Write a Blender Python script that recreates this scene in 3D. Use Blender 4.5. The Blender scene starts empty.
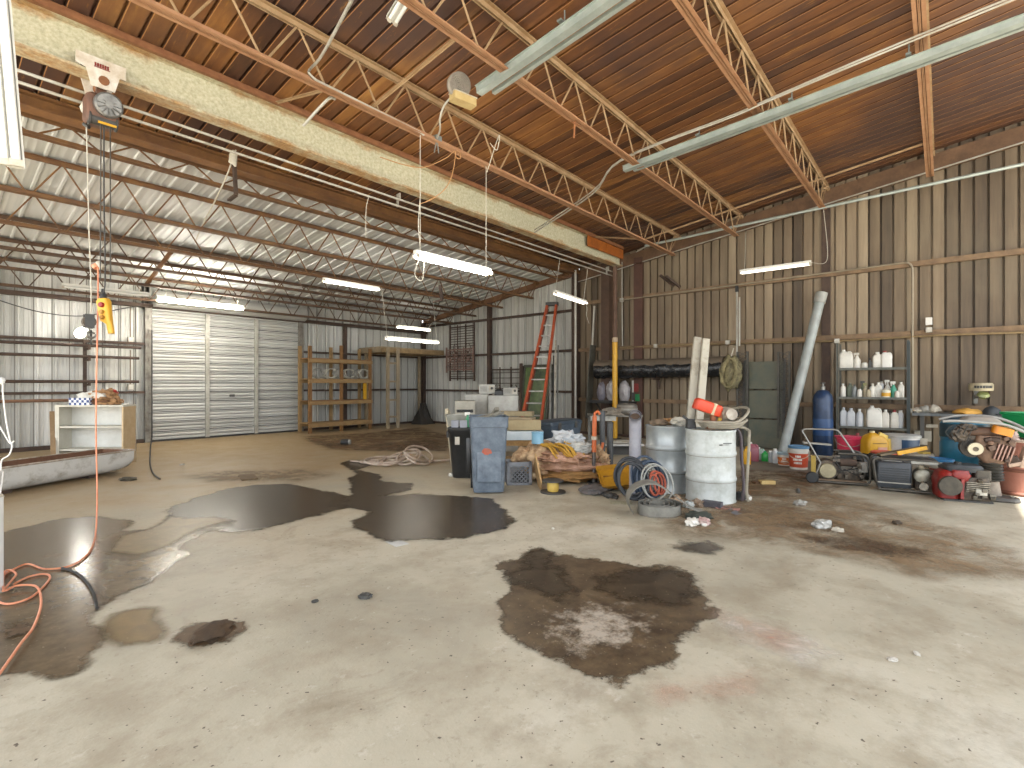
import bpy, bmesh, math, random
from mathutils import Vector, Matrix, noise
R = random.Random(7)
C = bpy.context.scene.collection
PI = math.pi
H = 1.45                       # camera height
F = 512.0
CA, SA = 0.7643, 0.6449
CAM = -math.radians(40.16 + 90) + PI/2  # unused helper angle
FACE = -math.radians(49.84)    # rotation that turns a thing to face the viewer

def ray(px):
    a = (px - 512) / F
    return CA + a * SA, SA - a * CA
def P(px, t, z=0.0):           # a point t metres into the room along the column px
    x, y = ray(px); return Vector((x * t, y * t, z))
def ZZ(py, t): return H + (384 - py) / F * t
def PY(px, py, t): return P(px, t, ZZ(py, t))
def G(px, py, z=0.0): return P(px, (H - z) * F / (py - 384), z)
def WX(px, py, X=12.7):        # on a plane parallel to the right wall
    x, y = ray(px); t = X / x; return Vector((X, y * t, ZZ(py, t)))
def WY(px, py, Y=15.1):        # on a plane parallel to the back wall
    x, y = ray(px); t = Y / y; return Vector((x * t, Y, ZZ(py, t)))

# ---------------------------------------------------------------- mesh builder
MW = {}
class M:
    def __init__(s, root=None, T=None):
        s.v = []; s.f = []; s.root = root
        s.T = Matrix.Identity(4)
        if root is not None: s.T = MW[root.name].inverted()
        if T is not None: s.T = s.T @ T
    def add(s, vs, fs):
        n = len(s.v); s.v += [s.T @ Vector(v) for v in vs]
        s.f += [tuple(i + n for i in f) for f in fs]; return s
    def box(s, x0, x1, y0, y1, z0, z1):
        v = [(x, y, z) for z in (z0, z1) for y in (y0, y1) for x in (x0, x1)]
        return s.add(v, [(0,2,3,1),(4,5,7,6),(0,1,5,4),(1,3,7,5),(3,2,6,7),(2,0,4,6)])
    def cb(s, c, d, rz=0, rx=0, ry=0):
        K = s.T; s.T = K @ Matrix.Translation(c) @ Matrix.Rotation(rz,4,'Z') @ Matrix.Rotation(ry,4,'Y') @ Matrix.Rotation(rx,4,'X')
        s.box(-d[0]/2, d[0]/2, -d[1]/2, d[1]/2, -d[2]/2, d[2]/2); s.T = K; return s
    def bar(s, p, q, w, h=None, up=(0,0,1)):
        p = Vector(p); q = Vector(q); h = w if h is None else h
        d = (q - p).normalized(); u = Vector(up)
        if abs(d.dot(u)) > .98: u = Vector((1,0,0)) if abs(d.x) < .9 else Vector((0,1,0))
        a = d.cross(u).normalized(); b = a.cross(d).normalized()
        v = [o + a*(i*w/2) + b*(j*h/2) for o in (p, q) for (i, j) in ((-1,-1),(1,-1),(1,1),(-1,1))]
        return s.add(v, [(0,3,2,1),(4,5,6,7),(0,1,5,4),(1,2,6,5),(2,3,7,6),(3,0,4,7)])
    def tube(s, pts, r, n=8, closed=False, cap=True):
        pts = [Vector(p) for p in pts]; N = len(pts)
        rr = r if isinstance(r, (list, tuple)) else [r]*N
        vs = []; prev = None
        for i, p in enumerate(pts):
            if closed: d = pts[(i+1) % N] - pts[i-1]
            else: d = pts[min(i+1, N-1)] - pts[max(i-1, 0)]
            if d.length < 1e-9: d = Vector((0,0,1))
            d.normalize()
            if prev is None:
                u = Vector((0,0,1)) if abs(d.z) < .9 else Vector((1,0,0))
                a = d.cross(u).normalized()
            else:
                a = prev - d * prev.dot(d)
                a = a.normalized() if a.length > 1e-6 else d.orthogonal().normalized()
            prev = a; b = d.cross(a)
            vs += [p + (a*math.cos(k*2*PI/n) + b*math.sin(k*2*PI/n))*rr[i] for k in range(n)]
        fs = []
        for i in range(N if closed else N-1):
            j = (i+1) % N
            for k in range(n):
                m = (k+1) % n; fs.append((i*n+k, i*n+m, j*n+m, j*n+k))
        if cap and not closed:
            fs += [tuple(reversed(range(n))), tuple(range((N-1)*n, N*n))]
        return s.add(vs, fs)
    def lathe(s, prof, c=(0,0,0), n=24, rot=None, cap=True):
        K = s.T; s.T = K @ Matrix.Translation(c) @ (rot if rot else Matrix.Identity(4))
        vs = [(r*math.cos(k*2*PI/n), r*math.sin(k*2*PI/n), z) for r, z in prof for k in range(n)]
        fs = []
        for i in range(len(prof)-1):
            for k in range(n):
                m = (k+1) % n; fs.append((i*n+k, i*n+m, (i+1)*n+m, (i+1)*n+k))
        if cap: fs += [tuple(reversed(range(n))), tuple(range((len(prof)-1)*n, len(prof)*n))]
        s.add(vs, fs); s.T = K; return s
    def rl(s, secs, seg=3, cap0=True, cap1=True, c=(0,0,0), rot=None):
        # loft of rounded rectangles: (z, width, depth, radius[, dx, dy])
        K = s.T; s.T = K @ Matrix.Translation(c) @ (rot if rot else Matrix.Identity(4))
        vs = []; n = 4*(seg+1)
        for q in secs:
            z, w, d, r = q[:4]; dx, dy = (q[4], q[5]) if len(q) > 4 else (0, 0)
            r = min(r, w/2*.999, d/2*.999)
            for ci, (sx, sy) in enumerate(((1,1),(-1,1),(-1,-1),(1,-1))):
                for k in range(seg+1):
                    t = (ci + k/seg)*PI/2
                    vs.append((dx + sx*(w/2-r) + r*math.cos(t), dy + sy*(d/2-r) + r*math.sin(t), z))
        fs = []
        for i in range(len(secs)-1):
            for k in range(n):
                m = (k+1) % n; fs.append((i*n+k, i*n+m, (i+1)*n+m, (i+1)*n+k))
        if cap0: fs.append(tuple(reversed(range(n))))
        if cap1: fs.append(tuple(range((len(secs)-1)*n, len(secs)*n)))
        s.add(vs, fs); s.T = K; return s
    def prism(s, poly, h, rot=None, c=(0,0,0)):
        K = s.T; s.T = K @ Matrix.Translation(c) @ (rot if rot else Matrix.Identity(4))
        n = len(poly)
        v = [(x, y, 0) for x, y in poly] + [(x, y, h) for x, y in poly]
        f = [tuple(reversed(range(n))), tuple(range(n, 2*n))] + [(i, (i+1) % n, n+(i+1) % n, n+i) for i in range(n)]
        s.add(v, f); s.T = K; return s
    def blob(s, c, rad, seed=0, amp=.25, fr=2.0, sub=3, flat=None):
        bm = bmesh.new(); bmesh.ops.create_icosphere(bm, subdivisions=sub, radius=1)
        off = Vector((seed*3.7, seed*1.3, seed*2.1)); vs = []
        for v in bm.verts:
            k = 1 + amp*noise.noise(v.co*fr + off) + amp*.5*noise.noise(v.co*fr*2.7 + off)
            p = Vector((v.co.x*rad[0]*k, v.co.y*rad[1]*k, v.co.z*rad[2]*k)) + Vector(c)
            if flat is not None and p.z < flat: p.z = flat
            vs.append(p)
        fs = [tuple(v.index for v in f.verts) for f in bm.faces]; bm.free()
        return s.add(vs, fs)
    def surf(s, rows):
        n = len(rows[0]); fs = []
        for i in range(len(rows)-1):
            for k in range(n-1): fs.append((i*n+k, i*n+k+1, (i+1)*n+k+1, (i+1)*n+k))
        return s.add([p for r in rows for p in r], fs)
    def sheet(s, rows, th):      # a surface with thickness along -z
        n = len(rows[0]); m = len(rows); s.surf(rows)
        s.surf([[Vector(p)-Vector((0,0,th)) for p in r][::-1] for r in rows])
        def edge(l): s.surf([l, [Vector(p)-Vector((0,0,th)) for p in l]])
        edge(rows[0]); edge(rows[-1][::-1]); edge([r[0] for r in rows][::-1]); edge([r[-1] for r in rows]); return s

def obj(name, mb, mat, parent=None, sm=35, bev=0, loc=None):
    me = bpy.data.meshes.new(name)
    bm = bmesh.new()
    vv = [bm.verts.new(v) for v in mb.v]
    for f in mb.f:
        try: bm.faces.new([vv[i] for i in f])
        except ValueError: pass
    bmesh.ops.recalc_face_normals(bm, faces=bm.faces)
    if bev:
        es = [e for e in bm.edges if len(e.link_faces) == 2 and e.calc_face_angle(0) > .6]
        bmesh.ops.bevel(bm, geom=es, offset=bev, segments=2, affect='EDGES', profile=.6)
    if sm:
        lim = math.radians(sm)
        for f in bm.faces: f.smooth = True
        for e in bm.edges:
            if len(e.link_faces) != 2 or e.calc_face_angle(0) > lim: e.smooth = False
    bm.to_mesh(me); bm.free()
    o = bpy.data.objects.new(name, me); C.objects.link(o)
    if mat: me.materials.append(mat)
    if parent: o.parent = parent
    if loc is not None: o.location = loc; MW[o.name] = Matrix.Translation(loc)
    return o
def tag(o, label, cat, group=None, kind=None):
    o['label'] = label; o['category'] = cat
    if group: o['group'] = group
    if kind: o['kind'] = kind
    return o
def thing(name, label, cat, loc=(0,0,0), rz=0, group=None):
    o = bpy.data.objects.new(name, None); C.objects.link(o); o.empty_display_size = .1
    o.location = loc; o.rotation_euler = (0, 0, rz)
    MW[o.name] = Matrix.Translation(loc) @ Matrix.Rotation(rz, 4, 'Z')
    return tag(o, label, cat, group)
def one(name, mb, mat, label, cat, loc=None, rz=0, group=None, sm=35, bev=0):
    # a thing that is one mesh: mb holds local coordinates (loc given) or world ones
    if loc is None:
        n = len(mb.v); lo = Vector((sum(v.x for v in mb.v)/n, sum(v.y for v in mb.v)/n, min(v.z for v in mb.v)))
        mb.v = [v - lo for v in mb.v]; loc = lo
    o = obj(name, mb, mat, None, sm, bev, loc); o.rotation_euler = (0,0,rz)
    MW[o.name] = Matrix.Translation(loc) @ Matrix.Rotation(rz, 4, 'Z')
    return tag(o, label, cat, group)
def struct(name, mb, mat, parent=None, sm=30, bev=0):
    o = obj(name, mb, mat, parent, sm, bev)
    if parent is None: o['kind'] = 'structure'
    return o
def part(root, name):         # a part already built under a thing
    return [o for o in root.children if o.name.split('.')[0] == name][-1]
def turn(px): return FACE - math.atan((px-512)/F)    # facing the middle of the hall's open side
def RX(d): return Matrix.Rotation(math.radians(d), 4, 'X')
def RY(d): return Matrix.Rotation(math.radians(d), 4, 'Y')
def RZ(d): return Matrix.Rotation(math.radians(d), 4, 'Z')
def arc(c, r, a0, a1, n, ax=(1,0,0), ay=(0,0,1)):
    c = Vector(c); ax = Vector(ax); ay = Vector(ay)
    return [c + ax*r*math.cos(math.radians(a0+(a1-a0)*i/n)) + ay*r*math.sin(math.radians(a0+(a1-a0)*i/n)) for i in range(n+1)]
def smooth(pts, k=6):          # Catmull-Rom through the points
    p = [Vector(q) for q in pts]; out = []
    for i in range(len(p)-1):
        a, b, c, d = p[max(i-1,0)], p[i], p[i+1], p[min(i+2,len(p)-1)]
        for j in range(k):
            t = j/k
            out.append(.5*((2*b)+(c-a)*t+(2*a-5*b+4*c-d)*t*t+(3*b-a-3*c+d)*t**3))
    return out + [p[-1]]

# ---------------------------------------------------------------- materials
def lin(h):
    h = h.lstrip('#'); o = []
    for i in (0,2,4):
        c = int(h[i:i+2],16)/255; o.append(c/12.92 if c <= .04045 else ((c+.055)/1.055)**2.4)
    return (*o, 1)
class NT:
    dim = 1.0
    def __init__(s, name):
        s.m = bpy.data.materials.new(name); s.m.use_nodes = True; s.t = s.m.node_tree
        s.b = s.t.nodes['Principled BSDF']; s.out = s.t.nodes['Material Output']
        s.co = s.t.nodes.new('ShaderNodeTexCoord').outputs['Object']
    def n(s, typ, **k):
        o = s.t.nodes.new(typ)
        for a, b in k.items(): setattr(o, a, b)
        return o
    def l(s, a, b): s.t.links.new(a, b)
    def map(s, sc=(1,1,1), co=None):
        m = s.n('ShaderNodeMapping'); m.inputs['Scale'].default_value = sc; s.l(co or s.co, m.inputs['Vector']); return m.outputs[0]
    def noise(s, sc, det=4, rough=.6, co=None, dist=0):
        o = s.n('ShaderNodeTexNoise'); o.inputs['Scale'].default_value = sc; o.inputs['Detail'].default_value = det
        o.inputs['Roughness'].default_value = rough; o.inputs['Distortion'].default_value = dist; s.l(co or s.co, o.inputs['Vector']); return o.outputs['Fac']
    def ramp(s, fac, stops):
        o = s.n('ShaderNodeValToRGB'); e = o.color_ramp.elements
        while len(e) < len(stops): e.new(.5)
        for i, (p, c) in enumerate(stops):
            e[i].position = p; e[i].color = lin(c) if isinstance(c, str) else (c,c,c,1)
        s.l(fac, o.inputs[0]); return o.outputs[0]
    def mix(s, fac, a, b, mode='MIX'):
        o = s.n('ShaderNodeMix', data_type='RGBA', blend_type=mode)
        for k, v in ((0, fac), (6, a), (7, b)):
            if isinstance(v, (int, float)): o.inputs[k].default_value = v
            elif isinstance(v, str): q = lin(v); d = s.dim; o.inputs[k].default_value = (q[0]*d, q[1]*d, q[2]*d, 1)
            else: s.l(v, o.inputs[k])
        return o.outputs[2]
    def math(s, op, a, b=0):
        o = s.n('ShaderNodeMath', operation=op)
        for k, v in ((0,a),(1,b)):
            if isinstance(v, (int, float)): o.inputs[k].default_value = v
            else: s.l(v, o.inputs[k])
        return o.outputs[0]
    def bump(s, h, st=.3, d=.01):
        o = s.n('ShaderNodeBump'); o.inputs['Strength'].default_value = st; o.inputs['Distance'].default_value = d
        s.l(h, o.inputs['Height']); s.l(o.outputs[0], s.b.inputs['Normal'])
    def fin(s, col, rough=.6, metal=0):
        for k, v in (('Base Color', col), ('Roughness', rough), ('Metallic', metal)):
            if isinstance(v, str): s.b.inputs[k].default_value = lin(v)
            elif isinstance(v, (int, float)): s.b.inputs[k].default_value = v
            else: s.l(v, s.b.inputs[k])
        return s.m
_mc = {}
def mat(c, rough=.6, metal=0, c2=None, sc=6, amt=.5, bump=0, lo=.35, hi=.7, spots=None, tr=0):
    # plain surface with a second tone (dirt, wear, rust) breaking through in noise
    key = (c, rough, metal, c2, sc, amt, bump, lo, hi, spots, tr)
    if key in _mc: return _mc[key]
    k = NT('surface_' + c.strip('#') + ('_' + c2.strip('#') if c2 else '')); k.dim = .80
    c2_ = c2
    if c2 is None:
        r = lin(c)
        v = k.noise(sc, 5, .65)
        col = k.mix(k.ramp(v, [(lo, 0.0), (hi, 1.0)]), c, c)
        o = k.n('ShaderNodeHueSaturation'); k.l(col, o.inputs['Color'])
        mr = k.n('ShaderNodeMapRange'); k.l(v, mr.inputs[0]); mr.inputs[3].default_value = .72; mr.inputs[4].default_value = 1.22
        k.l(mr.outputs[0], o.inputs['Value']); col = o.outputs[0]
    else:
        v = k.noise(sc, 6, .68)
        f = k.ramp(v, [(lo, 0.0), (hi, 1.0)])
        col = k.mix(k.math('MULTIPLY', f, amt*2 if amt < .5 else 1.0), c, c2)
    if spots:
        w = k.noise(sc*5, 3, .6)
        col = k.mix(k.ramp(w, [(.62, 0.0), (.68, 1.0)]), col, spots)
    if bump: k.bump(k.noise(sc*4, 5, .6), bump, .01)
    m = k.fin(col, rough, metal)
    if tr: k.b.inputs['Transmission Weight'].default_value = tr
    _mc[key] = m; return m
def emit(c, st):
    k = NT('lamp_glow_' + c.strip('#')); k.fin(c, .4); k.b.inputs['Emission Color'].default_value = lin(c)
    k.b.inputs['Emission Strength'].default_value = st; return k.m

def m_floor():
    k = NT('concrete_floor')
    a = k.noise(.55, 6, .62, dist=.3); b = k.noise(2.6, 8, .7); c = k.noise(14, 6, .7); d = k.noise(60, 3, .6)
    col = k.ramp(a, [(.30, '#918b7b'), (.43, '#a59f8d'), (.56, '#b3ad9b'), (.72, '#c1bdaf')])
    col = k.mix(k.ramp(b, [(.36, .7), (.54, 0.0)]), col, '#8d8370')
    col = k.mix(k.ramp(k.noise(1.7, 8, .75, dist=.6), [(.30, .6), (.42, 0.0)]), col, '#857b68')
    col = k.mix(k.ramp(k.noise(5.5, 7, .75), [(.60, 0.0), (.72, .55)]), col, '#cbc7bb')
    # tan tone deepening towards the back of the hall
    sx = k.n('ShaderNodeSeparateXYZ'); k.l(k.co, sx.inputs[0])
    back = k.math('ADD', k.math('MULTIPLY', sx.outputs[1], .12), k.math('MULTIPLY', a, 1.5))
    col = k.mix(k.math('MULTIPLY', k.ramp(back, [(.0, 0.0), (1.0, 1.0)]), k.ramp(k.math('MULTIPLY', back, .5), [(.62, 0.0), (.92, .8)])), col, '#84693f')
    col = k.mix(k.ramp(c, [(.28, .6), (.42, 0.0)]), col, '#7d7260')
    col = k.mix(k.ramp(c, [(.64, 0.0), (.74, .5)]), col, '#cfcac2')
    # rusty pink scrapes and pale scrapes
    e = k.noise(1.1, 7, .75, k.map((1, 2.2, 1)), .8)
    col = k.mix(k.ramp(e, [(.66, 0.0), (.74, .35)]), col, '#b3917a')
    # dark crumbs
    col = k.mix(k.ramp(k.noise(30, 2, .5), [(.70, 0.0), (.725, .9)]), col, '#4a4036')
    k.bump(k.math('ADD', k.math('MULTIPLY', c, .8), d), .35, .006)
    return k.fin(col, k.ramp(b, [(.3, .42), (.7, .68)]))
def m_panel(name, axis, w, cols, joint, rough, big=None, streak=None, metal=0, jw=.06, vert=2, amp=1.0):
    # sheet metal: every sheet its own tone, streaked by age
    k = NT(name); s = k.n('ShaderNodeSeparateXYZ'); k.l(k.co, s.inputs[0])
    u = k.math('DIVIDE', s.outputs[axis], w); i = k.math('FLOOR', u)
    wn = k.n('ShaderNodeTexWhiteNoise', noise_dimensions='1D'); k.l(i, wn.inputs['W'])
    wn2 = k.n('ShaderNodeTexWhiteNoise', noise_dimensions='1D'); k.l(k.math('FLOOR', k.math('DIVIDE', i, 3)), wn2.inputs['W'])
    sc = [5,5,5]; sc[vert] = .35
    st = k.noise(1.6, 6, .65, k.map(tuple(sc)))
    v = k.math('ADD', k.math('ADD', k.math('MULTIPLY', wn.outputs[0], .36), k.math('MULTIPLY', wn2.outputs[0], .34)), k.math('MULTIPLY', k.math('SUBTRACT', st, .5), .75))
    if amp != 1: v = k.math('ADD', k.math('MULTIPLY', k.math('SUBTRACT', v, .35), amp), .4)
    col = k.ramp(k.math('ADD', v, .12), cols)
    if big:
        g = k.noise(big[1], 5, .6); col = k.mix(k.ramp(g, [(big[2], 0.0), (big[3], big[4])]), col, big[0])
    if streak:
        g = k.noise(2.5, 7, .75, k.map(tuple(x*1.3 for x in sc))); col = k.mix(k.ramp(g, [(.58, 0.0), (.72, streak[1])]), col, streak[0])
    if joint:
        fr = k.math('FRACT', u)
        col = k.mix(k.math('MULTIPLY', k.math('LESS_THAN', fr, jw), .85), col, joint)
    k.bump(k.noise(9, 4, .6), .12, .01)
    return k.fin(col, rough, metal)
def m_beam():
    k = NT('green_beam_paint')
    a = k.noise(3.0, 8, .72, k.map((.6, 1, 1))); b = k.noise(26, 5, .7)
    s = k.n('ShaderNodeSeparateXYZ'); k.l(k.co, s.inputs[0])
    z = k.math('ABSOLUTE', k.math('SUBTRACT', s.outputs[2], .235))          # height from the web's middle
    col = k.ramp(b, [(.3, '#9e9a80'), (.5, '#b5b196'), (.7, '#c8c5ae')])
    rust = k.math('ADD', k.math('MULTIPLY', z, 2.4), k.math('MULTIPLY', k.math('SUBTRACT', a, .5), 1.3))
    col = k.mix(k.ramp(rust, [(.38, 0.0), (.62, .9)]), col, k.ramp(b, [(.3, '#7a5430'), (.55, '#a07846'), (.75, '#b5945f')]))
    k.bump(b, .2, .01)
    return k.fin(col, .6)
def m_roofpaint(): pass
RUST = mat('#7d4f30', .75, 0, '#9c6a44', 7, .6, .2)
RUSTL = mat('#b3794f', .7, 0, '#8f5a35', 5, .6, .15)
RUSTD = mat('#40322a', .8, 0, '#574437', 6, .5, .2)
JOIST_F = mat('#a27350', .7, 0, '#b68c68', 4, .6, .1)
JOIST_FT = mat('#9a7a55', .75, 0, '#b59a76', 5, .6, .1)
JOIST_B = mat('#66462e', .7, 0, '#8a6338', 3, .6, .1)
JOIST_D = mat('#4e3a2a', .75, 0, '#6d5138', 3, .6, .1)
GALV = mat('#a9b4ae', .42, .45, '#c3ccc6', 4, .5)
GALVD = mat('#7f8885', .5, .4, '#9aa29d', 5, .5)
CONDUIT = mat('#c4c2b8', .45, .3, '#a39a88', 3, .5)
CONDUITD = mat('#8d7d68', .6, .2, '#6b5b49', 4, .5)
WHITE = mat('#e6e4dc', .5, 0, '#cfcbbd', 6, .4)
WHITED = mat('#cdc8ba', .6, 0, '#9d9079', 5, .5)
BLACK = mat('#1e1f20', .55, 0, '#2f2f2e', 8, .5)
BLACKG = mat('#141516', .3, 0, '#262728', 8, .5)
DARKG = mat('#3a3b3b', .6, 0, '#504d47', 8, .5)
GREY = mat('#85857f', .55, 0, '#6a675f', 7, .5)
GREYL = mat('#a9a8a0', .55, 0, '#8b877b', 6, .5)
STEEL = mat('#8e8f8c', .38, .7, '#6d675c', 9, .5)
GREASE = mat('#3b342d', .55, .2, '#6a5c4c', 12, .6, .3, .4, .65)
ALU = mat('#a59f92', .42, .5, '#6f675a', 14, .6, .2)
WOOD = mat('#8d7049', .7, 0, '#a58658', 5, .6, .1)
WOODG = mat('#8b7a60', .75, 0, '#a59477', 6, .6, .15)
WOODO = mat('#8a6234', .7, 0, '#74512c', 4, .6, .1)
ORANGE = mat('#c65a32', .5, 0, '#a84a2c', 8, .5)
CORD_O = mat('#eda27c', .5, 0, '#c96a42', 8, .4)
YELLOW = mat('#e0aa1d', .45, 0, '#c58f1c', 6, .5)
RED = mat('#a3261f', .4, 0, '#7a1a15', 7, .5)
PINK = mat('#d63b5a', .4, 0, '#c2304f', 5, .4)
BLUE = mat('#1f7fae', .4, 0, '#176a94', 5, .5)
NAVY = mat('#22364f', .45, 0, '#16263a', 5, .5)
GREEN = mat('#13a05a', .4, 0, '#0f8a4c', 5, .4)
CREAM = mat('#cfc8b2', .6, 0, '#b9b098', 5, .5)
ROPEW = mat('#d8d4c6', .8, 0, '#b8b1a0', 20, .5)
TUBEW = mat('#f2f1ea', .25)
LIT = emit('#fff6e2', 9.0)
GLOW = emit('#fffaf0', 130.0)

# ---------------------------------------------------------------- the shell
XW, YB, YN, XL = 12.8, 15.2, -3.6, -3.2
def deck(Y): return 5.97 - .137*Y
def ribbed(a0, a1, period, prof, fn0, fn1):   # a profile (u, depth) repeated from a0 to a1, swept between two edges
    m = M(); n = int(round((a1-a0)/period)); r0 = []; r1 = []
    for i in range(n):
        for u, d in prof:
            a = a0 + (i+u)*period
            r0.append(fn0(a, d)); r1.append(fn1(a, d))
    m.surf([r0, r1]); return m
m = M(); 
rows = [[Vector((XL + (XW-XL+.3)*i/40, YN + (YB+.3-YN)*j/40, 0)) for i in range(41)] for j in range(41)]
m.sheet(rows, .15); struct('floor', m, m_floor())
k = NT('gravel_yard'); k.fin(k.ramp(k.noise(6, 6, .7), [(.3, '#b5ad9f'), (.7, '#d4cdc0')]), .9)
m = M().box(-40, 40, -40, 40, -.22, -.16); struct('ground_outside', m, k.m)
BROWN_W = m_panel('brown_sheet_wall', 1, .2, [(.05, '#43372a'), (.3, '#5d4f3d'), (.5, '#73634e'), (.7, '#877760'), (.95, '#a3947b')], None, .62,
                  ('#776e58', .45, .48, .75, .5), ('#57402f', .6), 0, .0)
GREY_W = m_panel('grey_sheet_wall', 1, .3, [(.0, '#8f8e85'), (.4, '#aaa9a1'), (.7, '#c2c1ba'), (1, '#dad9d3')], '#625d53', .5, ('#8f8771', .5, .55, .8, .5), ('#6f675b', .5), .15, .07)
GREY_WB = m_panel('grey_sheet_back_wall', 0, .3, [(.0, '#8f8e88'), (.4, '#adaca6'), (.7, '#c2c1bc'), (1, '#dad9d4')], '#625d53', .5, ('#938b77', .5, .55, .8, .5), ('#6f675b', .5), .15, .07)
DECK_B = m_panel('rusty_brown_roof_deck', 0, .2, [(.05, '#351f13'), (.3, '#53331d'), (.5, '#6c4423'), (.7, '#85592d'), (.95, '#a87c40')], '#a8794a', .6,  # pale joint stripe paints in the rib edges catching light
                 ('#43302a', .30, .42, .58, .9), ('#a3742f', .6), 0, .045, 1)
DECK_G = m_panel('pale_roof_sheets', 0, .3, [(.0, '#a5a7a6'), (.4, '#bcbebd'), (.7, '#cccdcc'), (1, '#d8d9d8')], None, .5, ('#b3bca4', .3, .5, .75, .4), None, .15, .06, 1, .4)
gw = [(0,0),(.80,0),(.86,.03),(.94,.03),(.9999,0)]
gr_ = [(0,0),(.13,0),(.16,.008),(.22,.008),(.25,0),(.42,0),(.45,.008),(.51,.008),(.54,0),(.80,0),(.84,.055),(.94,.055),(.999,0)]
YS = 8.2
def brown_prof(): return [(0,0),(.80,0),(.805,-.075),(.995,-.075),(.9999,0)]
# right wall: brown sheets in front, grey sheets in the back bay
m = ribbed(YN, YS, .2, brown_prof(), lambda a,d: Vector((XW-d,a,0)), lambda a,d: Vector((XW-d,a,deck(a)+.06)))
m.box(XW+.06, XW+.12, YN, YS, 0, 4.7); struct('wall_right', m, BROWN_W)
m = ribbed(YS, YB, .3, gr_, lambda a,d: Vector((XW-d,a,0)), lambda a,d: Vector((XW-d,a,deck(a)-.02)))
m.box(XW+.06, XW+.12, YS, YB, 0, 3.7); struct('wall_right_rear', m, GREY_W)
# back wall with the door opening
D0, D1, DH = 3.95, 7.78, 3.34
m = ribbed(XL, D0-.05, .3, gr_, lambda a,d: Vector((a,YB-d,0)), lambda a,d: Vector((a,YB-d,deck(YB))))
r = ribbed(D1+.1, XW, .3, gr_, lambda a,d: Vector((a,YB-d,0)), lambda a,d: Vector((a,YB-d,deck(YB))))
m.add(r.v, r.f); m.box(D0-.2, D1+.2, YB, YB+.05, DH-.05, deck(YB)); m.box(XL, D0-.1, YB+.06, YB+.1, 0, 3.8); m.box(D1+.1, XW, YB+.06, YB+.1, 0, 3.8)
struct('wall_back', m, GREY_WB)
# left side wall: closed towards the back, open bay nearer
m = ribbed(14.0, YB, .3, gr_, lambda a,d: Vector((XL+d,a,0)), lambda a,d: Vector((XL+d,a,deck(a))))
m.box(XL-.1, XL-.05, 14.0, YB, 0, 3.8); struct('wall_left', m, GREY_W)
# roof decks
dp = [(0,0),(.84,0),(.85,-.045),(.985,-.045),(.9999,0)]
m = ribbed(XL, XW, .2, dp, lambda a,d: Vector((a,YN,deck(YN)-d)), lambda a,d: Vector((a,YS,deck(YS)-d)))
rr = [[Vector((x, y, deck(y)+.12)) for x in (XL-.1, XW+.2)] for y in (YN-.1, YS)]
m.sheet(rr, .04); struct('ceiling', m, DECK_B)
m = ribbed(XL, XW, .3, gr_, lambda a,d: Vector((a,YS,deck(YS)-d*.45)), lambda a,d: Vector((a,YB,deck(YB)-d*.45)))
rr = [[Vector((x, y, deck(y)+.12)) for x in (XL-.1, XW+.2)] for y in (YS, YB+.1)]
m.sheet(rr, .04); struct('ceiling_rear', m, DECK_G)
# roller door
D_M = m_panel('pale_door_slats', 2, .085, [(.0, '#8f8f8a'), (.5, '#a6a6a1'), (1, '#b9b9b5')], None, .5, ('#9c9788', .6, .5, .75, .4), ('#6d6558', .45), .1, .06, 0)
m = M(); prof = []
z = .03
while z < DH:
    prof += [(YB-.035, z), (YB-.055, z+.02), (YB-.055, z+.055), (YB-.035, z+.078)]; z += .0835
m.surf([[Vector((x, y, z)) for y, z in prof] for x in (D0, D1)]); m.box(D0, D1, YB-.015, YB, .0, DH)
dr = struct('door_1', m, D_M)
m = M()
for q in range(1, 13): m.box(D0+.02, D1-.02, YB-.062, YB-.05, q*.2505-.012, q*.2505+.008)
obj('slat_seam', m, DARKG, dr)
for fx in (.335, .67):
    x = D0 + (D1-D0)*fx
    m = M().box(x-.05, x+.05, YB-.1, YB-.055, .03, DH-.02)
    for q in range(8): m.cb((x, YB-.11, .25+q*.41), (.05, .02, .05))
    obj('locking_strip', m, mat('#b3b1a8', .5, .1, '#8d887c', 5, .5), dr)
for x, s_ in ((D0-.06, 1), (D1+.06, -1)):
    m = M().box(x-.07, x+.07, YB-.14, YB-.02, 0, DH+.05)
    for q in range(9): m.cb((x+.02*s_, YB-.15, .3+q*.35), (.06, .03, .09))
    obj('guide_rail', m, mat('#8e8b82', .55, .2, '#5c5247', 6, .5), dr)
obj('bottom_seal', M().box(D0, D1, YB-.07, YB-.01, 0, .05), BLACK, dr)
obj('door_handle', M().box((D0+D1)/2-.06, (D0+D1)/2+.06, YB-.09, YB-.05, 1.1, 1.16), DARKG, dr)
m = M().lathe([(.0,-1.9),(.2,-1.9),(.2,2.0),(.0,2.0)], ((D0+D1)/2, YB-.28, DH+.22), 20, RY(90)); obj('door_curtain_roll', m, D_M, dr)
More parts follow.
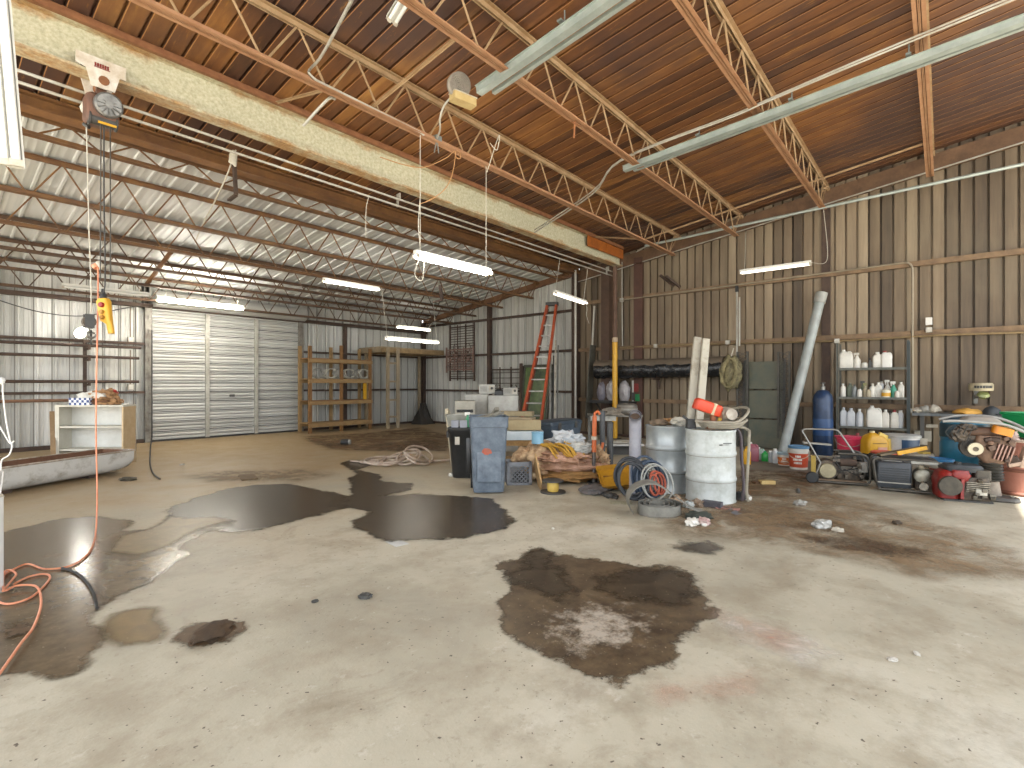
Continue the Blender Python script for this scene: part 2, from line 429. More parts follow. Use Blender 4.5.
# girts, columns, eave angles: the frame bolted to the sheets
tn = [0]
def trim(mb, mt):
    tn[0] += 1; return struct('trim_%d' % tn[0], mb, mt)
for z in (1.22, 2.44, 3.62): trim(M().box(XW-.16, XW-.045, YS, YB-.06, z-.035, z+.035), RUSTD)
for z in (1.0, 2.44, 3.8): trim(M().box(XW-.09, XW, YN, YS, z-.05, z+.05), mat('#6a543d', .7, 0, '#8f7455', 4, .5))
for z in (1.25, 2.44):
    trim(M().box(XL, D0-.14, YB-.15, YB-.045, z-.03, z+.03), RUSTD)
    trim(M().box(D1+.14, XW, YB-.15, YB-.045, z-.03, z+.03), RUSTD)
trim(M().box(XL, XW, YB-.2, YB-.05, DH+.0, DH+.09), RUSTD)
for x in (9.35,): trim(M().box(x-.05, x+.05, YB-.16, YB-.05, 0, DH), RUSTD)
# I-column in the far corner, at the grey/brown change, and along the brown wall
def col(x, y, h, w=.12): return M().box(x-w/2, x+w/2, y-w/2, y-w/2+.012, 0, h).box(x-w/2, x+w/2, y+w/2-.012, y+w/2, 0, h).box(x-.006, x+.006, y-w/2, y+w/2, 0, h)
trim(col(XW-.2, YB-.2, 3.75, .14), RUSTD)
trim(M().box(XW-.2, XW-.06, 11.62, 11.74, 0, deck(11.7)-.2), RUSTD)
trim(M().box(XW-.2, XW-.0, YS-.02, YS+.14, 0, deck(YS)-.15), RUSTD)
trim(M().box(XW-.06, XW-.0, 1.86, 2.02, 0, deck(2)-.3), RUSTD)
# sloping eave angles along the right wall
def slope_bar(x0, x1, y0, y1, off0, off1):
    m = M(); v = [(x, y, deck(y)-o) for y in (y0, y1) for o in (off1, off0) for x in (x0, x1)]
    return m.add(v, [(0,1,3,2),(4,6,7,5),(0,4,5,1),(2,3,7,6),(0,2,6,4),(1,5,7,3)])
trim(slope_bar(XW-.14, XW-.03, YS, YB-.1, .0, .2), mat('#6b4a33', .75, 0, '#86603f', 4, .6, .2))
trim(slope_bar(XW-.1, XW-.02, YN, YS, .10, .42), mat('#59402c', .7, 0, '#7a5c41', 4, .5))
trim(slope_bar(XW-.12, XW-.10, YN, YS, .40, .425), CONDUIT)
# rafter beam where the brown deck meets the pale sheets
m = M().box(XL, XW-.1, YS-.1, YS+.12, deck(YS)-.18, deck(YS)-.155).box(XL, XW-.1, YS-.02, YS+.02, deck(YS)-.16, deck(YS)).box(XL, XW-.1, YS-.1, YS+.12, deck(YS)-.03, deck(YS)-.005)
trim(m, mat('#6e4b30', .7, 0, '#93683a', 3, .6))
# skirting angle of rust and litter along the sheets' feet
trim(M().box(D1+.15, XW-.2, YB-.12, YB-.04, 0, .07), RUSTD)
trim(M().box(XL, D0-.15, YB-.12, YB-.04, 0, .09), RUSTD)
trim(M().box(XW-.12, XW-.04, YN, YB-.2, 0, .07), RUSTD)
# ---------------------------------------------------------------- roof joists
def joist(Y, mat_b, mat_t, label, group, x0=XL+.05, x1=XW-.12, gap=None, ph=0.0, dz=0.0):
    zt = deck(Y) - .03; zb = 5.374 - .137*Y + dz
    t = thing('roof_joist', label, 'roof joist', (x0, Y, zb), 0, group)
    m = M(t)
    for s in (-1, 1):
        m.box(x0, x1, Y+s*.033-.03, Y+s*.033+.03, zt-.008, zt); m.box(x0, x1, Y+s*.018-.004, Y+s*.018+.004, zt-.06, zt)
    obj('top_chord', m, mat_t, t)
    segs = [(x0, x1-.25)] if not gap else [(x0, gap[0]), (gap[1], x1-.25)]
    for a, b in segs:
        m = M(t)
        for s in (-1, 1):
            m.box(a, b, Y+s*.031-.028, Y+s*.031+.028, zb, zb+.008); m.box(a, b, Y+s*.016-.004, Y+s*.016+.004, zb, zb+.055)
        obj('bottom_chord', m, mat_b, t)
    m = M(t); ma = M(t); p = .7; n = int((x1-x0)/p); pts = []
    for i in range(n+1):
        x = x0 + .1 + ph + i*p
        if x + p/2 > x1 - .1: break
        for xa, za, xb, zb_ in ((x, zt-.03, x+p/2-.03, zb+.03), (x+p/2+.03, zb+.03, x+p, zt-.03)):
            if gap and gap[0]-.1 < (xa if za < zt-.1 else xb) < gap[1]+.1: continue
            (ma if gap and xa < gap[0] else m).tube([(xa, Y, za), (xb, Y, zb_)], .0125, 6)
    m.tube([(x1-.55, Y, zb+.03), (x1-.03, Y, zt-.05)], .014, 6)
    if not gap: obj('zigzag_web', m, mat_t, t)
    else: obj('zigzag_web', ma, mat_t, t); obj('zigzag_web', m, mat_t, t)
    m = M(t).box(x1-.12, x1+.06, Y-.07, Y+.07, zt-.1, zt-.04); obj('bearing_seat', m, mat_t, t)
    return t
g = 'open-web joists under the brown roof deck'
joist(5.17, JOIST_F, JOIST_FT, 'open-web steel joist under brown deck with white conduit clipped along it', g, ph=.1)
joist(3.67, JOIST_F, JOIST_FT, 'open-web joist whose bottom chord is cut through at the galvanized strip', g, gap=(4.22, 4.42), ph=.25)
joist(1.93, JOIST_F, JOIST_FT, 'open-web joist under brown deck, above the white tube lamp on the brown wall', g, ph=.0)
joist(.2, JOIST_F, JOIST_FT, 'open-web joist nearest the bright right-hand corner of the brown deck', g, ph=.3)
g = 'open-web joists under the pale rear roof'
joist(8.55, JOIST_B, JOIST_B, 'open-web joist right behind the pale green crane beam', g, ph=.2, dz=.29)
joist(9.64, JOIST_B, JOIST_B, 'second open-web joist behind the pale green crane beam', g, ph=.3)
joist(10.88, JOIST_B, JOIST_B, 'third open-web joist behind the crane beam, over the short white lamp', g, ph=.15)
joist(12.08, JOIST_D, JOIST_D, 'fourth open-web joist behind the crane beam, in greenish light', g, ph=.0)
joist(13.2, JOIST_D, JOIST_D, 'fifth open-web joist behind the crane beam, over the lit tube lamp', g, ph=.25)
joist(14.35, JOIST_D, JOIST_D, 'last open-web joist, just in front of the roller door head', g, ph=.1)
BY, BZ0, BZ1 = 6.6, 4.56, 5.03
def bridging(x, ys, label):
    m = M()
    for a, b in zip(ys[:-1], ys[1:]):
        za, zb = 5.374-.137*a+.05, 5.374-.137*b+.05
        if a > 6: za = BZ1-.02
        m.bar((x, a, za), (x, b, zb), .035, .006); m.bar((x+.015, a, za), (x+.015, b, zb), .006, .035)
    one('bridging_bar', m, JOIST_FT, label, 'bridging bar', group='bridging bars between the joists')
bridging(10.75, [6.45, 5.17], 'light brown angle bar from crane beam to first joist, far end')
bridging(10.75, [5.17, 3.67], 'light brown angle bar between first and second joist near brown wall')
bridging(10.75, [3.67, 1.93], 'light brown angle bar between second and third joist near brown wall')
bridging(10.75, [1.93, .2], 'light brown angle bar between third joist and the right-most joist')
bridging(3.02, [6.45, 5.17], 'short angle bar from crane beam to conduit joist, near the hoist')
bridging(3.55, [5.17, 3.67], 'angle bar between conduit joist and cut joist, near the bell box')
# short hangers clipped between rear joists
for px, py, py2, t, lab in ((234, 162, 195, 7.35, 'short brown steel hanger at the tied rope, behind the crane beam'), (440, 285, 300, 10.1, 'short brown steel hanger near the far end of the first rear joist')):
    p = PY(px, py, t); q = PY(px+2, py2, t)
    m = M().bar(p, q, .06, .04).bar(q - Vector((0,0,.0)), q + Vector((.0,.25,-.02)), .05, .03)
    one('joist_hanger', m, RUSTD, lab, 'hanger')
m = M().tube([PY(171, 252, 10.2), PY(147, 284, 11.2)], .045, 8); one('brace_pipe', m, JOIST_B, 'slanting pipe brace above the left post of the roller door', 'brace')

# ---------------------------------------------------------------- crane beam
BY, BZ0, BZ1 = 6.6, 4.56, 5.03
def ibeam(m, x0, x1, y, z0, z1, w, tf=.03, tw=.016):
    m.box(x0, x1, y-w/2, y+w/2, z0, z0+tf); m.box(x0, x1, y-w/2, y+w/2, z1-tf, z1); return m.box(x0, x1, y-tw/2, y+tw/2, z0+tf, z1-tf)
cb_ = thing('crane_beam', 'long pale green rusted crane beam hung under the brown roof', 'crane beam', (XL+.1, BY, BZ0))
obj('beam', ibeam(M(cb_), XL+.1, 12.25, BY, BZ0, BZ1, .2), m_beam(), cb_)
for a, b in ((10.5, 11.35), (11.37, 12.25)):
    obj('cover_plate', M(cb_).box(a, b, BY-.115, BY-.085, BZ1-.28, BZ1-.01), mat('#b4651c', .65, 0, '#8a4a1a', 5, .5), cb_)['label'] = 'rust-orange cover plate'
m = M(cb_)
for x in range(-2, 13, 2): m.box(x-.04, x+.04, BY-.12, BY+.12, BZ1, deck(BY)+.02)
m.box(XL+.1, 12.2, BY-.17, BY-.12, BZ1-.04, BZ1+.01).box(XL+.1, 12.2, BY-.13, BY-.12, BZ1-.0, BZ1+.06); obj('hanger_angle', m, RUST, cb_)
# pair of conduits below the beam
for dy, dz, lab in ((.19, -.10, 'upper'), (.24, -.19, 'lower')):
    m = M().tube([(XL+.1, BY+dy, BZ0+dz), (12.4, BY+dy, BZ0+dz)], .017, 8)
    for x in (-2, 5.2, 12): m.box(x-.008, x+.008, BY+dy-.02, BY+dy+.02, BZ0+dz-.02, BZ0+.0)
    one('conduit', m, CONDUIT, '%s of the two white conduits running behind the crane beam\'s foot' % lab, 'conduit', (0,0,0) , group='conduits under the crane beam')
# ---------------------------------------------------------------- hoist
hx, hy = 1.27, BY
hp = lambda px, py, t=5.2: PY(px, py, t)
tr = thing('beam_trolley', 'white steel beam trolley clamped on the crane beam', 'trolley', (hx, hy, BZ0))
poly = [(-.2,.15),(.2,.15),(.2,.02),(.15,.02),(.11,-.14),(-.08,-.14),(-.12,.02),(-.2,.04)]
for s in (-1, 1):
    obj('side_plate', M(T=Matrix.Translation((0, s*.125, 0))).prism(poly, .014, RX(90)), mat('#e9e4da', .5, 0, '#c3b29a', 8, .5), tr)
    for xx in (-.11, .11): obj('wheel', M().lathe([(.0,0),(.05,0),(.05,.04),(.0,.04)], (xx, s*.10-(.04 if s > 0 else 0), .08), 16, RX(-90)), DARKG, tr)
obj('load_pin', M().lathe([(0,-.16),(.045,-.15),(.045,.15),(0,.15)], (.02,0,-.06), 12, RX(90)), RUST, tr)
m = M()          # the dark red maker's mark on the plate: two stamped bars of lettering
for i in range(6): m.box(-.055+i*.02, -.041+i*.02, -.147, -.139, .06, .095)
m.box(-.06, .07, -.146, -.139, .05, .055); obj('plate_lettering', m, mat('#8a2f27', .6), tr)
ho = thing('electric_hoist', 'grey electric wire-rope hoist hanging from the white trolley', 'hoist', (hx+.02, hy-.02, BZ0-.47))
SC = Matrix.Scale(.68, 4)
m = M(T=SC).rl([(.0,.34,.32,.06),(.06,.40,.36,.06),(.36,.40,.36,.06),(.42,.30,.2,.05)], 3); m.box(-.06,.06,-.04,.04,.42,.6)
obj('housing', m, mat('#5e463a', .55, .2, '#7d5540', 7, .5), ho)
m = M(T=SC).lathe([(0,0),(.15,0),(.175,.02),(.175,.24),(.15,.26),(0,.26)], (.04,-.30,.22), 28, RX(-78)); obj('motor', m, mat('#8d8c88', .4, .5, '#5c5a56', 14, .5), ho)
m = M(T=SC)
for i in range(12):
    a = i*PI/6; m.bar((.04+.05*math.cos(a), -.305, .22+.05*math.sin(a)), (.04+.15*math.cos(a), -.303, .22+.15*math.sin(a)), .012, .012)
obj('motor_fins', m, STEEL, ho)
m = M(T=SC).lathe([(0,-.17),(.1,-.17),(.1,-.15),(.08,-.14),(.08,.14),(.1,.15),(.1,.17),(0,.17)], (0,-.1,.03), 18, RY(90)); obj('rope_drum', m, DARKG, ho)
obj('yellow_plate', M(T=SC).box(-.08,.14,-.235,-.22,-.06,-.03), YELLOW, ho)
hb = Vector((hx+.06, hy-.12, 0))
m = M(ho)
for dx in (-.06, .015): m.tube([(hb.x+dx, hb.y, BZ0-.42), (hb.x+dx*1.1-.0, hb.y, 2.5)], .006, 6)
obj('wire_rope', m, mat('#55524c', .5, .5), ho)
bl = thing('hook_block', 'small steel hook block at the lower end of the hoist ropes', 'hook block', (hb.x-.155, hb.y, 1.93))
SH = Matrix.Scale(.62, 4)
m = M(T=SH); m.lathe([(0,-.05),(.09,-.05),(.09,.05),(0,.05)], (0,0,.22), 16, RX(90)); obj('sheave', m, GREASE, bl)
obj('cheek_plate', M(T=SH).box(-.06,.06,-.065,-.05,.12,.34).box(-.06,.06,.05,.065,.12,.34), DARKG, bl)
m = M(T=SH).tube([(0,0,.13),(0,0,.08)] + arc((0.03,0,.02), .055, 120, 370, 14), [.014]*2 + [.018]*10 + [.013]*5, 8); obj('hook', m, STEEL, bl)
# pale chain / rope beside the block and pendant
m = M().tube(smooth([hp(86,118), hp(87,150), hp(89,230), hp(91,285), hp(91,318)], 5), .0055, 6); m.blob(hp(87,108), (.05,.05,.09), 3, .4, 2, 2)
one('hand_line', m, ROPEW, 'pale hand line hanging from the hoist down to the hook block', 'rope')
m = M().tube([hp(87,125), hp(89,127), hp(84,124)], .022, 6); one('rope_clamp', m, DARKG, 'small dark clamp gripping the pale hand line under the hoist', 'clamp')
pt = hp(106,334); pd = thing('pendant_control', 'yellow hoist pendant control with red stop button on a cable', 'pendant control', pt, FACE)
m = M(T=RY(-4)).rl([(.0,.05,.045,.015,.055,0),(.10,.055,.05,.018,.045,0),(.135,.10,.07,.02,.015,0),(.33,.115,.08,.02,0,0),(.36,.09,.06,.02,0,0)], 3)
obj('case', m, mat('#eeb63a', .45, 0, '#d99d2c', 6, .4), pd, bev=0)
for i, (z, r, mt) in enumerate(((.29,.026,RED),(.22,.021,mat('#c08a2c',.5)),(.165,.021,mat('#b57e28',.5)))):
    obj('push_button', M(T=RY(-4)).lathe([(0,0),(r,0),(r,.02),(r*.8,.028),(0,.028)], (.01,-.038,z), 16, RX(90)), mt, pd)
obj('cable_boot', M(T=RY(-4)).lathe([(.03,.36),(.012,.46),(0,.46)], (0,0,0), 12), BLACK, pd)
obj('suspension_cable', M(pd).tube(smooth([pt+Vector((-.06,0,.42)), hp(105,285), hp(104,200), hp(104,126)], 4), .007, 6), DARKG, pd)
# orange extension cord: plugged in up at the hoist line, down to the floor and into loops
c0 = [hp(97,266), hp(98,272), hp(98,300), hp(97,350), hp(96,420), hp(97,480), P(97,5.1,.25), P(96,5.0,.02)]
fl = [(93,545),(86,556),(70,566),(45,569),(28,564),(12,570),(2,577),(-6,590),(-4,600),(8,604),(25,600),(38,592),(50,578),(44,574),(28,577),(14,584)]
fl2 = [(3,591),(12,580),(16,574),(10,570),(4,573)]
fl3 = [(4,590),(15,586),(30,585),(38,588),(41,598),(40,610),(33,628),(22,642),(8,662),(-8,684)]
m = M().tube(smooth(c0 + [G(x,y,.012) for x,y in fl], 6), .0072, 7)
m.tube(smooth([G(x,y,.03) for x,y in fl2+fl3], 6), .0072, 7)
m.tube([hp(94.5,265), hp(97,268)], .03, 8)
one('extension_cord', m, CORD_O, 'orange extension cord hanging by the pendant and looping over wet floor', 'cord')
m = M().tube(smooth([G(x,y,.012) for x,y in ((62,568),(75,572),(85,580),(93,592),(97,608))], 6), .009, 7)
one('black_cable', m, BLACK, 'short black cable end curving across the wet patch at left', 'cable')
for px, py, ln in ((97,268,.07),):
    one('cord_connector', M().tube([hp(98,262), hp(101,266), hp(104,268)], .025, 8), WHITED, 'pale plug connector where the orange cord begins in the air', 'plug')

# ---------------------------------------------------------------- tube lamps
_gl = {}
def glow_of(v):
    if v not in _gl: _gl[v] = emit('#fff8ea', v)
    return _gl[v]
def lamp(p, q, label, lit=0, cords=(), tubes=2, w=.13, group='tube lamps', drop=None):
    p = Vector(p); q = Vector(q); mid = (p+q)/2
    t = thing('tube_lamp', label, 'fluorescent lamp', mid, 0, group)
    d = (q-p).normalized(); a = d.cross(Vector((0,0,1))).normalized(); up = a.cross(d)
    m = M(t).bar(p + up*.035, q + up*.035, w*.55, .06)
    if lit > 1000: w *= 1.0
    v = [o + a*s*w*.5*k + up*h for o in (p, q) for (s, k, h) in ((-1,1,.0),(-1,.5,.028),(1,.5,.028),(1,1,.0))]
    if lit < 2: m.add(v, [(0,1,5,4),(1,2,6,5),(2,3,7,6)])
    if lit < 2: m.add([x - up*.004 for x in v], [(0,1,5,4),(1,2,6,5),(2,3,7,6)])
    hs_ = obj('housing', m, WHITE, t)
    for s in ((-1, 1) if tubes == 2 else (0,)):
        o = a*s*w*(.27 if lit < 2 else .40) - up*.012
        obj('lamp_tube', M(t).tube([p+o+d*.03, q+o-d*.03], .018 if lit < 100 else .026, 10), glow_of(lit) if lit else TUBEW, t)
        for u, v_ in ((p+o, p+o+d*.03), (q+o-d*.03, q+o)): obj('lamp_holder', M(t).bar(u, v_, .035, .05), WHITED, hs_)
    for c in cords: obj('hanger_cord', M(t).tube([Vector(x) for x in c], .005 if len(c) < 3 else .006, 5), ROPEW, t)
    return t
Yd = 13.55
def bz(Y): return 5.374 - .137*Y
p, q = WY(157,304,Yd), WY(243,311.5,Yd); p.z = q.z = 3.36
lamp(p, q, 'lit tube lamp glowing above the roller door', 110, [(p+Vector((.15,0,.06)), p+Vector((.15,-.2,.35))), (q+Vector((-.15,0,.06)), q+Vector((-.15,-.2,.35)))], w=.2)
p, q = WY(62,289,Yd), WY(150,298,Yd); p.z = q.z = 3.42
lamp(p, q, 'unlit white tube lamp left of the lit one by the roller door', False, [(p+Vector((.2,0,.06)), p+Vector((.2,-.2,.3))), (q+Vector((-.2,0,.06)), q+Vector((-.2,-.2,.3)))])
Y = 5.17; p, q = WY(415,257,Y), WY(490,275.5,Y); p.z = q.z = 3.10
d_ = (q-p)*.06
lamp(p, q, 'white tube lamp hanging low on two long cords from the conduit joist', 60,
     [(p+d_+Vector((0,0,.05)), p+d_+Vector((0,0,bz(Y)-p.z))), (q-d_+Vector((0,0,.05)), q-d_+Vector((0,0,bz(Y)-q.z))),
      smooth([p+d_+Vector((.0,0,.75)), p+d_+Vector((-.03,0,.4)), p+d_+Vector((-.0,0,.05)), p+Vector((-.02,-.02,-.25)), p+Vector((.12,0,-.3)), p+Vector((.16,0,.02))], 5)])
Y = 10.75; p, q = WY(323,283,Y), WY(379,290.5,Y); p.z = q.z = 3.8
lamp(p, q, 'short white tube lamp tight under the third rear joist', 10.5, cords=[(p+Vector((.1,0,.05)), p+Vector((.1,.1,.1)))])
fe = q.copy()
Y = 10.75; p, q = WY(385.5,339,Y), WY(438,346,Y); p.z = q.z = 2.60
lamp(p, q, 'white tube lamp on long chains in front of the timber rack', 10.5, cords=[(p+Vector((.05,0,.05)), Vector((p.x-.05,10.85,bz(10.88)))), (q+Vector((-.05,0,.05)), Vector((q.x-.1,10.85,bz(10.88))))])
Y = 13.5; p, q = WY(397,325,Y), WY(430,329,Y); p.z = q.z = 3.30
lamp(p, q, 'farthest small white tube lamp in the rear corner', 12, cords=[(p+Vector((.1,0,.05)), p+Vector((.1,-.25,.25))), (q+Vector((-.1,0,.05)), q+Vector((-.1,-.25,.25)))])
Y = 6.95; p, q = WY(554,291,Y), WY(586,299.5,Y); p.z, q.z = 3.58, 3.50
LOW = BZ0-.19
lamp(p, q, 'white tube lamp hanging above the orange ladder', 3.0, cords=[(p+Vector((.05,0,.05)), Vector((p.x+.05, BY+.22, LOW))), (q+Vector((-.12,0,.05)), Vector((q.x-.12, BY+.22, LOW))),
     smooth([q, q+Vector((.05,0,-.15)), q+Vector((.02,0,-.3)), q+Vector((.15,0,-.5))], 4)])
X = 12.35; p, q = WX(740,272,X), WX(811,262,X); p.z = q.z = 4.0
lamp(p, q, 'white tube lamp in front of the brown wall, hung by a cord', 2, cords=[smooth([q+Vector((0,.02,.03)), q+Vector((0,-.25,-.03)), q+Vector((0,-.3,.25)), Vector((12.4,1.93,bz(1.93)+.02))], 5), (p+Vector((0,-.1,.05)), p+Vector((0.1,-.1,.95)))], w=.12)
p, q = PY(12,166,2.45), PY(-9,-70,2.3)
lamp(p, q, 'large white two-tube lamp hanging askew at the top left corner', False, [(q, q+Vector((0,0,.9)))], w=.085, tubes=2)
p = PY(402,12,4.95); 
lamp(WX(391,22,p.x), WX(409,-8,p.x), 'end of a white tube lamp by the cut joist at the top edge', False, [(p+Vector((0,0,.05)), p+Vector((0,0,.3)))])
# ---------------------------------------------------------------- galvanized strips under the joists
def strip(p, q, label, w=.09, h=.07):
    p = Vector(p); q = Vector(q); t = thing('galvanized_strip', label, 'strip channel', p, 0, 'galvanized strips under the joists')
    d = (q-p).normalized(); a = d.cross(Vector((0,0,1))).normalized()
    m = M(t); m.bar(p, q, w, .004); m.bar(p+a*w/2+Vector((0,0,h/2)), q+a*w/2+Vector((0,0,h/2)), .004, h); m.bar(p-a*w/2+Vector((0,0,h/2)), q-a*w/2+Vector((0,0,h/2)), .004, h)
    m.bar(p-a*(w/2+.014)+Vector((0,0,h)), q-a*(w/2+.014)+Vector((0,0,h)), .03, .004); m.bar(p+a*(w/2+.014)+Vector((0,0,h)), q+a*(w/2+.014)+Vector((0,0,h)), .03, .004)
    obj('channel', m, GALV, t)
    o = a*.135 if (a.x > 0) else -a*.135
    obj('side_rail', M(t).bar(p+o+d*.1+Vector((0,0,.03)), q+o+Vector((0,0,.03)), .05, .04), GALV, t)
    L = (q-p).length
    for i in range(1, int(L/1.2)+1):
        m = M(t); c = p + d*i*1.2; m.cb(c+Vector((0,0,.1)), (.2, .05, .02), math.atan2(a.y, a.x)); m.tube([c+Vector((0,0,.1)), c+Vector((0,0,.25))], .008, 6)
        obj('hanger_clip', m, GALVD, t)
strip((7.4, 3.9, 4.84), (7.4, -2.6, 5.28), 'long galvanized strip channel crossing under the joists at upper right')
strip((4.27, 4.1, 4.79), (4.27, -.5, 5.42), 'galvanized strip channel running up from the bell box at top centre')
for dz, dy, lab in ((.10, 0, 'upper'), (.05, .05, 'lower')):
    pts = smooth([(8.3, 6.4, 4.5+dz), (7.75, 4.7, 4.72+dz), (7.33-dy, 3.9, 4.92+dz), (7.28-dy, 2.2, 5.02+dz), (7.28-dy, 1.7, 5.08+dz), (7.25-dy, .2, 5.2+dz*1.2), (7.2-dy, -2.5, 5.4+dz)], 5)
    one('conduit', M().tube(pts, .012, 8), CONDUIT, '%s of two thin white conduits running beside the long galvanized strip' % lab, 'conduit', group='conduits beside the strip')
# bell box with round ribbed disc at the end of the strip
b = PY(463, 104, 5.95); bb = thing('bell_box', 'yellowed wooden box with round ribbed grey disc at a strip\'s end', 'bell box', b, FACE)
obj('box', M(T=RZ(38)).rl([(0,.30,.13,.01),(.085,.30,.13,.01)], 2), mat('#c9b27c', .6, 0, '#b69a60', 6, .5), bb)
obj('box_lid', M(T=RZ(38)).box(-.155,.155,-.07,.07,.085,.095), WHITED, bb)
prof = [(0,0)]
for i in range(6): prof += [(.02+i*.019, .018), (.03+i*.019, .006)]
prof += [(.137,.0),(.137,-.05),(0,-.05)]
obj('ribbed_disc', M().lathe(prof, (-.03,-.10,.16), 32, RZ(25) @ RX(112)), mat('#8b847a', .5, .2, '#a9a298', 8, .4), bb)
pts = smooth([b+Vector((-.12,.06,.06)), PY(444,106,5.95), PY(440,118,6.0), PY(440,130,6.1), PY(437,138,6.3)], 5)
obj('armoured_cable', M(bb).tube(pts, .011, 8), CONDUIT, bb)
one('junction_box', M(T=Matrix.Translation(WY(437,139,5.17))).cb((0,0,0), (.1,.08,.07)).tube([(0,0,0),(.03,0,-.18)], .008, 5).tube([(0,0,0),(-.05,0,-.2)], .008, 5), GALVD, 'small grey junction box with dangling wires on the conduit joist', 'junction box')
# white conduit bent down from the deck onto the first joist
Yc = 5.17
pts = smooth([WY(354,-4,3.3), PY(322,55,4.9), PY(311,68,5.5), WY(309,73,5.13), WY(316,80,5.13)], 5) + [WY(345,94.5,5.13), WY(420,132,5.13), WY(424,135,5.13)]
one('conduit', M().tube(pts, .014, 8), CONDUIT, 'white conduit bending down from the deck onto the first joist', 'conduit')
one('conduit', M().tube(smooth([PY(303,126,5.85), PY(322,105,5.8), PY(330,98,5.8), PY(335,99,5.85)], 5), .016, 8), CONDUIT, 'short bent white conduit between the crane beam and the first joist', 'conduit')
# loose tan wire looping along the first joist
pts = smooth([PY(380,157,6.2), PY(405,165,6.35), PY(425,167,6.5), PY(446,158,6.7), PY(455,152,6.75), PY(452,175,6.7), PY(444,190,6.7), PY(430,200,6.7), PY(419,204,6.6)], 6)
one('loose_wire', M().tube(pts, .006, 6).tube(arc(PY(458,155,6.75), .05, 0, 360, 14), .006, 6), mat('#b98a58', .6), 'loose tan wire looping from the first joist to a lamp cord', 'wire')
one('loose_wire', M().tube(smooth([PY(490,143,7.2), PY(497,150,7.3), PY(499,135,7.2), PY(487,172,7.55)], 5), .006, 6), ROPEW, 'pale wire hooked over the first joist at the second lamp cord', 'wire')
# tied rope on the first rear joist and cord going down to the left
pts = smooth([PY(236,150,7.2), PY(233,156,7.25), PY(229,170,7.4), PY(218,195,8.0), PY(205,220,8.8), PY(196,240,9.3)], 5)
one('tied_rope', M().tube(pts, .012, 6).blob(PY(233,158,7.25), (.06,.06,.11), 2, .5, 3, 2), ROPEW, 'pale rope knotted round the hanger behind the crane beam', 'rope')
one('hanging_wire', M().tube(smooth([PY(369,196,7.6), PY(366,210,7.6), PY(366,238,7.6)], 4), .005, 5), ROPEW, 'thin pale wire dangling from the conduits under the crane beam', 'wire')
# vertical wire drop and small tag hanging under joist by the strip
one('joist_clamp', M().bar(WY(575,119,3.67), WY(574,138,3.67), .02, .01).bar(WY(572,122,3.67), WY(580,126,3.67), .02, .01), RUSTL, 'small bent clip dangling from the cut joist', 'clip')
# ---------------------------------------------------------------- left side
# long weathered trough
tl = thing('feed_trough', 'long weathered white trough with rusty brown inside, by the cream cabinet', 'trough', (.74, 9.30, 0), math.radians(29))
def trsec(x, dz=0.0, sc=1.0, inn=0.0, wd=.62, hh=.36):
    pts = []
    for i in range(13):
        a = PI + PI*i/12
        y = wd/2 + (wd/2-inn)*math.cos(a)*(abs(math.cos(a))**-.5 if abs(math.cos(a)) > .01 else 0); z = hh + (hh-.03-inn)*math.sin(a)*sc*(abs(math.sin(a))**-.55 if abs(math.sin(a)) > .01 else 0)
        pts.append(Vector((x, y, z+dz)))
    return pts
L = 1.95
rows = [trsec(-1.6), trsec(-.6), trsec(.6), trsec(1.55), trsec(1.78, sc=.96), trsec(L-.06, sc=.86), trsec(L, sc=.72)]
m = M(); m.surf(rows); m.f.append(tuple(len(m.v)-13+i for i in range(13)))
obj('outer_shell', m, mat('#d3d1ca', .6, 0, '#9a9283', 4, .5, .15, .5, .72), tl, 50)
rows = [[p+Vector((0,0,.004)) for p in r] for r in [trsec(-1.58, inn=.025), trsec(.6, inn=.025), trsec(1.5, inn=.025), trsec(1.74, sc=.92, inn=.025), trsec(L-.1, sc=.8, inn=.025), trsec(L-.04, sc=.62, inn=.025)]]
m = M(); m.surf(rows); m.f.append(tuple(len(m.v)-13+i for i in range(13))); obj('rusty_inside', m, mat('#6b4c3a', .8, 0, '#8a6449', 5, .6, .2), tl, 50)
m = M().tube([(-1.6,0,.36),(1.45,0,.36),(L,0.0,.36),(L,.62,.36),(1.45,.62,.36),(-1.6,.62,.36)], .016, 6); obj('rim', m, mat('#8e7a66', .7, 0, '#c9c2b4', 9, .5), tl)
for x in (-1.0, .2, 1.35): obj('skid', M().box(x-.06, x+.06, .1, .56, 0, .055), RUSTD, tl)
# cream cabinet with open shelves
cl = P(89.5, 9.2); cb2 = thing('bookcase', 'cream open bookcase with two shelves behind the white trough', 'bookcase', cl, FACE+math.radians(3))
w, d, h = 1.17, .34, 1.04
CRM = mat('#d9d6c9', .55, 0, '#c5bfae', 4, .5)
obj('back_panel', M().box(-w/2, w/2, d-.015, d, 0, h), mat('#e4e4de', .5, 0, '#d0cfc6', 4, .5), cb2)
obj('side_panel', M().box(-w/2, -w/2+.03, 0, d, 0, h), CRM, cb2); 
obj('side_panel', M().box(w/2-.03, w/2, 0, d, 0, h), mat('#d8bf98', .6, 0, '#c7aa80', 5, .5), cb2)['label'] = 'tan bare end panel'
obj('top_panel', M().box(-w/2-.005, w/2+.005, -.01, d, h, h+.03), CRM, cb2)
for z in (.66, .25): obj('shelf', M().box(-w/2+.03, w/2-.03, .0, d-.02, z, z+.03), CRM, cb2)
obj('face_strip', M().box(-w/2, -w/2+.07, -.012, 0, 0, h), CRM, cb2)
def on_case(px, dy=.15, t=9.2): p = P(px, t+dy); p.z = h+.03; return p
bx = thing('patterned_box', 'navy and white patterned cardboard box on the cream bookcase', 'box', on_case(84, .1), FACE)
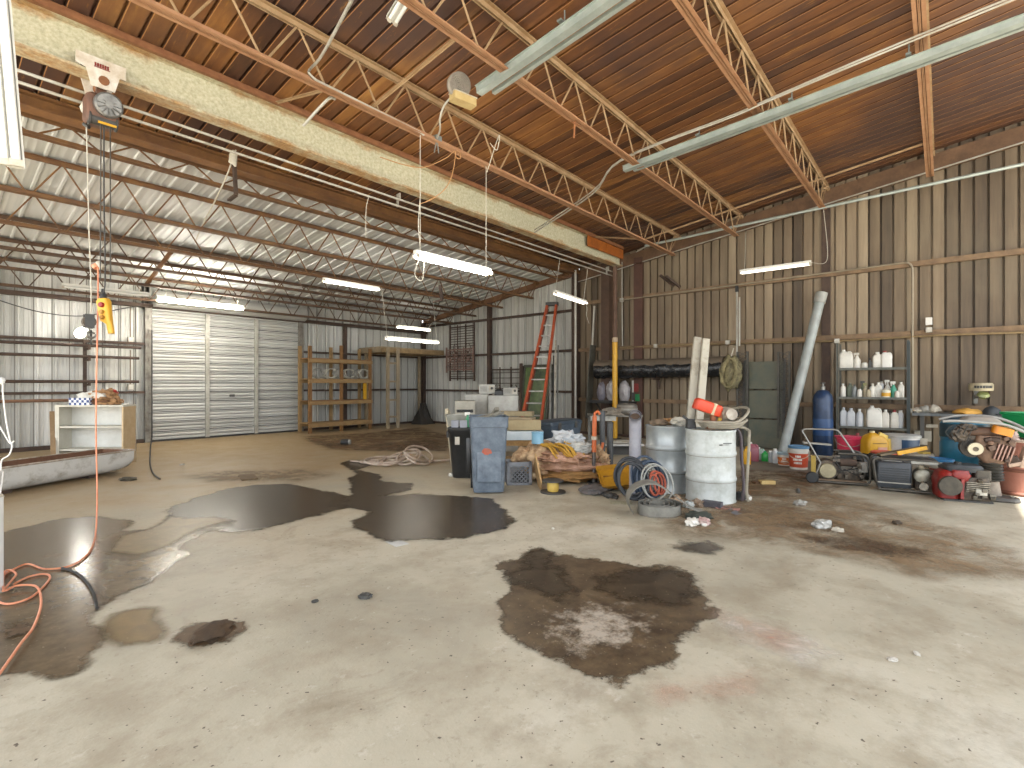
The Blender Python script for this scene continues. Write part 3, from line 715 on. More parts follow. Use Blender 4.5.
k = NT('patchwork_print'); ch = k.n('ShaderNodeTexChecker'); ch.inputs['Scale'].default_value = 22; k.l(k.co, ch.inputs[0]); ch.inputs[1].default_value = lin('#2b4378'); ch.inputs[2].default_value = lin('#d9dade')
obj('box_body', M().rl([(0,.36,.22,.01),(.13,.38,.23,.01)], 2, True, False), k.fin(ch.outputs[0], .5), bx)
obj('paper_filling', M().blob((.05,0,.14), (.15,.09,.09), 4, .4), WHITE, bx)
rp = thing('rag_heap', 'heap of tan and white rags on the cream bookcase', 'rags', on_case(103, .17), FACE)
obj('tan_rags', M().blob((0,0,.12), (.26,.13,.15), 5, .5, 3, 4, 0).blob((.22,-.02,.06), (.14,.1,.08), 6, .5, 3, 3, 0), mat('#8d6742', .8, 0, '#b78f63', 12, .5, .3), rp, 60)
obj('white_cloth', M().blob((-.02,-.09,.17), (.13,.07,.06), 7, .4, 3, 3), WHITE, rp, 60)
m = M()
for i in range(9): m.tube(smooth([(R.uniform(-.25,.3), -.12+R.uniform(-.03,.05), R.uniform(.02,.12)) for _ in range(4)], 4), .008, 5)
obj('loose_cords', m, mat('#6d4a30', .8), rp)
one('red_bundle', M().blob((0,0,.05), (.1,.09,.075), 9, .3, 2, 3, 0), RED, 'small red cloth bundle at the back of the rag heap', 'cloth', on_case(112, .29)+Vector((0,0,.16)), FACE)
one('timber_stake', M().bar(P(53.5, 9.0, .05), P(52, 9.3, .95), .07, .03), mat('#a58a66', .7, 0, '#84694a', 5, .5), 'short bare timber stake leaning against the left end of the bookcase', 'stake')
# pipe rack against the back wall
pr = thing('pipe_rack', 'steel wall rack with arms holding long pipes left of roller door', 'pipe rack', (1.05, YB-.45, 0))
for x in (-1.3, 1.6):
    m = M(); y0 = -.0 + .25; m.box(x-.03, x+.03, y0, y0+.06, 0, 2.45)
    for z in (1.0, 1.41, 1.97, 2.22): m.box(x-.025, x+.025, y0-.42, y0, z, z+.05).box(x-.025, x+.025, y0-.43, y0-.41, z, z+.1)
    obj('upright', m, RUSTD, pr)
for i, (z, y, x1, lab) in enumerate(((2.315, -.02, 2.55, 'top'), (2.065, -.06, 2.5, 'second'), (1.505, -.04, 2.5, 'third'), (1.095, -.08, 2.05, 'lowest'))):
    one('stored_pipe', M().tube([(XL+.4, YB-.45+y, z-.0), (1.1+x1-.0, YB-.45+y, z)], .035, 10), RUSTD if i != 3 else mat('#6b4a35', .7, 0, '#8b6a50', 3, .5), '%s long rusty pipe resting on the wall rack left of the roller door' % lab, 'pipe', group='pipes on the wall rack')
for px, py in ((130.5, 340), (130.5, 387)):
    p = WY(px, py, YB-.08); t = thing('outlet_box', 'small pale electrical box %s on the wall left of the roller door' % ('high' if py < 360 else 'low'), 'electrical box', p, 0, 'electrical boxes by the door')
    obj('box', M().box(-.06,.06,-.05,.04,-.07,.07), WHITED, t, bev=.006); obj('cover', M().box(-.045,.045,-.056,-.05,-.055,.055), WHITE, t); obj('conduit_stub', M().tube([(0,0,.07),(0,.0,.9)], .012, 6), CONDUITD, t)
# clamp lamp that glares on the wall
p = WY(82, 333, YB-.5); cl_ = thing('clamp_lamp', 'glaring clamp lamp with metal reflector at the left back wall', 'work lamp', p, math.radians(-38))
m = M().lathe([(.03,.16),(.06,.12),(.14,.0),(.145,-.01)], (0,0,0), 20, RX(-115), False); m.lathe([(.025,.16),(.055,.12),(.135,.0)], (0,0,0), 20, RX(-115), False); obj('reflector', m, mat('#b9b6a8', .3, .6), cl_)
obj('bulb', M().blob((0,-.02,-.01), (.075,.075,.075), 1, 0), GLOW, cl_)
obj('clamp', M().bar((0,.12,.03), (0,.46,.04), .03).bar((0,.34,.1), (0,.34,-.25), .03), DARKG, cl_)
one('slack_cable', M().tube(smooth([WY(-2,300,YB-.3), WY(40,312,YB-.3), WY(82,316,YB-.3), WY(120,309,YB-.3), WY(140,306,YB-.3)], 6), .012, 6), DARKG, 'dark slack cable sagging across the back wall behind the hook block', 'cable')
one('door_wire', M().tube([WY(152,330,YB-.25), WY(152,437,YB-.2)] + smooth([G(150.5,448,.02), G(150,462,.02), G(153,473,.02), G(160,479,.02)], 5), .012, 6), BLACK, 'thin black wire dropping beside the roller door onto the floor', 'wire')
# white post and string at the left edge
p = G(-19, 594); wp = thing('white_post', 'white steel post at the very left edge, over the orange cord', 'post', p, FACE)
obj('post', M().rl([(0,.2,.14,.02),(.66,.2,.14,.02)], 3), mat('#e8e8e6', .4, 0, '#d8d6d0', 5, .4), wp); obj('foot_plate', M().box(-.13,.13,-.1,.1,0,.012), WHITED, wp)
obj('top_cap', M().rl([(.66,.21,.15,.02),(.68,.19,.13,.02)], 3), WHITED, wp)
t0 = 4.6
pts = smooth([PY(-14,392,t0), PY(1,381,t0), PY(3,395,t0), PY(6,420,t0), PY(10,440,t0), PY(12,446,t0), PY(9,455,t0), PY(2,460,t0), PY(1,470,t0), PY(3,474,t0), PY(-2,505,t0-.6), P(-8,t0-1.1,.68)], 6)
m = M().tube(pts, .006, 6).blob(PY(1,381,t0), (.03,.03,.03), 2, .3).tube(smooth([PY(-3,422,t0), PY(3,432,t0), PY(10,443,t0), PY(14,441,t0)], 5), .0055, 6)
one('white_string', m, mat('#eeece6', .7), 'white knotted string trailing down to the post at the left edge', 'string')

# ---------------------------------------------------------------- timber rack at the back
rk = thing('timber_rack', 'yellow-brown timber shelf rack against the grey back wall', 'shelf rack', (7.65, 14.2, 0))
XR = [0.0, 1.02, 2.05]
for x in XR:
    for y in (0, .6):
        obj('post', M().box(x-.05, x+.05, y-.025, y+.025, 0, 2.58+R.uniform(-.05,.06)), WOODO if y == 0 else WOOD, rk)
for i, z in enumerate((.24, .90, 1.55, 2.16)):
    for y in (-.045, .045+.6-.09):
        obj('rail', M().box(-.05, 2.1, y-.02, y+.02, z-.07, z+.035), WOOD, rk)
    m = M(); 
    for j in range(4): m.box(-.03, 2.08, -.02+j*.14, .10+j*.14, z+.035, z+.06)
    obj('shelf_boards', m, WOODO if i % 2 else WOOD, rk)
cords_at = [(.3,'grey'),(.72,'white'),(1.0,'grey'),(1.35,'white'),(1.62,'grey'),(1.86,'white')]
names = ['left-most', 'second', 'third', 'fourth', 'fifth', 'right-most']
for i, (x, c) in enumerate(cords_at):
    m = M()
    for j in range(4):
        pts = [(7.65+x+.2*(1+.1*R.uniform(-1,1))*math.cos(a)*(1.0 if i%2 else .8), 14.22+.05*j+.04*math.sin(a*1.3+j), 1.625+.15+.14*math.sin(a)) for a in [k*PI/9 for k in range(18)]]
        m.tube(pts, .014, 6, True)
    one('cable_coil', m, GREYL if c == 'grey' else ROPEW, '%s of the cable coils standing on the timber rack\'s third shelf' % names[i], 'cable coil', group='cable coils on the timber rack')
one('spirit_level', M().box(7.65+1.86, 7.65+1.97, 14.27, 14.31, .96, 1.5), YELLOW, 'yellow board standing upright at the right end of the timber rack', 'board')
# raised timber platform with ladder legs
pf = thing('loft_platform', 'grey timber platform on ladder legs in the rear corner', 'platform', (9.85, 13.8, 0))
m = M()
for j in range(9): m.box(0, 2.7, .0+j*.14, .13+j*.14, 2.62, 2.66)
obj('deck_boards', m, WOODG, pf)
for y in (.0, 1.2): obj('joist', M().box(0, 2.7, y, y+.04, 2.48, 2.62), mat('#7d6544', .75, 0, '#a1875f', 5, .5), pf)
for x in (0, 1.3, 2.6): obj('cross_piece', M().box(x, x+.04, .04, 1.2, 2.48, 2.62), WOODG, pf)
for x in (.18, .58): obj('leg', M().box(x, x+.11, -.05, .0, 0, 2.62), WOODG if x < .5 else mat('#93836c', .75, 0, '#aa9a80', 5, .5), pf)
for z in (.35, .9, 1.5, 2.1): obj('rung', M().box(.18, .69, -.03, -.0, z, z+.06), WOODG, pf)
for x in (.2, 2.5): obj('rear_leg', M().box(x, x+.09, 1.16, 1.24, 0, 2.48), WOODG, pf)
# dark tarp cone in the corner
m = M(); rows = []
for i in range(7):
    z = .75*i/6; r = .34*(1-i/6)**1.3 + .07
    rows.append([Vector(((r+.05*math.sin(a*5+i))*math.cos(a), (r+.05*math.sin(a*5+i))*math.sin(a), z)) for a in [k*2*PI/24 for k in range(25)]])
m.surf(rows); m.f.append(tuple(len(m.v)-25+i for i in range(24)))
one('dark_tarp', m, mat('#25211c', .7, 0, '#3a342c', 8, .5), 'dark tarp gathered to a point in the rear corner', 'tarp', (XW-.62, YB-.68, 0))
# small motor and cord lying on the floor
p = G(345, 445); sm_ = thing('small_motor', 'small black and grey motor lying alone on the floor', 'motor', p, FACE)
SM7 = Matrix.Scale(.65, 4)
obj('motor_body', M(T=SM7).lathe([(0,-.14),(.09,-.14),(.11,-.1),(.11,.1),(.09,.14),(0,.14)], (0,0,.11), 18, RY(90)), BLACK, sm_)
obj('end_cap', M(T=SM7).lathe([(0,0),(.1,0),(.09,.06),(.03,.08),(0,.08)], (.14,0,.11), 18, RY(90)), GREYL, sm_)
obj('foot', M(T=SM7).box(-.12,.12,-.1,.1,0,.02), DARKG, sm_); obj('power_cord', M(T=SM7).tube(smooth([(-.14,0,.08),(-.3,-.05,.02),(-.5,.1,.02),(-.62,.0,.02)], 5), .012, 6), BLACK, sm_)
# heap of hose on the floor
m = M(); c = G(404, 463)
ux, uy = Vector((CA*0+SA, -CA, 0)), Vector((CA, SA, 0))
for j in range(8):
    cx = -.45+.11*j+R.uniform(-.05,.05); rx = R.uniform(.16,.36); ry = R.uniform(.2,.5); ph = R.uniform(0,6)
    pts = [c + ux*(cx+rx*math.cos(a)) + uy*(ry*math.sin(a)+R.uniform(-.02,.02)) + Vector((0,0,.03+.035*j*(.5+.5*math.sin(a+ph)))) for a in [k*2*PI/22 for k in range(22)]]
    m.tube(pts, .02, 6, True)
m.tube(smooth([c+ux*.35+Vector((0,0,.03)), c+ux*.62+uy*.1+Vector((0,0,.03)), c+ux*.8+uy*.2+Vector((0,0,.03)), c+ux*.86+uy*.35+Vector((0,0,.03))], 5), .017, 6)
m.tube(smooth([c-ux*.5+Vector((0,0,.03)), c-ux*.75-uy*.05+Vector((0,0,.03)), c-ux*1.0+uy*.05+Vector((0,0,.03))], 5), .017, 6)
one('hose_heap', m, mat('#c9bbaa', .65, 0, '#a68c7c', 9, .5), 'tangled heap of pale hose on the floor beside the dark puddle', 'hose')

# ---------------------------------------------------------------- grey bay of the right wall
def grille(x, y0, y1, z0, z1, cols, rows_, label, mt, deco=True):
    t = thing('window_grille', label, 'iron grille', (x, (y0+y1)/2, z0), 0, 'iron grilles on the grey wall')
    m = M(t)
    for y in (y0, y1): m.bar((x,y,z0), (x,y,z1), .045)
    for z in (z0+.1, z1-.1): m.bar((x,y0,z), (x,y1,z), .04)
    for k_ in range(1, 3):
        m.bar((x, y0+(y1-y0)*k_/3+.02, z0+.02), (x, y0+(y1-y0)*k_/3+.02, z1-.02), .03)
    obj('frame', m, mt, t)
    m = M(t)
    for i in range(rows_): z = z0+.12+(z1-z0-.24)*(i+.5)/rows_; m.tube([(x+.01,y0-.02,z),(x+.01,y1+.02,z)], .013, 6)
    obj('bars', m, mt, t)
    if deco:
        m = M(t)
        for k_ in range(cols):
            y = y0+(y1-y0)*(k_+.5)/cols; zc = z0+(z1-z0)*.5
            for s in (-1, 1):
                for u in (-1, 1): m.tube([(x-.01, y+s*(.03+.1*math.sin(a)), zc+u*(.16-.13*math.cos(a))) for a in [q*PI/8 for q in range(9)]], .012, 5)
            m.blob((x-.01,y,zc), (.02,.05,.06), 1, 0, 1, 2)
        obj('scroll_ornament', m, mt, t)
    return t
a, b = WX(450, 320, XW-.25), WX(474, 382, XW-.25)
grille(XW-.24, b.y, a.y, 1.55, 3.55, 2, 20, 'tall rusty iron grille hung high on the grey wall', RUSTD)
grille(XW-.34, b.y-.05, a.y+.08, 1.85, 2.75, 3, 7, 'pinkish iron grille hung in front of the tall rusty one', mat('#94786b', .65, 0, '#6d5348', 6, .5), True)
a, b = WX(489, 366, XW-.3), WX(522, 366, XW-.3)
grille(XW-.26, b.y, a.y, .25, 2.02, 2, 9, 'low dark iron grille with ornaments standing behind the white appliances', RUSTD)
# tall flat iron angle by the ladder
# stepladder leaning on the wall
ft = P(528, 13.3); tp = WX(552, 304, XW-.2)
ld = thing('stepladder', 'tall orange fibreglass stepladder leaning on the grey wall', 'ladder', ft, math.atan2(tp.y-ft.y, tp.x-ft.x) - PI/2)
dx_ = (Vector((tp.x,tp.y,0))-Vector((ft.x,ft.y,0))).length; hz = tp.z
def lp(s, u, o=0): return Vector((s*(.29-.15*u), dx_*u + o*.9, hz*u + o*-.35))   # side, how far up
for s in (-1, 1):
    obj('side_rail', M().bar(lp(s,0), lp(s,1), .06, .10, (0,-.8,.5)), ORANGE, ld)
    obj('rear_rail', M().bar(lp(s*.9,0,.16)+Vector((0,0,.056)), lp(s*.9,.97,.1), .03, .05, (0,-.8,.5)), mat('#7f4a38', .6, 0, '#5c3a2e', 6, .5), ld)
    obj('foot', M().cb(lp(s,.006)+Vector((0,0,-.0)), (.06,.12,.06)), BLACK, ld)
for i in range(11):
    u = .075 + i*.083; obj('step', M().bar(lp(-1,u)+Vector((.02,0,0)), lp(1,u)-Vector((.02,0,0)), .09, .035), mat('#b9b6ae', .45, .4, '#8c887e', 8, .5), ld)
obj('top_cap', M().bar(lp(-1,1)-Vector((.04,0,0)), lp(1,1)+Vector((.04,0,0)), .16, .1), DARKG, ld)
# green glass sheet, metal lengths
a, b = WX(523, 365, XW-.3), WX(549, 363, XW-.3)
gs = thing('framed_sheet', 'green tinted framed sheet leaning on the grey wall behind the ladder', 'sheet', ((XW-.5), (a.y+b.y)/2, 0))
hw = (a.y-b.y)/2
m = M(); T_ = RY(9); m.T = T_; m.box(-.01,.01,-hw,hw,0,2.05); 
k = NT('green_glass'); k.fin(k.ramp(k.noise(2.5,4,.6), [(.35,'#34402f'),(.6,'#586b40'),(.8,'#727b50')]), .25); obj('glass', m, k.m, gs)
m = M(); m.T = T_
for y in (-hw, hw): m.box(-.03,.03,y-.04,y+.04,0,2.07)
m.box(-.03,.03,-hw,hw,0,.08).box(-.03,.03,-hw,hw,1.99,2.07); obj('frame', m, mat('#4a4a3c', .6), gs)
for i, (px, w_, top, c) in enumerate(((549.5, .05, 2.25, GREYL), (552.5, .035, 2.3, DARKG), (554.5, .05, 2.75, WHITED), (557, .04, 2.6, GREY))):
    q = P(px, 13.6+.1*i); t_ = WX(px+1.2, 384, XW-.22); one('metal_length', M().bar((q.x,q.y,0.0), (t_.x, t_.y, top), w_, w_*.8), c, ['pale grey', 'thin dark', 'tallest off-white', 'mid grey'][i]+' metal length leaning on the wall right of the stepladder', 'metal length', group='metal lengths by the ladder')
one('iron_bar', M().bar((12.3, 10.02, 0), (12.58, 10.24, 2.1), .09, .05), RUSTD, 'dark rusty upright iron bar between the low grille and the green sheet', 'iron bar')

# ---------------------------------------------------------------- bins and appliances
def unit(px, t, w, d, h, label, mt, name, rz=0, z0=0):
    return thing(name, label, 'appliance', P(px, t, z0), FACE+rz)
APP = mat('#b9b7ad', .5, 0, '#96938a', 4, .5)
# stack of white air conditioners
def ac(px, t, w, d, h, z, label, rz, mt, seams=True):
    u = thing('air_conditioner', label, 'appliance', P(px, t, z), FACE+rz, 'old white appliances behind the bins')
    obj('cabinet', M().box(-w/2,w/2,0,d,0,h), mt, u, bev=.012)
    if h < .5:
        m = M()
        for i in range(9): m.box(-w*.42+i*w*.05, -w*.42+i*w*.05+w*.02, -.006, 0, h*.25, h*.8)
        obj('vent_grille', m, GREY, u)
        obj('control_panel', M().box(w*.12,w*.44,-.01,.0,h*.2,h*.85), WHITED, u); obj('knob', M().lathe([(0,0),(.03,0),(.025,.03),(0,.03)], (w*.3,-.01,h*.6), 12, RX(90)), DARKG, u)
    if z < .1: obj('front_panel', M().box(-w*.44,w*.44,-.012,.0,h*.08,h*.86), mt, u, bev=.004); obj('base_rail', M().box(-w/2+.02,w/2-.02,.02,d-.02,-.0,.03), DARKG, u)
    return u
ac(465, 10.6, .42, .5, 1.10, 0, 'leaning-looking tan-grey appliance with dark slot, left end of the row', .1, mat('#aca798', .55, 0, '#948e7e', 4, .5))
obj('dark_slot', M().box(-.17,.17,-.012,.0,.86,.92), BLACK, [o for o in C.objects if o.name.startswith('air_conditioner')][-1])
ac(476.5, 11.3, .5, .6, 1.22, 0, 'tall off-white appliance in the middle of the row behind the bins', .0, APP)
ac(503, 11.0, .64, .6, 1.2, 0, 'wide off-white appliance at the right end of the row behind the bins', -.05, APP)
ac(487, 11.7, .36, .3, .22, 1.22, 'small white unit lying on the middle appliance', .05, mat('#c6c4ba', .5, 0, '#a5a298', 5, .5))
ac(510.5, 11.2, .32, .3, .17, 1.2, 'small grey vented unit lying on the wide right appliance', 0, GREYL)
one('black_gadget', M().rl([(0,.2,.2,.03),(.1,.18,.18,.03),(.14,.1,.1,.03)], 3), BLACK, 'small black device between the two units on the appliances', 'device', P(499, 11.3, 1.2), FACE, bev=.004)
# grey wheeled bin
def wheelie(px, py_t, w, d, h, label, mt, spot=None):
    t = thing('wheeled_bin', label, 'trash bin', P(px, py_t), FACE+.10, 'wheeled bins')
    obj('body', M().rl([(0.02,w*.8,d*.72,.04),(.06,w*.82,d*.76,.05),(h*.86,w*.97,d*.95,.06),(h*.865,w*1.02,d,.06),(h-.02,w*1.03,d*1.01,.06),(h,w*1.05,d*1.03,.06),(h,w*.97,d*.95,.05),(h*.8,w*.92,d*.9,.05),(.1,w*.76,d*.7,.04)], 4, True, True), mt, t)
    m = M().cb((0,-d*.437,h*.5), (w*.62,.012,h*.66), 0, math.radians(-5.8)); obj('front_panel', m, mt, t, bev=.005)
    for s in (-1, 1): obj('wheel', M().lathe([(0,-.03),(.1,-.03),(.1,.03),(0,.03)], (s*w*.40,d*.42,.1), 18, RY(90)), BLACK, t)
    obj('axle', M().tube([(-w*.4,d*.42,.1),(w*.4,d*.42,.1)], .012, 8), STEEL, t)
    obj('handle', M().tube(smooth([(-w*.36,d*.48,h-.06),(-w*.36,d*.6,h-.02),(w*.36,d*.6,h-.02),(w*.36,d*.48,h-.06)], 4), .016, 8), mt, t)
    return t
BING = mat('#525d69', .5, 0, '#747f8a', 9, .5, .1)
wb = wheelie(488, 6.95, .50, .56, 1.02, 'faded blue-grey wheeled trash bin with an orange paint patch', BING)
obj('paint_patch', M(T=RX(-5.8)).blob((-.03,-.305,.56), (.06,.004,.065), 3, .5, 3, 3), mat('#b9553a', .7, 0, '#8d5a4a', 14, .5), wb)
obj('lid_inside', M().rl([(.93,.46,.5,.05),(.97,.46,.5,.05)], 3), mat('#44423c', .7, 0, '#6b665a', 9, .6), wb)
m = M().bar((-.2,.1,.97),(.18,.05,1.07), .12, .03).bar((-.1,-.1,.98),(.2,.1,1.06), .09, .03).bar((.05,.15,.98),(.12,-.05,1.12),.06,.04); o = obj('scrap_pieces', m, mat('#69665c', .7, 0, '#8f8a7c', 6, .5), wb)
# black round bin
bp = P(467.5, 8.1); bk = thing('trash_can', 'black plastic trash can half hidden left of the blue-grey bin', 'trash bin', bp, FACE)
obj('can_body', M().rl([(0,.44,.44,.12),(.06,.46,.46,.12),(.68,.56,.52,.12),(.72,.6,.56,.12),(.77,.6,.56,.12),(.77,.54,.5,.1),(.6,.5,.46,.1)], 4), BLACKG, bk)
m = M()
for s in (-1,1): m.cb((s*.3,0,.66), (.05,.16,.1))
obj('side_handle', m, BLACK, bk, bev=.01)
obj('vertical_ribs', M().cb((.04,-.24,.35), (.08,.04,.55)).cb((.17,-.235,.35), (.05,.04,.55)), BLACKG, bk, bev=.012)
obj('white_label', M().box(-.17,-.10,-.262,-.255,.52,.64), WHITED, bk)
tb = thing('plastic_tub', 'grey-white plastic tub resting in the black trash can', 'tub', P(458.5, 8.25, .78), FACE)
obj('tub_body', M().rl([(0,.30,.26,.05),(.16,.38,.32,.05),(.18,.4,.34,.05),(.18,.36,.3,.05),(.06,.3,.24,.04)], 4), mat('#a7a69c', .5, 0, '#8a887c', 6, .5), tb)
sb = thing('spray_bottle', 'white and green spray bottle standing by the grey-white tub', 'spray bottle', P(468, 7.98, .78), FACE)
obj('bottle', M().lathe([(0,0),(.04,0),(.04,.12),(.015,.17),(.015,.2),(0,.2)], (0,0,0), 14), mat('#2f8a5c', .4), sb)
obj('trigger_head', M().box(-.03,.03,-.02,.02,.19,.23).box(-.05,-.03,-.015,.015,.17,.23), WHITE, sb, bev=.004)
m = M().box(-.12,-.01,-.06,.0,0,.11).box(.01,.12,-.06,.0,0,.11)
one('grey_boxes', m, mat('#8f9199', .5), 'pair of joined small grey boxes under the tub on the black can', 'box', P(459.5, 7.93, .78), FACE)
one('leaning_panel', M().bar(P(454,8.75), P(447.5,8.95,1.0), .05, .3, (CA,SA,0)), mat('#c2b79c', .6, 0, '#9d9279', 6, .5), 'narrow tan panel leaning behind the black trash can', 'panel')
# milk crate
def crate(p, rz, w, d, h, mt, label):
    t = thing('milk_crate', label, 'crate', p, rz)
    m = M()
    for z0, z1 in ((0,.03),(h-.06,h)):
        m.box(-w/2,w/2,-d/2,-d/2+.02,z0,z1).box(-w/2,w/2,d/2-.02,d/2,z0,z1).box(-w/2,-w/2+.02,-d/2,d/2,z0,z1).box(w/2-.02,w/2,-d/2,d/2,z0,z1)
    for sx in (-1,1):
        for sy in (-1,1): m.box(sx*(w/2-.02)-.02,sx*(w/2-.02)+.02,sy*(d/2-.02)-.02,sy*(d/2-.02)+.02,0,h)
    obj('frame', m, mt, t)
    for fx, (ax, off) in enumerate((((1,0),(0,-d/2+.012)), ((1,0),(0,d/2-.012)), ((0,1),(-w/2+.012,0)), ((0,1),(w/2-.012,0)))):
        m = M(); L_ = (w if ax[0] else d)-.06
        z0_, z1_ = .03, h-.06; hh = z1_-z0_
        for i in range(-6, 7):
            for sg in (1, -1):
                u0 = i*L_/5; ta = 0.0; tb = 1.0; du = sg*hh
                for lim, sgn in ((-L_/2, 1), (L_/2, -1)):       # clip the slanting bar to the side's width
                    fa = sgn*(u0-lim); fb = sgn*(u0+du-lim)
                    if fa < 0 and fb < 0: ta, tb = 1, 0; break
                    if fa < 0: ta = max(ta, fa/(fa-fb))
                    elif fb < 0: tb = min(tb, fa/(fa-fb))
                if tb-ta < .08: continue
                m.bar((ax[0]*(u0+du*ta)+off[0], ax[1]*(u0+du*ta)+off[1], z0_+hh*ta), (ax[0]*(u0+du*tb)+off[0], ax[1]*(u0+du*tb)+off[1], z0_+hh*tb), .013)
        obj('lattice_side', m, mt, t)
    obj('bottom', M().box(-w/2+.01,w/2-.01,-d/2+.01,d/2-.01,.005,.015), mt, t); return t
crate(P(518, 7.5), FACE+.12, .36, .34, .33, mat('#777a80', .5, 0, '#8f9297', 6, .5), 'grey lattice milk crate on the floor by the blue-grey bin')
m = M().blob((0,0,0), (.09,.08,.08), 3, .5, 3, 3)
one('crate_rags', m, mat('#3c3d3e', .7, 0, '#2b2926', 9, .5), 'grey rags stuffed in the milk crate', 'rags', P(519,7.5,.10), FACE)
# ---------------------------------------------------------------- work table, lumber, heap
tt = thing('timber_stand', 'rough timber stand with particle-board top behind the milk crate', 'stand', P(518, 8.95), FACE+.05)
obj('top_board', M().box(-.36,.40,-.25,.3,.40,.50), mat('#9c7647', .8, 0, '#c39a62', 14, .5, .3), tt)
for x, y in ((-.28,-.2),(.03,-.22),(.3,-.2),(-.28,.24),(.3,.24)): obj('leg', M().box(x-.045,x+.045,y-.03,y+.03,0,.40), WOODG, tt)
obj('stretcher', M().box(-.3,.1,-.24,-.22,.13,.22), WOOD, tt)
ic = thing('foam_slab', 'pale blue-white slab lying on the timber stand', 'slab', P(521.5, 8.9, .50), FACE+.05)
obj('slab', M().rl([(0,.70,.5,.03),(.15,.72,.5,.03)], 3), mat('#b9c7cc', .6, 0, '#d6dcdc', 5, .5), ic, bev=0)
for i, (px, z, w_, h_, rz, c, lab) in enumerate(((513, .66, .8, .09, -.5, WOODG, 'lowest grey plank of the small lumber stack'), (524, .665, .56, .17, .12, mat('#9b8a66', .75, 0, '#b3a27c', 5, .5), 'thick tan timber block at the front of the lumber stack'), (514, .78, .75, .09, -.42, WOODG, 'grey plank lying across the thick tan block'), (516, .885, .62, .085, -.25, mat('#a09273', .75, 0, '#857758', 4, .5), 'topmost pale plank of the lumber stack'))):
    one('lumber', M().box(-w_/2,w_/2,-.1,.1,0,h_), c, lab, 'lumber', P(px, 9.05 if i != 1 else 8.8, z), FACE+rz, 'lumber on the timber stand', bev=.006)
# blue-grey truck tool box
tbx = thing('truck_tool_box', 'long slate-blue plastic tool chest lying behind the rag heap', 'tool box', P(557, 9.7, .34), math.radians(4))
TBM = mat('#44525f', .45, 0, '#5c6b78', 7, .5)
obj('chest_body', M().rl([(0,1.0,.40,.03),(.34,1.12,.46,.03),(.36,1.14,.48,.03)], 3), TBM, tbx)
obj('lid', M().rl([(.365,1.14,.48,.03),(.42,1.12,.46,.04),(.44,.98,.34,.04)], 3), mat('#36424d', .45, 0, '#4f5d69', 7, .5), tbx)
for x in (-.3,.3): obj('latch', M().box(x-.04,x+.04,-.255,-.235,.28,.4), STEEL, tbx)
obj('panel_ribs', M().box(-.42,-.06,-.232,-.215,.06,.28).box(.06,.42,-.232,-.215,.06,.28), TBM, tbx, bev=.004)
ps = thing('pallet', 'weathered wooden pallet stack under the slate-blue tool chest', 'pallet', P(557, 9.7), math.radians(4))
for j in range(2):
    m = M()
    for i in range(5): m.box(-.55,.55,-.36+i*.16,-.25+i*.16,j*.17+.13,j*.17+.16)
    obj('deck_boards', m, WOODG, ps)
    m = M()
    for x in (-.5,0,.5): m.box(x-.03,x+.03,-.38,.42,j*.17+.0,j*.17+.13)
    obj('stringers', m, WOODG, ps)
obj('upper_support', M().box(-.45,.45,-.3,.3,.33,.34), WOODG, ps)
pc = thing('paint_can', 'light blue paint can standing at the left of the rag heap', 'paint can', P(537.5, 7.75, .55), FACE)
obj('can', M().lathe([(0,0),(.09,0),(.09,.16),(.094,.165),(.094,.175),(.08,.175),(.08,.17),(0,.17)], (0,0,0), 22), mat('#7fb3cf', .45, 0, '#92bfd6', 9), pc)
# crumpled heap of carpet pads / sacks
hp_ = thing('padding_heap', 'big crumpled heap of tan and pink carpet padding on the floor', 'padding', P(561, 7.75), FACE)
TANF = mat('#d0b28c', .85, 0, '#9a7a5a', 7, .5, .8, .42, .6)
PNKF = mat('#cfa68e', .85, 0, '#a07a5e', 6, .5, .8, .42, .6)
m = M().blob((-.36,.02,.28), (.31,.30,.28), 1, .42, 1.7, 5, 0); obj('rolled_pad', m, TANF, hp_, 60)
m = M().blob((.18,.0,.22), (.50,.36,.15), 2, .3, 1.8, 4, 0).blob((.02,-.1,.36), (.42,.28,.10), 8, .4, 2, 5, 0); obj('folded_pad', m, PNKF, hp_, 60)
m = M().blob((.12,-.1,.10), (.48,.34,.10), 3, .35, 2.2, 4, 0); obj('bottom_pad', m, mat('#a27a45', .85, 0, '#8b6a3f', 6, .5, .4), hp_, 60)
m = M().blob((.50,.05,.24), (.2,.28,.25), 4, .6, 3.0, 5, 0); obj('end_pad', m, TANF, hp_, 60)
m = M()
for i in range(16):
    x = -.2+.027*i+R.uniform(-.07,.07); y = -.24+R.uniform(-.08,.12)
    m.tube(smooth([(x-.12+R.uniform(-.05,.05), y+.1, .52+R.uniform(0,.06)), (x, y, .50+R.uniform(0,.05)), (x+.06, y-.05, .42+R.uniform(0,.04)), (x+.12, y-.08, .36+R.uniform(0,.05))], 4), .015, 6)
one('yellow_straps', M(T=Matrix.Translation((0,0,0))).add(m.v, m.f), mat('#c79a30', .65, 0, '#a97c25', 9, .5), 'tangle of yellow straps draped over the padding heap', 'straps', P(561, 7.75, .0), FACE)
one('clear_plastic_bag', M().blob((0,0,.12), (.25,.18,.14), 5, .5, 2.6, 4, 0), mat('#b6bcc0', .3, 0, '#d3d7d8', 9, .5, .3), 'crumpled clear plastic bag behind the yellow straps', 'plastic bag', P(566, 7.95, .46), FACE, sm=60)
one('white_rags', M().blob((0,0,.07), (.2,.13,.1), 6, .5, 3, 4, 0), mat('#c9c9c2', .75, 0, '#9fa09b', 9, .5, .3), 'small bunch of white rags right of the yellow straps', 'rags', P(578.5, 7.6, .42), FACE, sm=60)
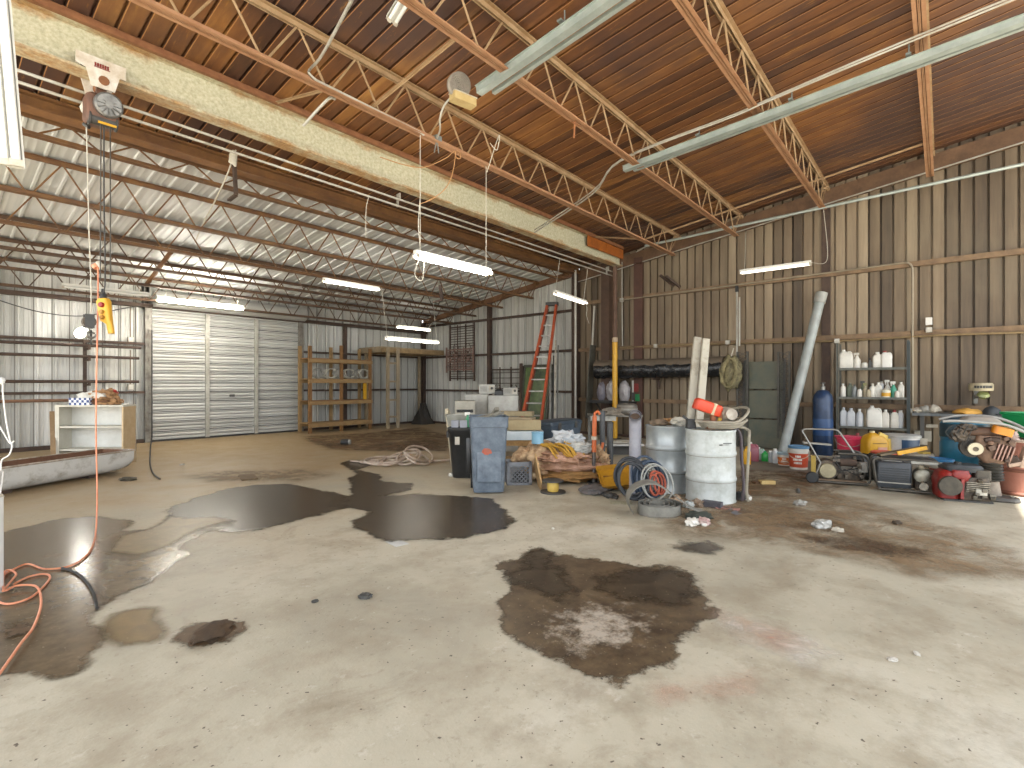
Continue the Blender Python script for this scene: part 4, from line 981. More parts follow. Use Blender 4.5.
one('dark_case', M().rl([(0,.3,.2,.03),(.12,.28,.18,.03)], 3), mat('#3e4f55', .5), 'small dark slate case half under the plastic bag', 'case', P(573, 7.9, .45), FACE)
one('cardboard_piece', M().bar(P(541,7.05,.0), P(535,7.35,.36), .35, .02, (SA,-CA,0)), mat('#c3a070', .8, 0, '#b08c5c', 6), 'tan cardboard scrap propped between crate and padding heap', 'cardboard')
sp = thing('wire_spool', 'black wire spool with yellow core at the foot of the padding heap', 'spool', P(553, 6.85), FACE)
for z in (0, .15): obj('flange', M().lathe([(0,z),(.14 if z else .17,z),(.14 if z else .17,z+.018),(0,z+.018)], (0,0,0), 26), DARKG, sp)
obj('core', M().lathe([(.07,.018),(.078,.05),(.078,.12),(.07,.15)], (0,0,0), 20), mat('#d4b45a', .6, 0, '#c39f45', 7), sp)
# stands and posts
st = thing('pipe_stand', 'orange topped steel pipe jack standing right of the padding heap', 'jack stand', P(595, 7.45), FACE)
obj('lower_tube', M().tube([(-.02,0,.0),(-.015,0,.48)], .026, 12), mat('#6f6a66', .5, .4, '#524c46', 8), st)
obj('base_plate', M().cb((-.02,0,.012), (.16,.16,.024)), DARKG, st)
obj('upper_tube', M().tube([(-.015,0,.46),(-.005,0,.98)], .033, 12), mat('#cf6a32', .5, 0, '#b2562a', 6), st)
obj('hook', M().tube(smooth([(-.005,0,.98),(.0,0,1.02),(.04,0,1.05),(.07,0,1.01)], 4), .019, 8), mat('#cf6a32', .5, 0, '#b2562a', 6), st)
obj('nut', M().lathe([(0,0),(.045,0),(.045,.05),(0,.05)], (-.012,0,.64), 6), WHITED, st)
ob = thing('orange_bracket', 'small orange bracket leaning right of the pipe jack', 'bracket', P(601, 7.8), FACE)
obj('bracket', M().bar((0,0,0), (0,.0,.42), .06, .05).bar((0,0,.42),(.03,0,.56),.05,.04), mat('#d26a2f', .5), ob, bev=.01)
for i, (px, t, h_, r, lab) in enumerate(((602.5, 8.6, .98, .045, 'taller dark steel post behind the pipe jack'), (610, 8.2, .82, .05, 'shorter dark steel post beside the yellow tray'))):
    pz = thing('steel_post', lab, 'post', P(px, t), FACE, 'dark steel posts')
    obj('tube', M().tube([(0,0,0),(0,0,h_)], r, 14), mat('#4c4e52', .45, .3, '#60615f', 8), pz); obj('base', M().cb((0,0,.01), (.2,.2,.02)), DARKG, pz); obj('cap', M().lathe([(0,h_),(r*1.1,h_),(r*1.1,h_+.02),(0,h_+.02)], (0,0,0), 14), DARKG, pz)
# old bench with vice
be = thing('work_bench', 'old steel bench with pale lower shelf behind the posts', 'bench', P(614, 10.6), FACE)
obj('top', M().box(-.5,.55,-.2,.4,.78,.82), mat('#8b877c', .6, 0, '#6b665a', 6), be)
obj('top_edge', M().box(-.52,-.0,-.23,-.2,.70,.80), mat('#c3c0b6', .55, 0, '#8b877c', 9), be)
for x in (-.46,.5):
    for y in (-.16,.36): obj('leg', M().box(x-.025,x+.025,y-.025,y+.025,0,.78), GREY, be)
obj('lower_shelf', M().box(-.5,.55,-.3,.4,.2,.24), mat('#c9c7c0', .5, 0, '#a9a69c', 6), be)
obj('shelf_panel', M().box(-.48,.52,-.1,-.08,.0,.2), mat('#4a4845', .7), be)
vi = thing('grinder_pot', 'grey round pot on the bench right of the yellow pole', 'pot', P(627, 10.5, .82), FACE)
obj('pot_body', M().lathe([(0,0),(.13,0),(.2,.05),(.21,.16),(.2,.2),(.15,.23),(0,.23)], (0,0,0), 24), mat('#6d675e', .6, .2, '#8a8276', 9), vi); obj('bowl_band', M().lathe([(.2,.09),(.216,.1),(.216,.13),(.2,.14)], (0,0,0), 24, cap=False), GREYL, vi)
one('bench_rag', M().blob((0,0,.06), (.22,.12,.1), 3, .6, 3, 3, 0), mat('#6e6559', .8, 0, '#968c7c', 9), 'dirty rag slumped on the bench top between the posts', 'rag', P(611, 10.35, .82), FACE, sm=60)
one('red_container', M().lathe([(0,0),(.12,0),(.12,.26),(.1,.3),(0,.3)], (0,0,0), 18), mat('#9d4a52', .5, 0, '#b2686c', 8), 'dull red canister under the bench by the pipe jack', 'canister', P(588, 9.6, 0.0), FACE)
one('log_section', M().lathe([(0,-.22),(.1,-.22),(.105,.22),(0,.22)], (0,0,.105), 16, RY(90)), mat('#a3825a', .8, 0, '#8b6d49', 9, .5), 'short round timber on the lower shelf beside the posts', 'timber', P(598, 10.0, .0), FACE)
one('paper_sheets', M().box(-.22,.2,-.12,.1,0,.02).box(-.1,.25,-.05,.15,.02,.035), WHITED, 'stack of pale papers on the lower shelf of the bench', 'papers', P(621, 10.7, .24), FACE)
# yellow and rust pole to the crane beam
yp = thing('support_pole', 'tall round pole, yellow below and rusty above, under the crane beam', 'pole', (12.1, 6.65, 0))
obj('yellow_lower', M().tube([(0,0,.0),(0,0,2.55)], .068, 18), YELLOW, yp); obj('rusty_upper', M().tube([(0,0,2.55),(0,0,4.55)], .062, 18), mat('#4f3626', .7, 0, '#6d5240', 3), yp)
obj('collar', M().lathe([(.062,2.56),(.075,2.57),(.075,2.66),(.062,2.68)], (0,0,0), 18, cap=False), mat('#b9a58a', .6), yp)
obj('foot_plate', M().cb((0,0,.01), (.25,.25,.02)), DARKG, yp)
trim(M().box(XW-.3, XW-.06, 7.05, 7.3, 0, 4.8), mat('#453225', .7, 0, '#5a4231', 3))
trim(M().box(XW-.12, XW-.05, 6.15, 6.4, 0, 4.85), mat('#4c3024', .7, 0, '#5e4032', 3))
# long bundle in black plastic on the wall
a, b = WX(595, 370, 12.35), WX(722, 366, 12.35)
rb = thing('wrapped_roll', 'long roll wrapped in torn black plastic along the brown wall', 'roll', (12.47, (a.y+b.y)/2, 1.62))
hl = (a.y-b.y)/2
m = M(); rows = []
for i in range(60):
    y = -hl + 2*hl*i/59; rr = []
    for k_ in range(17):
        an = k_*2*PI/16; r = .215*(1+.10*noise.noise(Vector((y*5, math.cos(an)*1.5, math.sin(an)*1.5)))+.06*noise.noise(Vector((y*14, an*2, 3))))
        if an > PI and math.sin(an) < -.6: r *= 1.05 + .12*noise.noise(Vector((y*9, 2, 1)))
        rr.append(Vector((r*math.cos(an), y, .21+r*math.sin(an))))
    rr[-1] = rr[0]; rows.append(rr)
m.surf(rows); m.f.append(tuple(range(16))); m.f.append(tuple(len(m.v)-17+i for i in range(16)))
obj('plastic_wrap', m, mat('#17181a', .25, 0, '#2c2d2f', 9, .5, .5), rb, 70)
obj('roll_core', M().tube([(.0,-hl-.02,.30),(.0,hl+.02,.30)], .185, 18), mat('#6e6150', .8, 0, '#54493c', 4), rb)
for y in (-hl*.7, 0, hl*.7):
    o = obj('wall_bracket', M().box(-.2,.24,y-.03,y+.03,-.06,-.02).box(.2,.24,y-.03,y+.03,-.3,.5), RUSTD, rb)
# plastic-wrapped bundle on shelf under the roll
ws = thing('wall_shelf', 'black wheel-shaped shelf bracket below the wrapped roll', 'shelf', WX(612, 402, 12.45))
obj('shelf_plate', M().box(-.25,.25,-.62,.55,-.02,.02), BLACK, ws); obj('shelf_lip', M().box(-.27,-.25,-.62,.55,-.03,.05), BLACK, ws)
for y in (-.45,.4): obj('bracket', M().bar((-.2,y,-.02),(.24,y,-.35),.03), DARKG, ws); 
p0 = WX(612, 402, 12.45)
pbm = mat('#b8b3b2', .35, 0, '#8f8a8b', 8, .5, .3)
for i, (dy, w_, h_, c, lab) in enumerate(((.36,.11,.5,mat('#8b8790', .4, 0, '#6f6a70', 7),'left grey'), (.04,.13,.55,pbm,'middle white'), (-.33,.12,.52,pbm,'right pale'))):
    m = M().blob((0,0,h_/2), (w_*.9,w_*1.3,h_/2*1.15), 11+i, .2, 2, 4, 0); one('plastic_bundle', m, c, lab+' plastic-wrapped bundle on the black shelf below the roll', 'bundle', (p0.x+.08, p0.y+dy, p0.z+.02), 0, 'plastic bundles on the wall shelf', 60)
pk = WX(637, 391, XW-.05); pg = thing('hanging_package', 'small white, red and green package hung on the brown wall', 'package', (pk.x-.05, pk.y, pk.z))
obj('card', M().box(-.01,.01,-.12,.12,-.28,.28), WHITE, pg); obj('red_panel', M().box(-.02,-.01,-.08,.05,-.02,.2), RED, pg); obj('green_panel', M().box(-.02,-.01,-.11,.02,-.27,-.08), GREEN, pg); obj('dark_panel', M().box(-.02,-.01,.04,.11,-.25,-.04), DARKG, pg); obj('hang_hook', M().tube([(0,0,.28),(.05,0,.34)], .008, 6), STEEL, pg)
# big grey pipe, yellow tray
gp = thing('grey_pipe', 'short fat grey plastic pipe standing left of the silver drum', 'pipe', P(635, 6.75), FACE-.2)
m = M(); pp_ = [(0,0,0),(0,0,.3),(0,0,.6),(0,0,.88),(0,-.012,.95),(0,-.04,1.0),(0,-.085,1.035)]; m.tube(pp_, .076, 26, cap=False); m.tube([(0,-.075,1.03),(0,-.10,1.045)], .083, 26, cap=False); m.tube(pp_[3:]+[(0,-.10,1.045)], .064, 26, cap=False); obj('pipe_wall', m, mat('#8b8b94', .45, 0, '#a3a2a8', 5), gp)
m = M().tube([(0,-.05,1.01),(0,-.060,1.018)], .066, 22); obj('dark_mouth_disc', m, mat('#5d4a3a', .7), gp)  # disc plugging the mouth; its dark tone stands for the shaded inside
m = M().lathe([(0,0),(.11,0),(.11,.012),(0,.012)], (0,0,0), 22); obj('base_plate', m, DARKG, gp)
yt = thing('yellow_tray', 'dented mustard-yellow metal tray tilted on the floor by the grey pipe', 'tray', P(616, 7.05, .0), FACE+.1)
m = M(T=Matrix.Translation((0,-.05,.16)) @ RX(32) @ RY(-6)); m.rl([(0,.46,.36,.03),(.0,.46,.36,.03),(.07,.52,.42,.03),(.07,.5,.4,.03),(.012,.45,.35,.03)], 3); obj('tray', m, mat('#c08d1f', .5, 0, '#9c6c17', 6, .5, .1), yt)
obj('support_block', M().box(-.18,.2,-.02,.2,0,.19), mat('#8a5f1e', .7, 0, '#6b4a1c', 6), yt)
# ---------------------------------------------------------------- drums
def drum(px, t, label, mt, mt2, rz):
    d = thing('steel_drum', label, 'drum', P(px, t), FACE+rz, 'steel drums')
    r = .292; p = [(0,.02),(r-.01,.02),(r+.006,.0),(r+.006,.02),(r,.03)]
    for z in (.29,.60): p += [(r,z-.03),(r+.006,z-.022),(r+.012,z-.0),(r+.006,z+.022),(r,z+.03)]
    p += [(r,.86),(r+.006,.87),(r+.006,.89),(r-.008,.89),(r-.012,.865),(0,.865)]
    obj('barrel', M().lathe(p, (0,0,0), 40), mt, d, 50); 
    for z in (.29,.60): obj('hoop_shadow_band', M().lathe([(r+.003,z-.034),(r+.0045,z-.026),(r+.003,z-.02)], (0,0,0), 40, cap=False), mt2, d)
    obj('bung', M().lathe([(0,.865),(.035,.865),(.035,.88),(0,.88)], (.15,-.1,0), 12), DARKG, d)
    return d
dr1 = drum(668, 7.0, 'silver-grey steel drum with rags on top, left of the white drum', mat('#b3b9ba', .33, .25, '#9aa0a0', 4, .5), GREY, .2)
dr2 = drum(710.5, 6.4, 'white steel drum with orange saw and hose on top', mat('#c6cbc8', .42, 0, '#9c9f96', 5, .5, .08, .45, .75), GREYL, -.3)
obj('drum_label', M(T=RZ(38)).box(-.035,.035,-.306,-.300,.76,.82), WHITE, dr1)
m = M(T=RZ(28)).box(-.06,.06,-.300,-.298,.72,.725).box(-.02,.09,-.300,-.298,.735,.745).box(-.07,-.03,-.3,-.298,.715,.73); obj('scrawled_writing', m, DARKG, dr2)
# things on the drums
TOP = .89
d1 = lambda x, y, z=TOP: (Matrix.Translation(P(668,7.0)) @ Matrix.Rotation(FACE,4,'Z')) @ Vector((x,y,z))
d2 = lambda x, y, z=TOP: (Matrix.Translation(P(710.5,6.4)) @ Matrix.Rotation(FACE,4,'Z')) @ Vector((x,y,z))
SWX = .05
one('work_glove', M().blob((-.03,0,.04), (.13,.09,.05), 2, .5, 3, 3, 0).tube(smooth([(.05,-.02,.05),(.14,-.01,.06),(.2,.03,.05)], 4), .02, 6).tube(smooth([(.05,.03,.05),(.15,.05,.05)], 3), .02, 6), mat('#b98d5a', .8, 0, '#93704a', 9), 'tan work glove lying on the silver drum', 'glove', d1(.06,.02), FACE, sm=60)
one('white_rag', M().blob((0,0,.05), (.13,.1,.07), 7, .5, 3, 3, 0), mat('#cbc7ba', .8, 0, '#a39e90', 9, .5, .3), 'crumpled white rag at the front of the silver drum', 'rag', d1(.12,-.16), FACE, sm=60)
one('grease_rag', M().blob((0,0,.035), (.12,.1,.05), 9, .5, 3, 3, 0), mat('#877560', .8, 0, '#5f5142', 9), 'brown greasy rag at the left rim of the silver drum', 'rag', d1(-.16,-.08), FACE, sm=60)
one('black_tool', M().rl([(0,.12,.1,.02),(.12,.1,.08,.02)], 3).bar((0,0,.08),(-.1,.0,.16),.03), BLACK, 'black tool between the two steel drums\' tops', 'tool', d2(-.23,.05), FACE, bev=.005)
sw = thing('cutoff_saw', 'orange cut-off saw body with grimy white motor on the white drum', 'saw', d2(.05,.02), FACE)
m = M(T=Matrix.Translation((-.10,-.05,.27)) @ RY(20)); m.rl([(-.07,.32,.14,.03),(-.05,.34,.16,.04),(.05,.34,.16,.04),(.07,.31,.13,.04)], 3); obj('orange_housing', m, mat('#d94a2a', .4, 0, '#c83f20', 7), sw)
obj('cream_band', M(T=Matrix.Translation((-.10,-.05,.27)) @ RY(20)).rl([(-.073,.06,.168,.03),(.073,.06,.168,.03)], 3, c=(.06,0,0)), mat('#cbb894', .6), sw)
m = M().lathe([(0,-.1),(.08,-.1),(.09,-.05),(.09,.08),(.06,.12),(0,.12)], (.14,-.02,.14), 20, RX(20)).lathe([(0,-.06),(.07,-.06),(.07,.06),(0,.06)], (.15,-.12,.18), 18, RX(80)); obj('motor', m, mat('#b9b0a0', .5, 0, '#85796a', 9), sw)
m = M().bar((-.02,-.06,.0),(-.05,-.06,.25),.05).bar((.04,-.1,.0),(.05,-.08,.2),.035).cb((.0,0,.05), (.2,.16,.1)); obj('bracket', m, mat('#9d5a32', .6, 0, '#6c4a32', 9), sw)
obj('yellow_handle', M().tube([(.0,-.1,.04),(.03,-.12,.14)], .022, 8), mat('#c9a33a', .5), sw)
hs = []
for j in range(4):
    r = .22+.02*j; hs += [Vector((.14+r*math.cos(a)*1.1, -.02+r*math.sin(a)*.8, .03+.022*j+(.17 if j == 3 else .05)*max(0,math.cos(a-.3)))) for a in [k*2*PI/20-2.6 for k in range(20)]]
hs += [Vector((.38,-.1,.02)), Vector((.36,-.26,-.1)), Vector((.345,-.27,-.4)), Vector((.35,-.22,-.72)), Vector((.38,-.2,-.86))]
one('drum_hose', M(T=Matrix.Identity(4)).tube(smooth(hs, 3), .017, 8), mat('#a19a8a', .6, 0, '#857d6c', 9), 'grey hose coiled on the white drum and hanging down its right side', 'hose', d2(0,0), FACE)
pts = [(.36,.12,.0),(.42,.1,-.1),(.40,.02,-.4),(.37,-.1,-.7),(.34,-.12,-.87)]
one('dark_hose', M().tube(smooth(pts, 5), .02, 8), mat('#4b3f42', .6), 'dark hose hanging behind the pale one on the white drum', 'hose', d2(0,0), FACE)
# leaning white timbers
for i, (px0, px1, py1, t0_, t1_, w_) in enumerate(((684.5, 697.5, 337.5, 7.5, 7.9, .085), (694, 706, 339, 7.4, 7.8, .08))):
    q = PY(px1, py1, t1_); one('white_timber', M().bar(P(px0, t0_), q, w_*1.3, .05, (CA,SA,0)), mat('#b5af9f', .7, 0, '#857c6a', 5, .5, .1, .5, .72), ('left' if i == 0 else 'right')+' of two weathered white timbers standing behind the drums', 'timber', group='white timbers behind the drums')
# coils in front of the drums
def ring(c, ax, ay, r, n, rad, jit=.02, seed=0):
    q = random.Random(seed); m = M()
    for j in range(n):
        rr = r*(1+q.uniform(-.12,.08)); o = Vector((q.uniform(-jit,jit), q.uniform(-jit,jit), q.uniform(0,jit))); e = q.uniform(.85,1.1)
        m.tube([Vector(c)+o+Vector(ax)*rr*math.cos(a)*e+Vector(ay)*rr*math.sin(a) for a in [k*2*PI/28 for k in range(28)]], rad, 7, True)
    return m
c0 = P(651, 6.3)
ax = (.6,-.6,.1); ay = (.12,.2,.97)
one('hose_coil', ring(c0+Vector((0,0,.265)), ax, ay, .225, 7, .015, .07, 1), mat('#2b3a4d', .5, 0, '#3f5063', 9), 'dark blue hose coil standing in front of the silver drum', 'hose coil', sm=50)
one('hose_coil', ring(c0+P(0,0)+Vector((-.14,-.08,.245)), (.45,-.6,0), (.05,.12,.98), .205, 2, .010, .06, 2), mat('#a9aaa4', .5, 0, '#8b8b84', 9), 'pale grey hose coil wound round the blue one', 'hose coil', sm=50)
one('hose_coil', ring(c0+Vector((-.05,-.12,.22)), (.3,-.4,0), (.0,.1,.98), .14, 3, .014, .05, 3), mat('#b0553b', .6, 0, '#96452f', 9), 'rust-red hose coil in the middle of the blue coil', 'hose coil', sm=50)
one('hose_coil', ring(c0+Vector((-.22,.14,.27)), (.5,-.7,.0), (.0,.1,.98), .23, 5, .016, .05, 4), mat('#1d2126', .5, 0, '#30343a', 9), 'black hose coil at the left behind the blue one', 'hose coil', sm=50)
# wide flat grey hose rolled
fc = P(658, 5.72)
def ribbon(pts, w, th, up=(0,0,1)):
    m = M(); rows = []
    up = Vector(up)
    for i, p in enumerate(pts):
        d = (Vector(pts[min(i+1,len(pts)-1)]) - Vector(pts[max(i-1,0)])).normalized(); n = d.cross(up).normalized()*th/2
        p = Vector(p); rows.append([p-n, p+n, p+n+up*w, p-n+up*w, p-n])
    m.surf(rows); m.f.append((0,1,2,3)); k_ = len(m.v)-5; m.f.append((k_,k_+1,k_+2,k_+3)); return m
pts = []
for i in range(90):
    a = i*PI/14; r = .06+.026*(i/14); pts.append(Vector((r*math.cos(a)*1.15, r*math.sin(a)*.95, .01+.012*math.sin(a))))
fh = thing('flat_hose', 'wide flat grey hose rolled up on the floor in front of the drums', 'hose', fc, FACE)
FHM = mat('#706e67', .7, 0, '#8b897f', 12, .5, .15)
obj('rolled_part', ribbon(pts, .115, .013), FHM, fh, 50)
m = M(); q = smooth([(-.30,-.04,.02),(-.34,.02,.16),(-.24,.05,.29),(-.05,.06,.33),(.12,.02,.24),(.26,-.05,.13),(.40,-.08,.05),(.5,-.02,.02)], 6)
rows = [[p+Vector((0,-.09,0)), p+Vector((0,.09,.012)), p+Vector((0,.09,.024)), p+Vector((0,-.09,.012)), p+Vector((0,-.09,0))] for p in q]; m.surf(rows); obj('loose_end', m, FHM, fh, 50)
# ---------------------------------------------------------------- things on the brown wall
def wirebox(p, label, s=.06):
    t = thing('junction_box', label, 'junction box', p, 0, 'junction boxes on the brown wall')
    obj('box', M().box(-.05,.03,-s,s,-s,s), CONDUIT, t, bev=.006); obj('cover', M().box(-.056,-.05,-s*.8,s*.8,-s*.8,s*.8), CONDUIT, t); return t
def pipe(pts, r, label, mt=CONDUIT, k=1, name='conduit'): return one(name, M().tube(smooth(pts, k) if k > 1 else pts, r, 8), mt, label, 'conduit')
X = XW-.108
pipe([WX(622,300,X), WX(900,263.2,X)] + smooth([WX(900,263.2,X), WX(908,263,X), WX(912,267,X), WX(912.5,275,X)], 4)[1:] + [WX(912.5,412,X)], .02, 'long conduit across the brown wall bending down right of the bottle shelf', mat('#8f836e', .5, .3, '#a79c86', 3))
pipe([WX(620,347.5,X), WX(690,344.5,X), WX(840,341,X), WX(940,335,X), WX(1024,332.2,X)], .022, 'lower conduit across the brown wall at pipe height', mat('#9c8662', .5, .3, '#7d6a4d', 3))
pipe([WX(622,262,X), WX(622,300,X), WX(622.5,346,X)], .016, 'upright conduit beside the tall yellow and rust pole')
pipe([WX(645,246,12.3), WX(1024,164,12.3), Vector((12.3,-2.5,ZZ(155,8.9)))], .03, 'thick galvanized conduit along the top of the brown wall', GALV)
pipe([WX(636,252,12.35), WX(648,245.5,12.3)], .014, 'thin end of the conduit by the crane beam at the wall')
for px, py, lab in ((622, 300, 'pale junction box where the high conduit starts'), (728, 342.5, 'pale junction box beside the hanging net bundle'), (929, 330, 'pale junction box high above the bench plank'), (837, 341, 'small round box above the bottle shelf'), (913, 411, 'pale outlet box at the foot of the bent conduit'), (922, 411, 'second outlet box just right of the conduit foot'), (656,346,'small box on the lower conduit right of the pole')):
    wirebox(WX(px, py, X-.02), lab, .048)
one('socket', M(T=Matrix.Translation(WX(929, 324, X))).box(-.07,.03,-.05,.05,-.02,.12), WHITE, 'white socket on the box high above the bench plank', 'socket')
pipe([WX(737,288,X-.05), WX(737,340,X-.05), WX(736.5,362,X-.05)], .022, 'upright white pipe running down to the hanging net bundle', CONDUIT)
pipe([WX(739.5,297,X-.09), WX(739.5,346,X-.09)], .02, 'thin white pipe strapped beside the one above the net bundle', CONDUIT)
one('pipe_clip', M().bar(WX(736.7,286,X-.06), WX(736.8,292,X-.06), .06), BLACK, 'small black clip at the top of the upright white pipe', 'clip')
pipe([WX(594.5,306,X-.05), WX(593,332,X-.05), WX(590,395,X-.05)], .03, 'pale upright pipe on the brown wall left of the rust pole', CONDUIT)
pipe([WX(575.5,270,XW-.35), WX(575.5,425,XW-.35)], .035, 'white pipe running up the dark column left of the brown wall', CONDUIT)
one('lattice_strip', M().bar(WX(593,345,XW-.24), WX(588,418,XW-.24), .3, .02, (0,1,0)), mat('#6a675b', .6, 0, '#4b473d', 20), 'tall grey lattice strip leaning on the brown wall left of the pole', 'strip')
# wall bracket hooks at the bar (short dark prongs)
for i, (px, py) in enumerate(((674, 286), (680, 287))):
    q = WX(px, py, XW-.1); one('wall_prong', M().bar(q, q+Vector((-.35,.22,.25)), .05), RUSTD, ('left' if i == 0 else 'right')+' short rusty prong sticking out of the brown wall above the wrapped roll', 'prong', group='prongs on the brown wall')
# hanging camouflage net bundle
hx_ = WX(731, 372, 12.35); nb = thing('net_bundle', 'olive and tan net bundle hanging on the brown wall beside the wrapped roll', 'net', (hx_.x, hx_.y, hx_.z-.4))
m = M().blob((0,0,.38), (.17,.24,.4), 5, .25, 2, 4); obj('bundle', m, mat('#8d8460', .85, 0, '#5d5740', 11, .6, .5, .42, .58, '#b6aa80'), nb, 70)
m = M()
for i in range(16):
    a0 = R.uniform(0, 6); pts = [(-.16-.03*R.random()*math.cos(a), .2*math.sin(a0+a)*(.6+.4*R.random()), .38+.33*math.cos(a0+a*1.2)) for a in [k*.35 for k in range(9)]]
    m.tube(smooth(pts, 3), .012, 5)
obj('net_folds', m, mat('#a3986f', .85, 0, '#6d6549', 9), nb); obj('hang_cord', M().tube([(-.05,0,.7),(.0,-.06,.95)], .012, 6), ROPEW, nb)
# dark green sheet and lattice posts
gs2 = thing('green_metal_sheet', 'large dark green metal panel leaning on the brown wall', 'panel', (12.42, 3.12, 0))
m = M(T=RY(5)); 
for j in range(3): m.box(-.012,.012,-.42,.42,.02+j*.66,.66+j*.66-.012)
obj('sheet', m, mat('#4f5648', .55, 0, '#6a6650', 4, .5), gs2); 
m = M(T=RY(5))
for y in (-.42,.42): m.box(-.03,.0,y-.025,y+.025,0,2.0)
obj('edge_frame', m, DARKG, gs2)
for i, (px, t_, lab) in enumerate(((745, 11.95, 'perforated dark post left of the green panel'), (786, 11.4, 'perforated dark post right of the green panel'))):
    q = P(px, t_); q.x = 12.5; z1 = ZZ(352 if i == 0 else 352, t_)
    t = thing('perforated_post', lab, 'post', (12.45, q.y, 0), 0, 'perforated posts by the green panel')
    m = M(); 
    for s in (-1,1): m.box(-.02,.02,s*.11-.02,s*.11+.02,0,z1)
    for k_ in range(20): 
        za = k_*z1/20; m.bar((0,-.1,za),(0,.1,za+z1/20),.016); m.bar((0,.1,za),(0,-.1,za+z1/20),.016)
    obj('lattice', m, mat('#3f3c35', .6, 0, '#57534a', 9), t)
# leaning white pipe
a = P(783, 10.75); b = WX(821, 296, 12.55); pp = thing('white_pipe', 'long white plastic pipe leaning on the brown wall by the bottle shelf', 'pipe', a)
d = (b-a); m = M(pp).tube([a+Vector((0,0,.03)), a+d*.965], .095, 22); obj('pipe', m, mat('#a9b0ae', .4, 0, '#8f938d', 4, .5), pp)
m = M(pp).tube([a+d*.955, a+d*1.02], .115, 22); obj('socket_end', m, mat('#8f9089', .5, 0, '#a9a9a2', 5), pp)
# gas cylinder
gc = thing('gas_cylinder', 'dark blue gas cylinder standing left of the bottle shelf', 'gas cylinder', (12.15, 1.90, 0))
obj('cylinder', M().lathe([(0,0),(.17,0),(.18,.03),(.18,1.12),(.165,1.22),(.11,1.3),(.05,1.33),(0,1.33)], (0,0,0), 28), mat('#1d2f4a', .35, .1, '#2b4468', 6), gc)
obj('valve', M().lathe([(0,1.33),(.045,1.33),(.045,1.40),(.02,1.41),(.02,1.46),(0,1.46)], (0,0,0), 12).box(-.02,.06,-.015,.015,1.36,1.39), STEEL, gc); obj('hand_wheel', M().lathe([(0,1.46),(.05,1.46),(.05,1.48),(0,1.48)], (0,0,0), 12), DARKG, gc)
obj('blue_band', M().lathe([(.18,.4),(.1825,.42),(.1825,.72),(.18,.74)], (0,0,0), 28, cap=False), mat('#264a78', .4), gc)
# ---------------------------------------------------------------- bottle shelf
SX = 12.25; y0, y1 = .52, 1.66
sh = thing('bottle_shelf', 'grey steel shelf unit full of bottles against the brown wall', 'shelf unit', (SX, (y0+y1)/2, 0))
hw = (y1-y0)/2
SM = mat('#55574f', .5, .3, '#6f6f66', 7, .5)
LV = [.10, .60, 1.19, 1.77]
for z in LV:
    m = M().box(0,.38,-hw,hw,z-.012,z).box(-.012,0,-hw,hw,z-.04,z+.004).box(.38,.392,-hw,hw,z-.04,z+.004); obj('shelf', m, SM, sh)
for y in (-hw, hw):
    for x in (-.0,.38):
        m = M().box(x-.014,x+.026,y-.004,y+.004,0,2.28).box(x-.014,x-.008,y-.02,y+.02,0,2.28); obj('post', m, mat('#454b4a', .5, .3) if y < 0 else SM, sh)
def slot(px, x=SX+.14): a_, b_ = ray(px); return b_/a_*x
def bottle(px, z, kind, r, h, c, label, cap=WHITE, x=SX+.14, ang=0, group=None, name=None, cat='bottle', p=None):
    y = slot(px, x); pos = p if p is not None else (x, y, z)
    t = thing(name or ('jug' if kind == 'jug' else 'bottle'), label, cat, pos, turn(px)+ang, group)
    if kind == 'jug':
        w = r*2; dd = r*1.35
        obj('body', M().rl([(0,w*.92,dd*.92,.03),(.02,w,dd,.035),(h*.62,w,dd,.04),(h*.78,w*.8,dd*.8,.03,-w*.06,0),(h*.9,w*.36,w*.36,.05,-w*.16,0),(h*.93,.045,.045,.022,-w*.16,0)], 4), c, t, 60)
        obj('grip', M().tube(smooth([(w*.05,0,h*.84),(w*.30,0,h*.86),(w*.42,0,h*.7),(w*.42,0,h*.5)], 4), .016, 8), c, t)
        obj('cap', M().lathe([(0,h*.92),(.03,h*.92),(.03,h),(0,h)], (-w*.16,0,0), 14), cap, t)
    elif kind == 'flat':
        obj('body', M().rl([(0,r*1.8,r*1.1,.02),(.015,r*2,r*1.25,.025),(h*.7,r*2,r*1.25,.025),(h*.83,r*1.3,r*.9,.02),(h*.88,r*.7,r*.7,.02)], 3), c, t, 60)
        obj('cap', M().lathe([(0,h*.87),(r*.4,h*.87),(r*.4,h),(0,h)], (0,0,0), 12), cap, t)
    elif kind == 'can':
        obj('body', M().lathe([(0,0),(r,0),(r,h*.82),(r*.75,h*.88),(r*.7,h*.88),(0,h*.88)], (0,0,0), 18), c, t)
        obj('cap', M().lathe([(0,h*.86),(r*.68,h*.86),(r*.64,h),(0,h)], (0,0,0), 14), cap, t)
    elif kind == 'spray':
        obj('body', M().lathe([(0,0),(r,0),(r,h*.5),(r*.4,h*.72),(r*.35,h*.8),(0,h*.8)], (0,0,0), 18), c, t)
        obj('trigger_head', M().box(-r*.9,r*.6,-r*.3,r*.3,h*.86,h).box(-r*.25,r*.25,-r*.25,r*.25,h*.78,h*.87).box(-r*.8,-r*.5,-.006,.006,h*.7,h*.87), cap, t, bev=.003)
    else:
        obj('body', M().lathe([(0,0),(r*.95,0),(r,.012),(r,h*.66),(r*.8,h*.76),(r*.36,h*.84),(r*.34,h*.9),(0,h*.9)], (0,0,0), 18), c, t, 50)
        obj('cap', M().lathe([(0,h*.88),(r*.42,h*.88),(r*.42,h),(0,h)], (0,0,0), 12), cap, t)
    return t
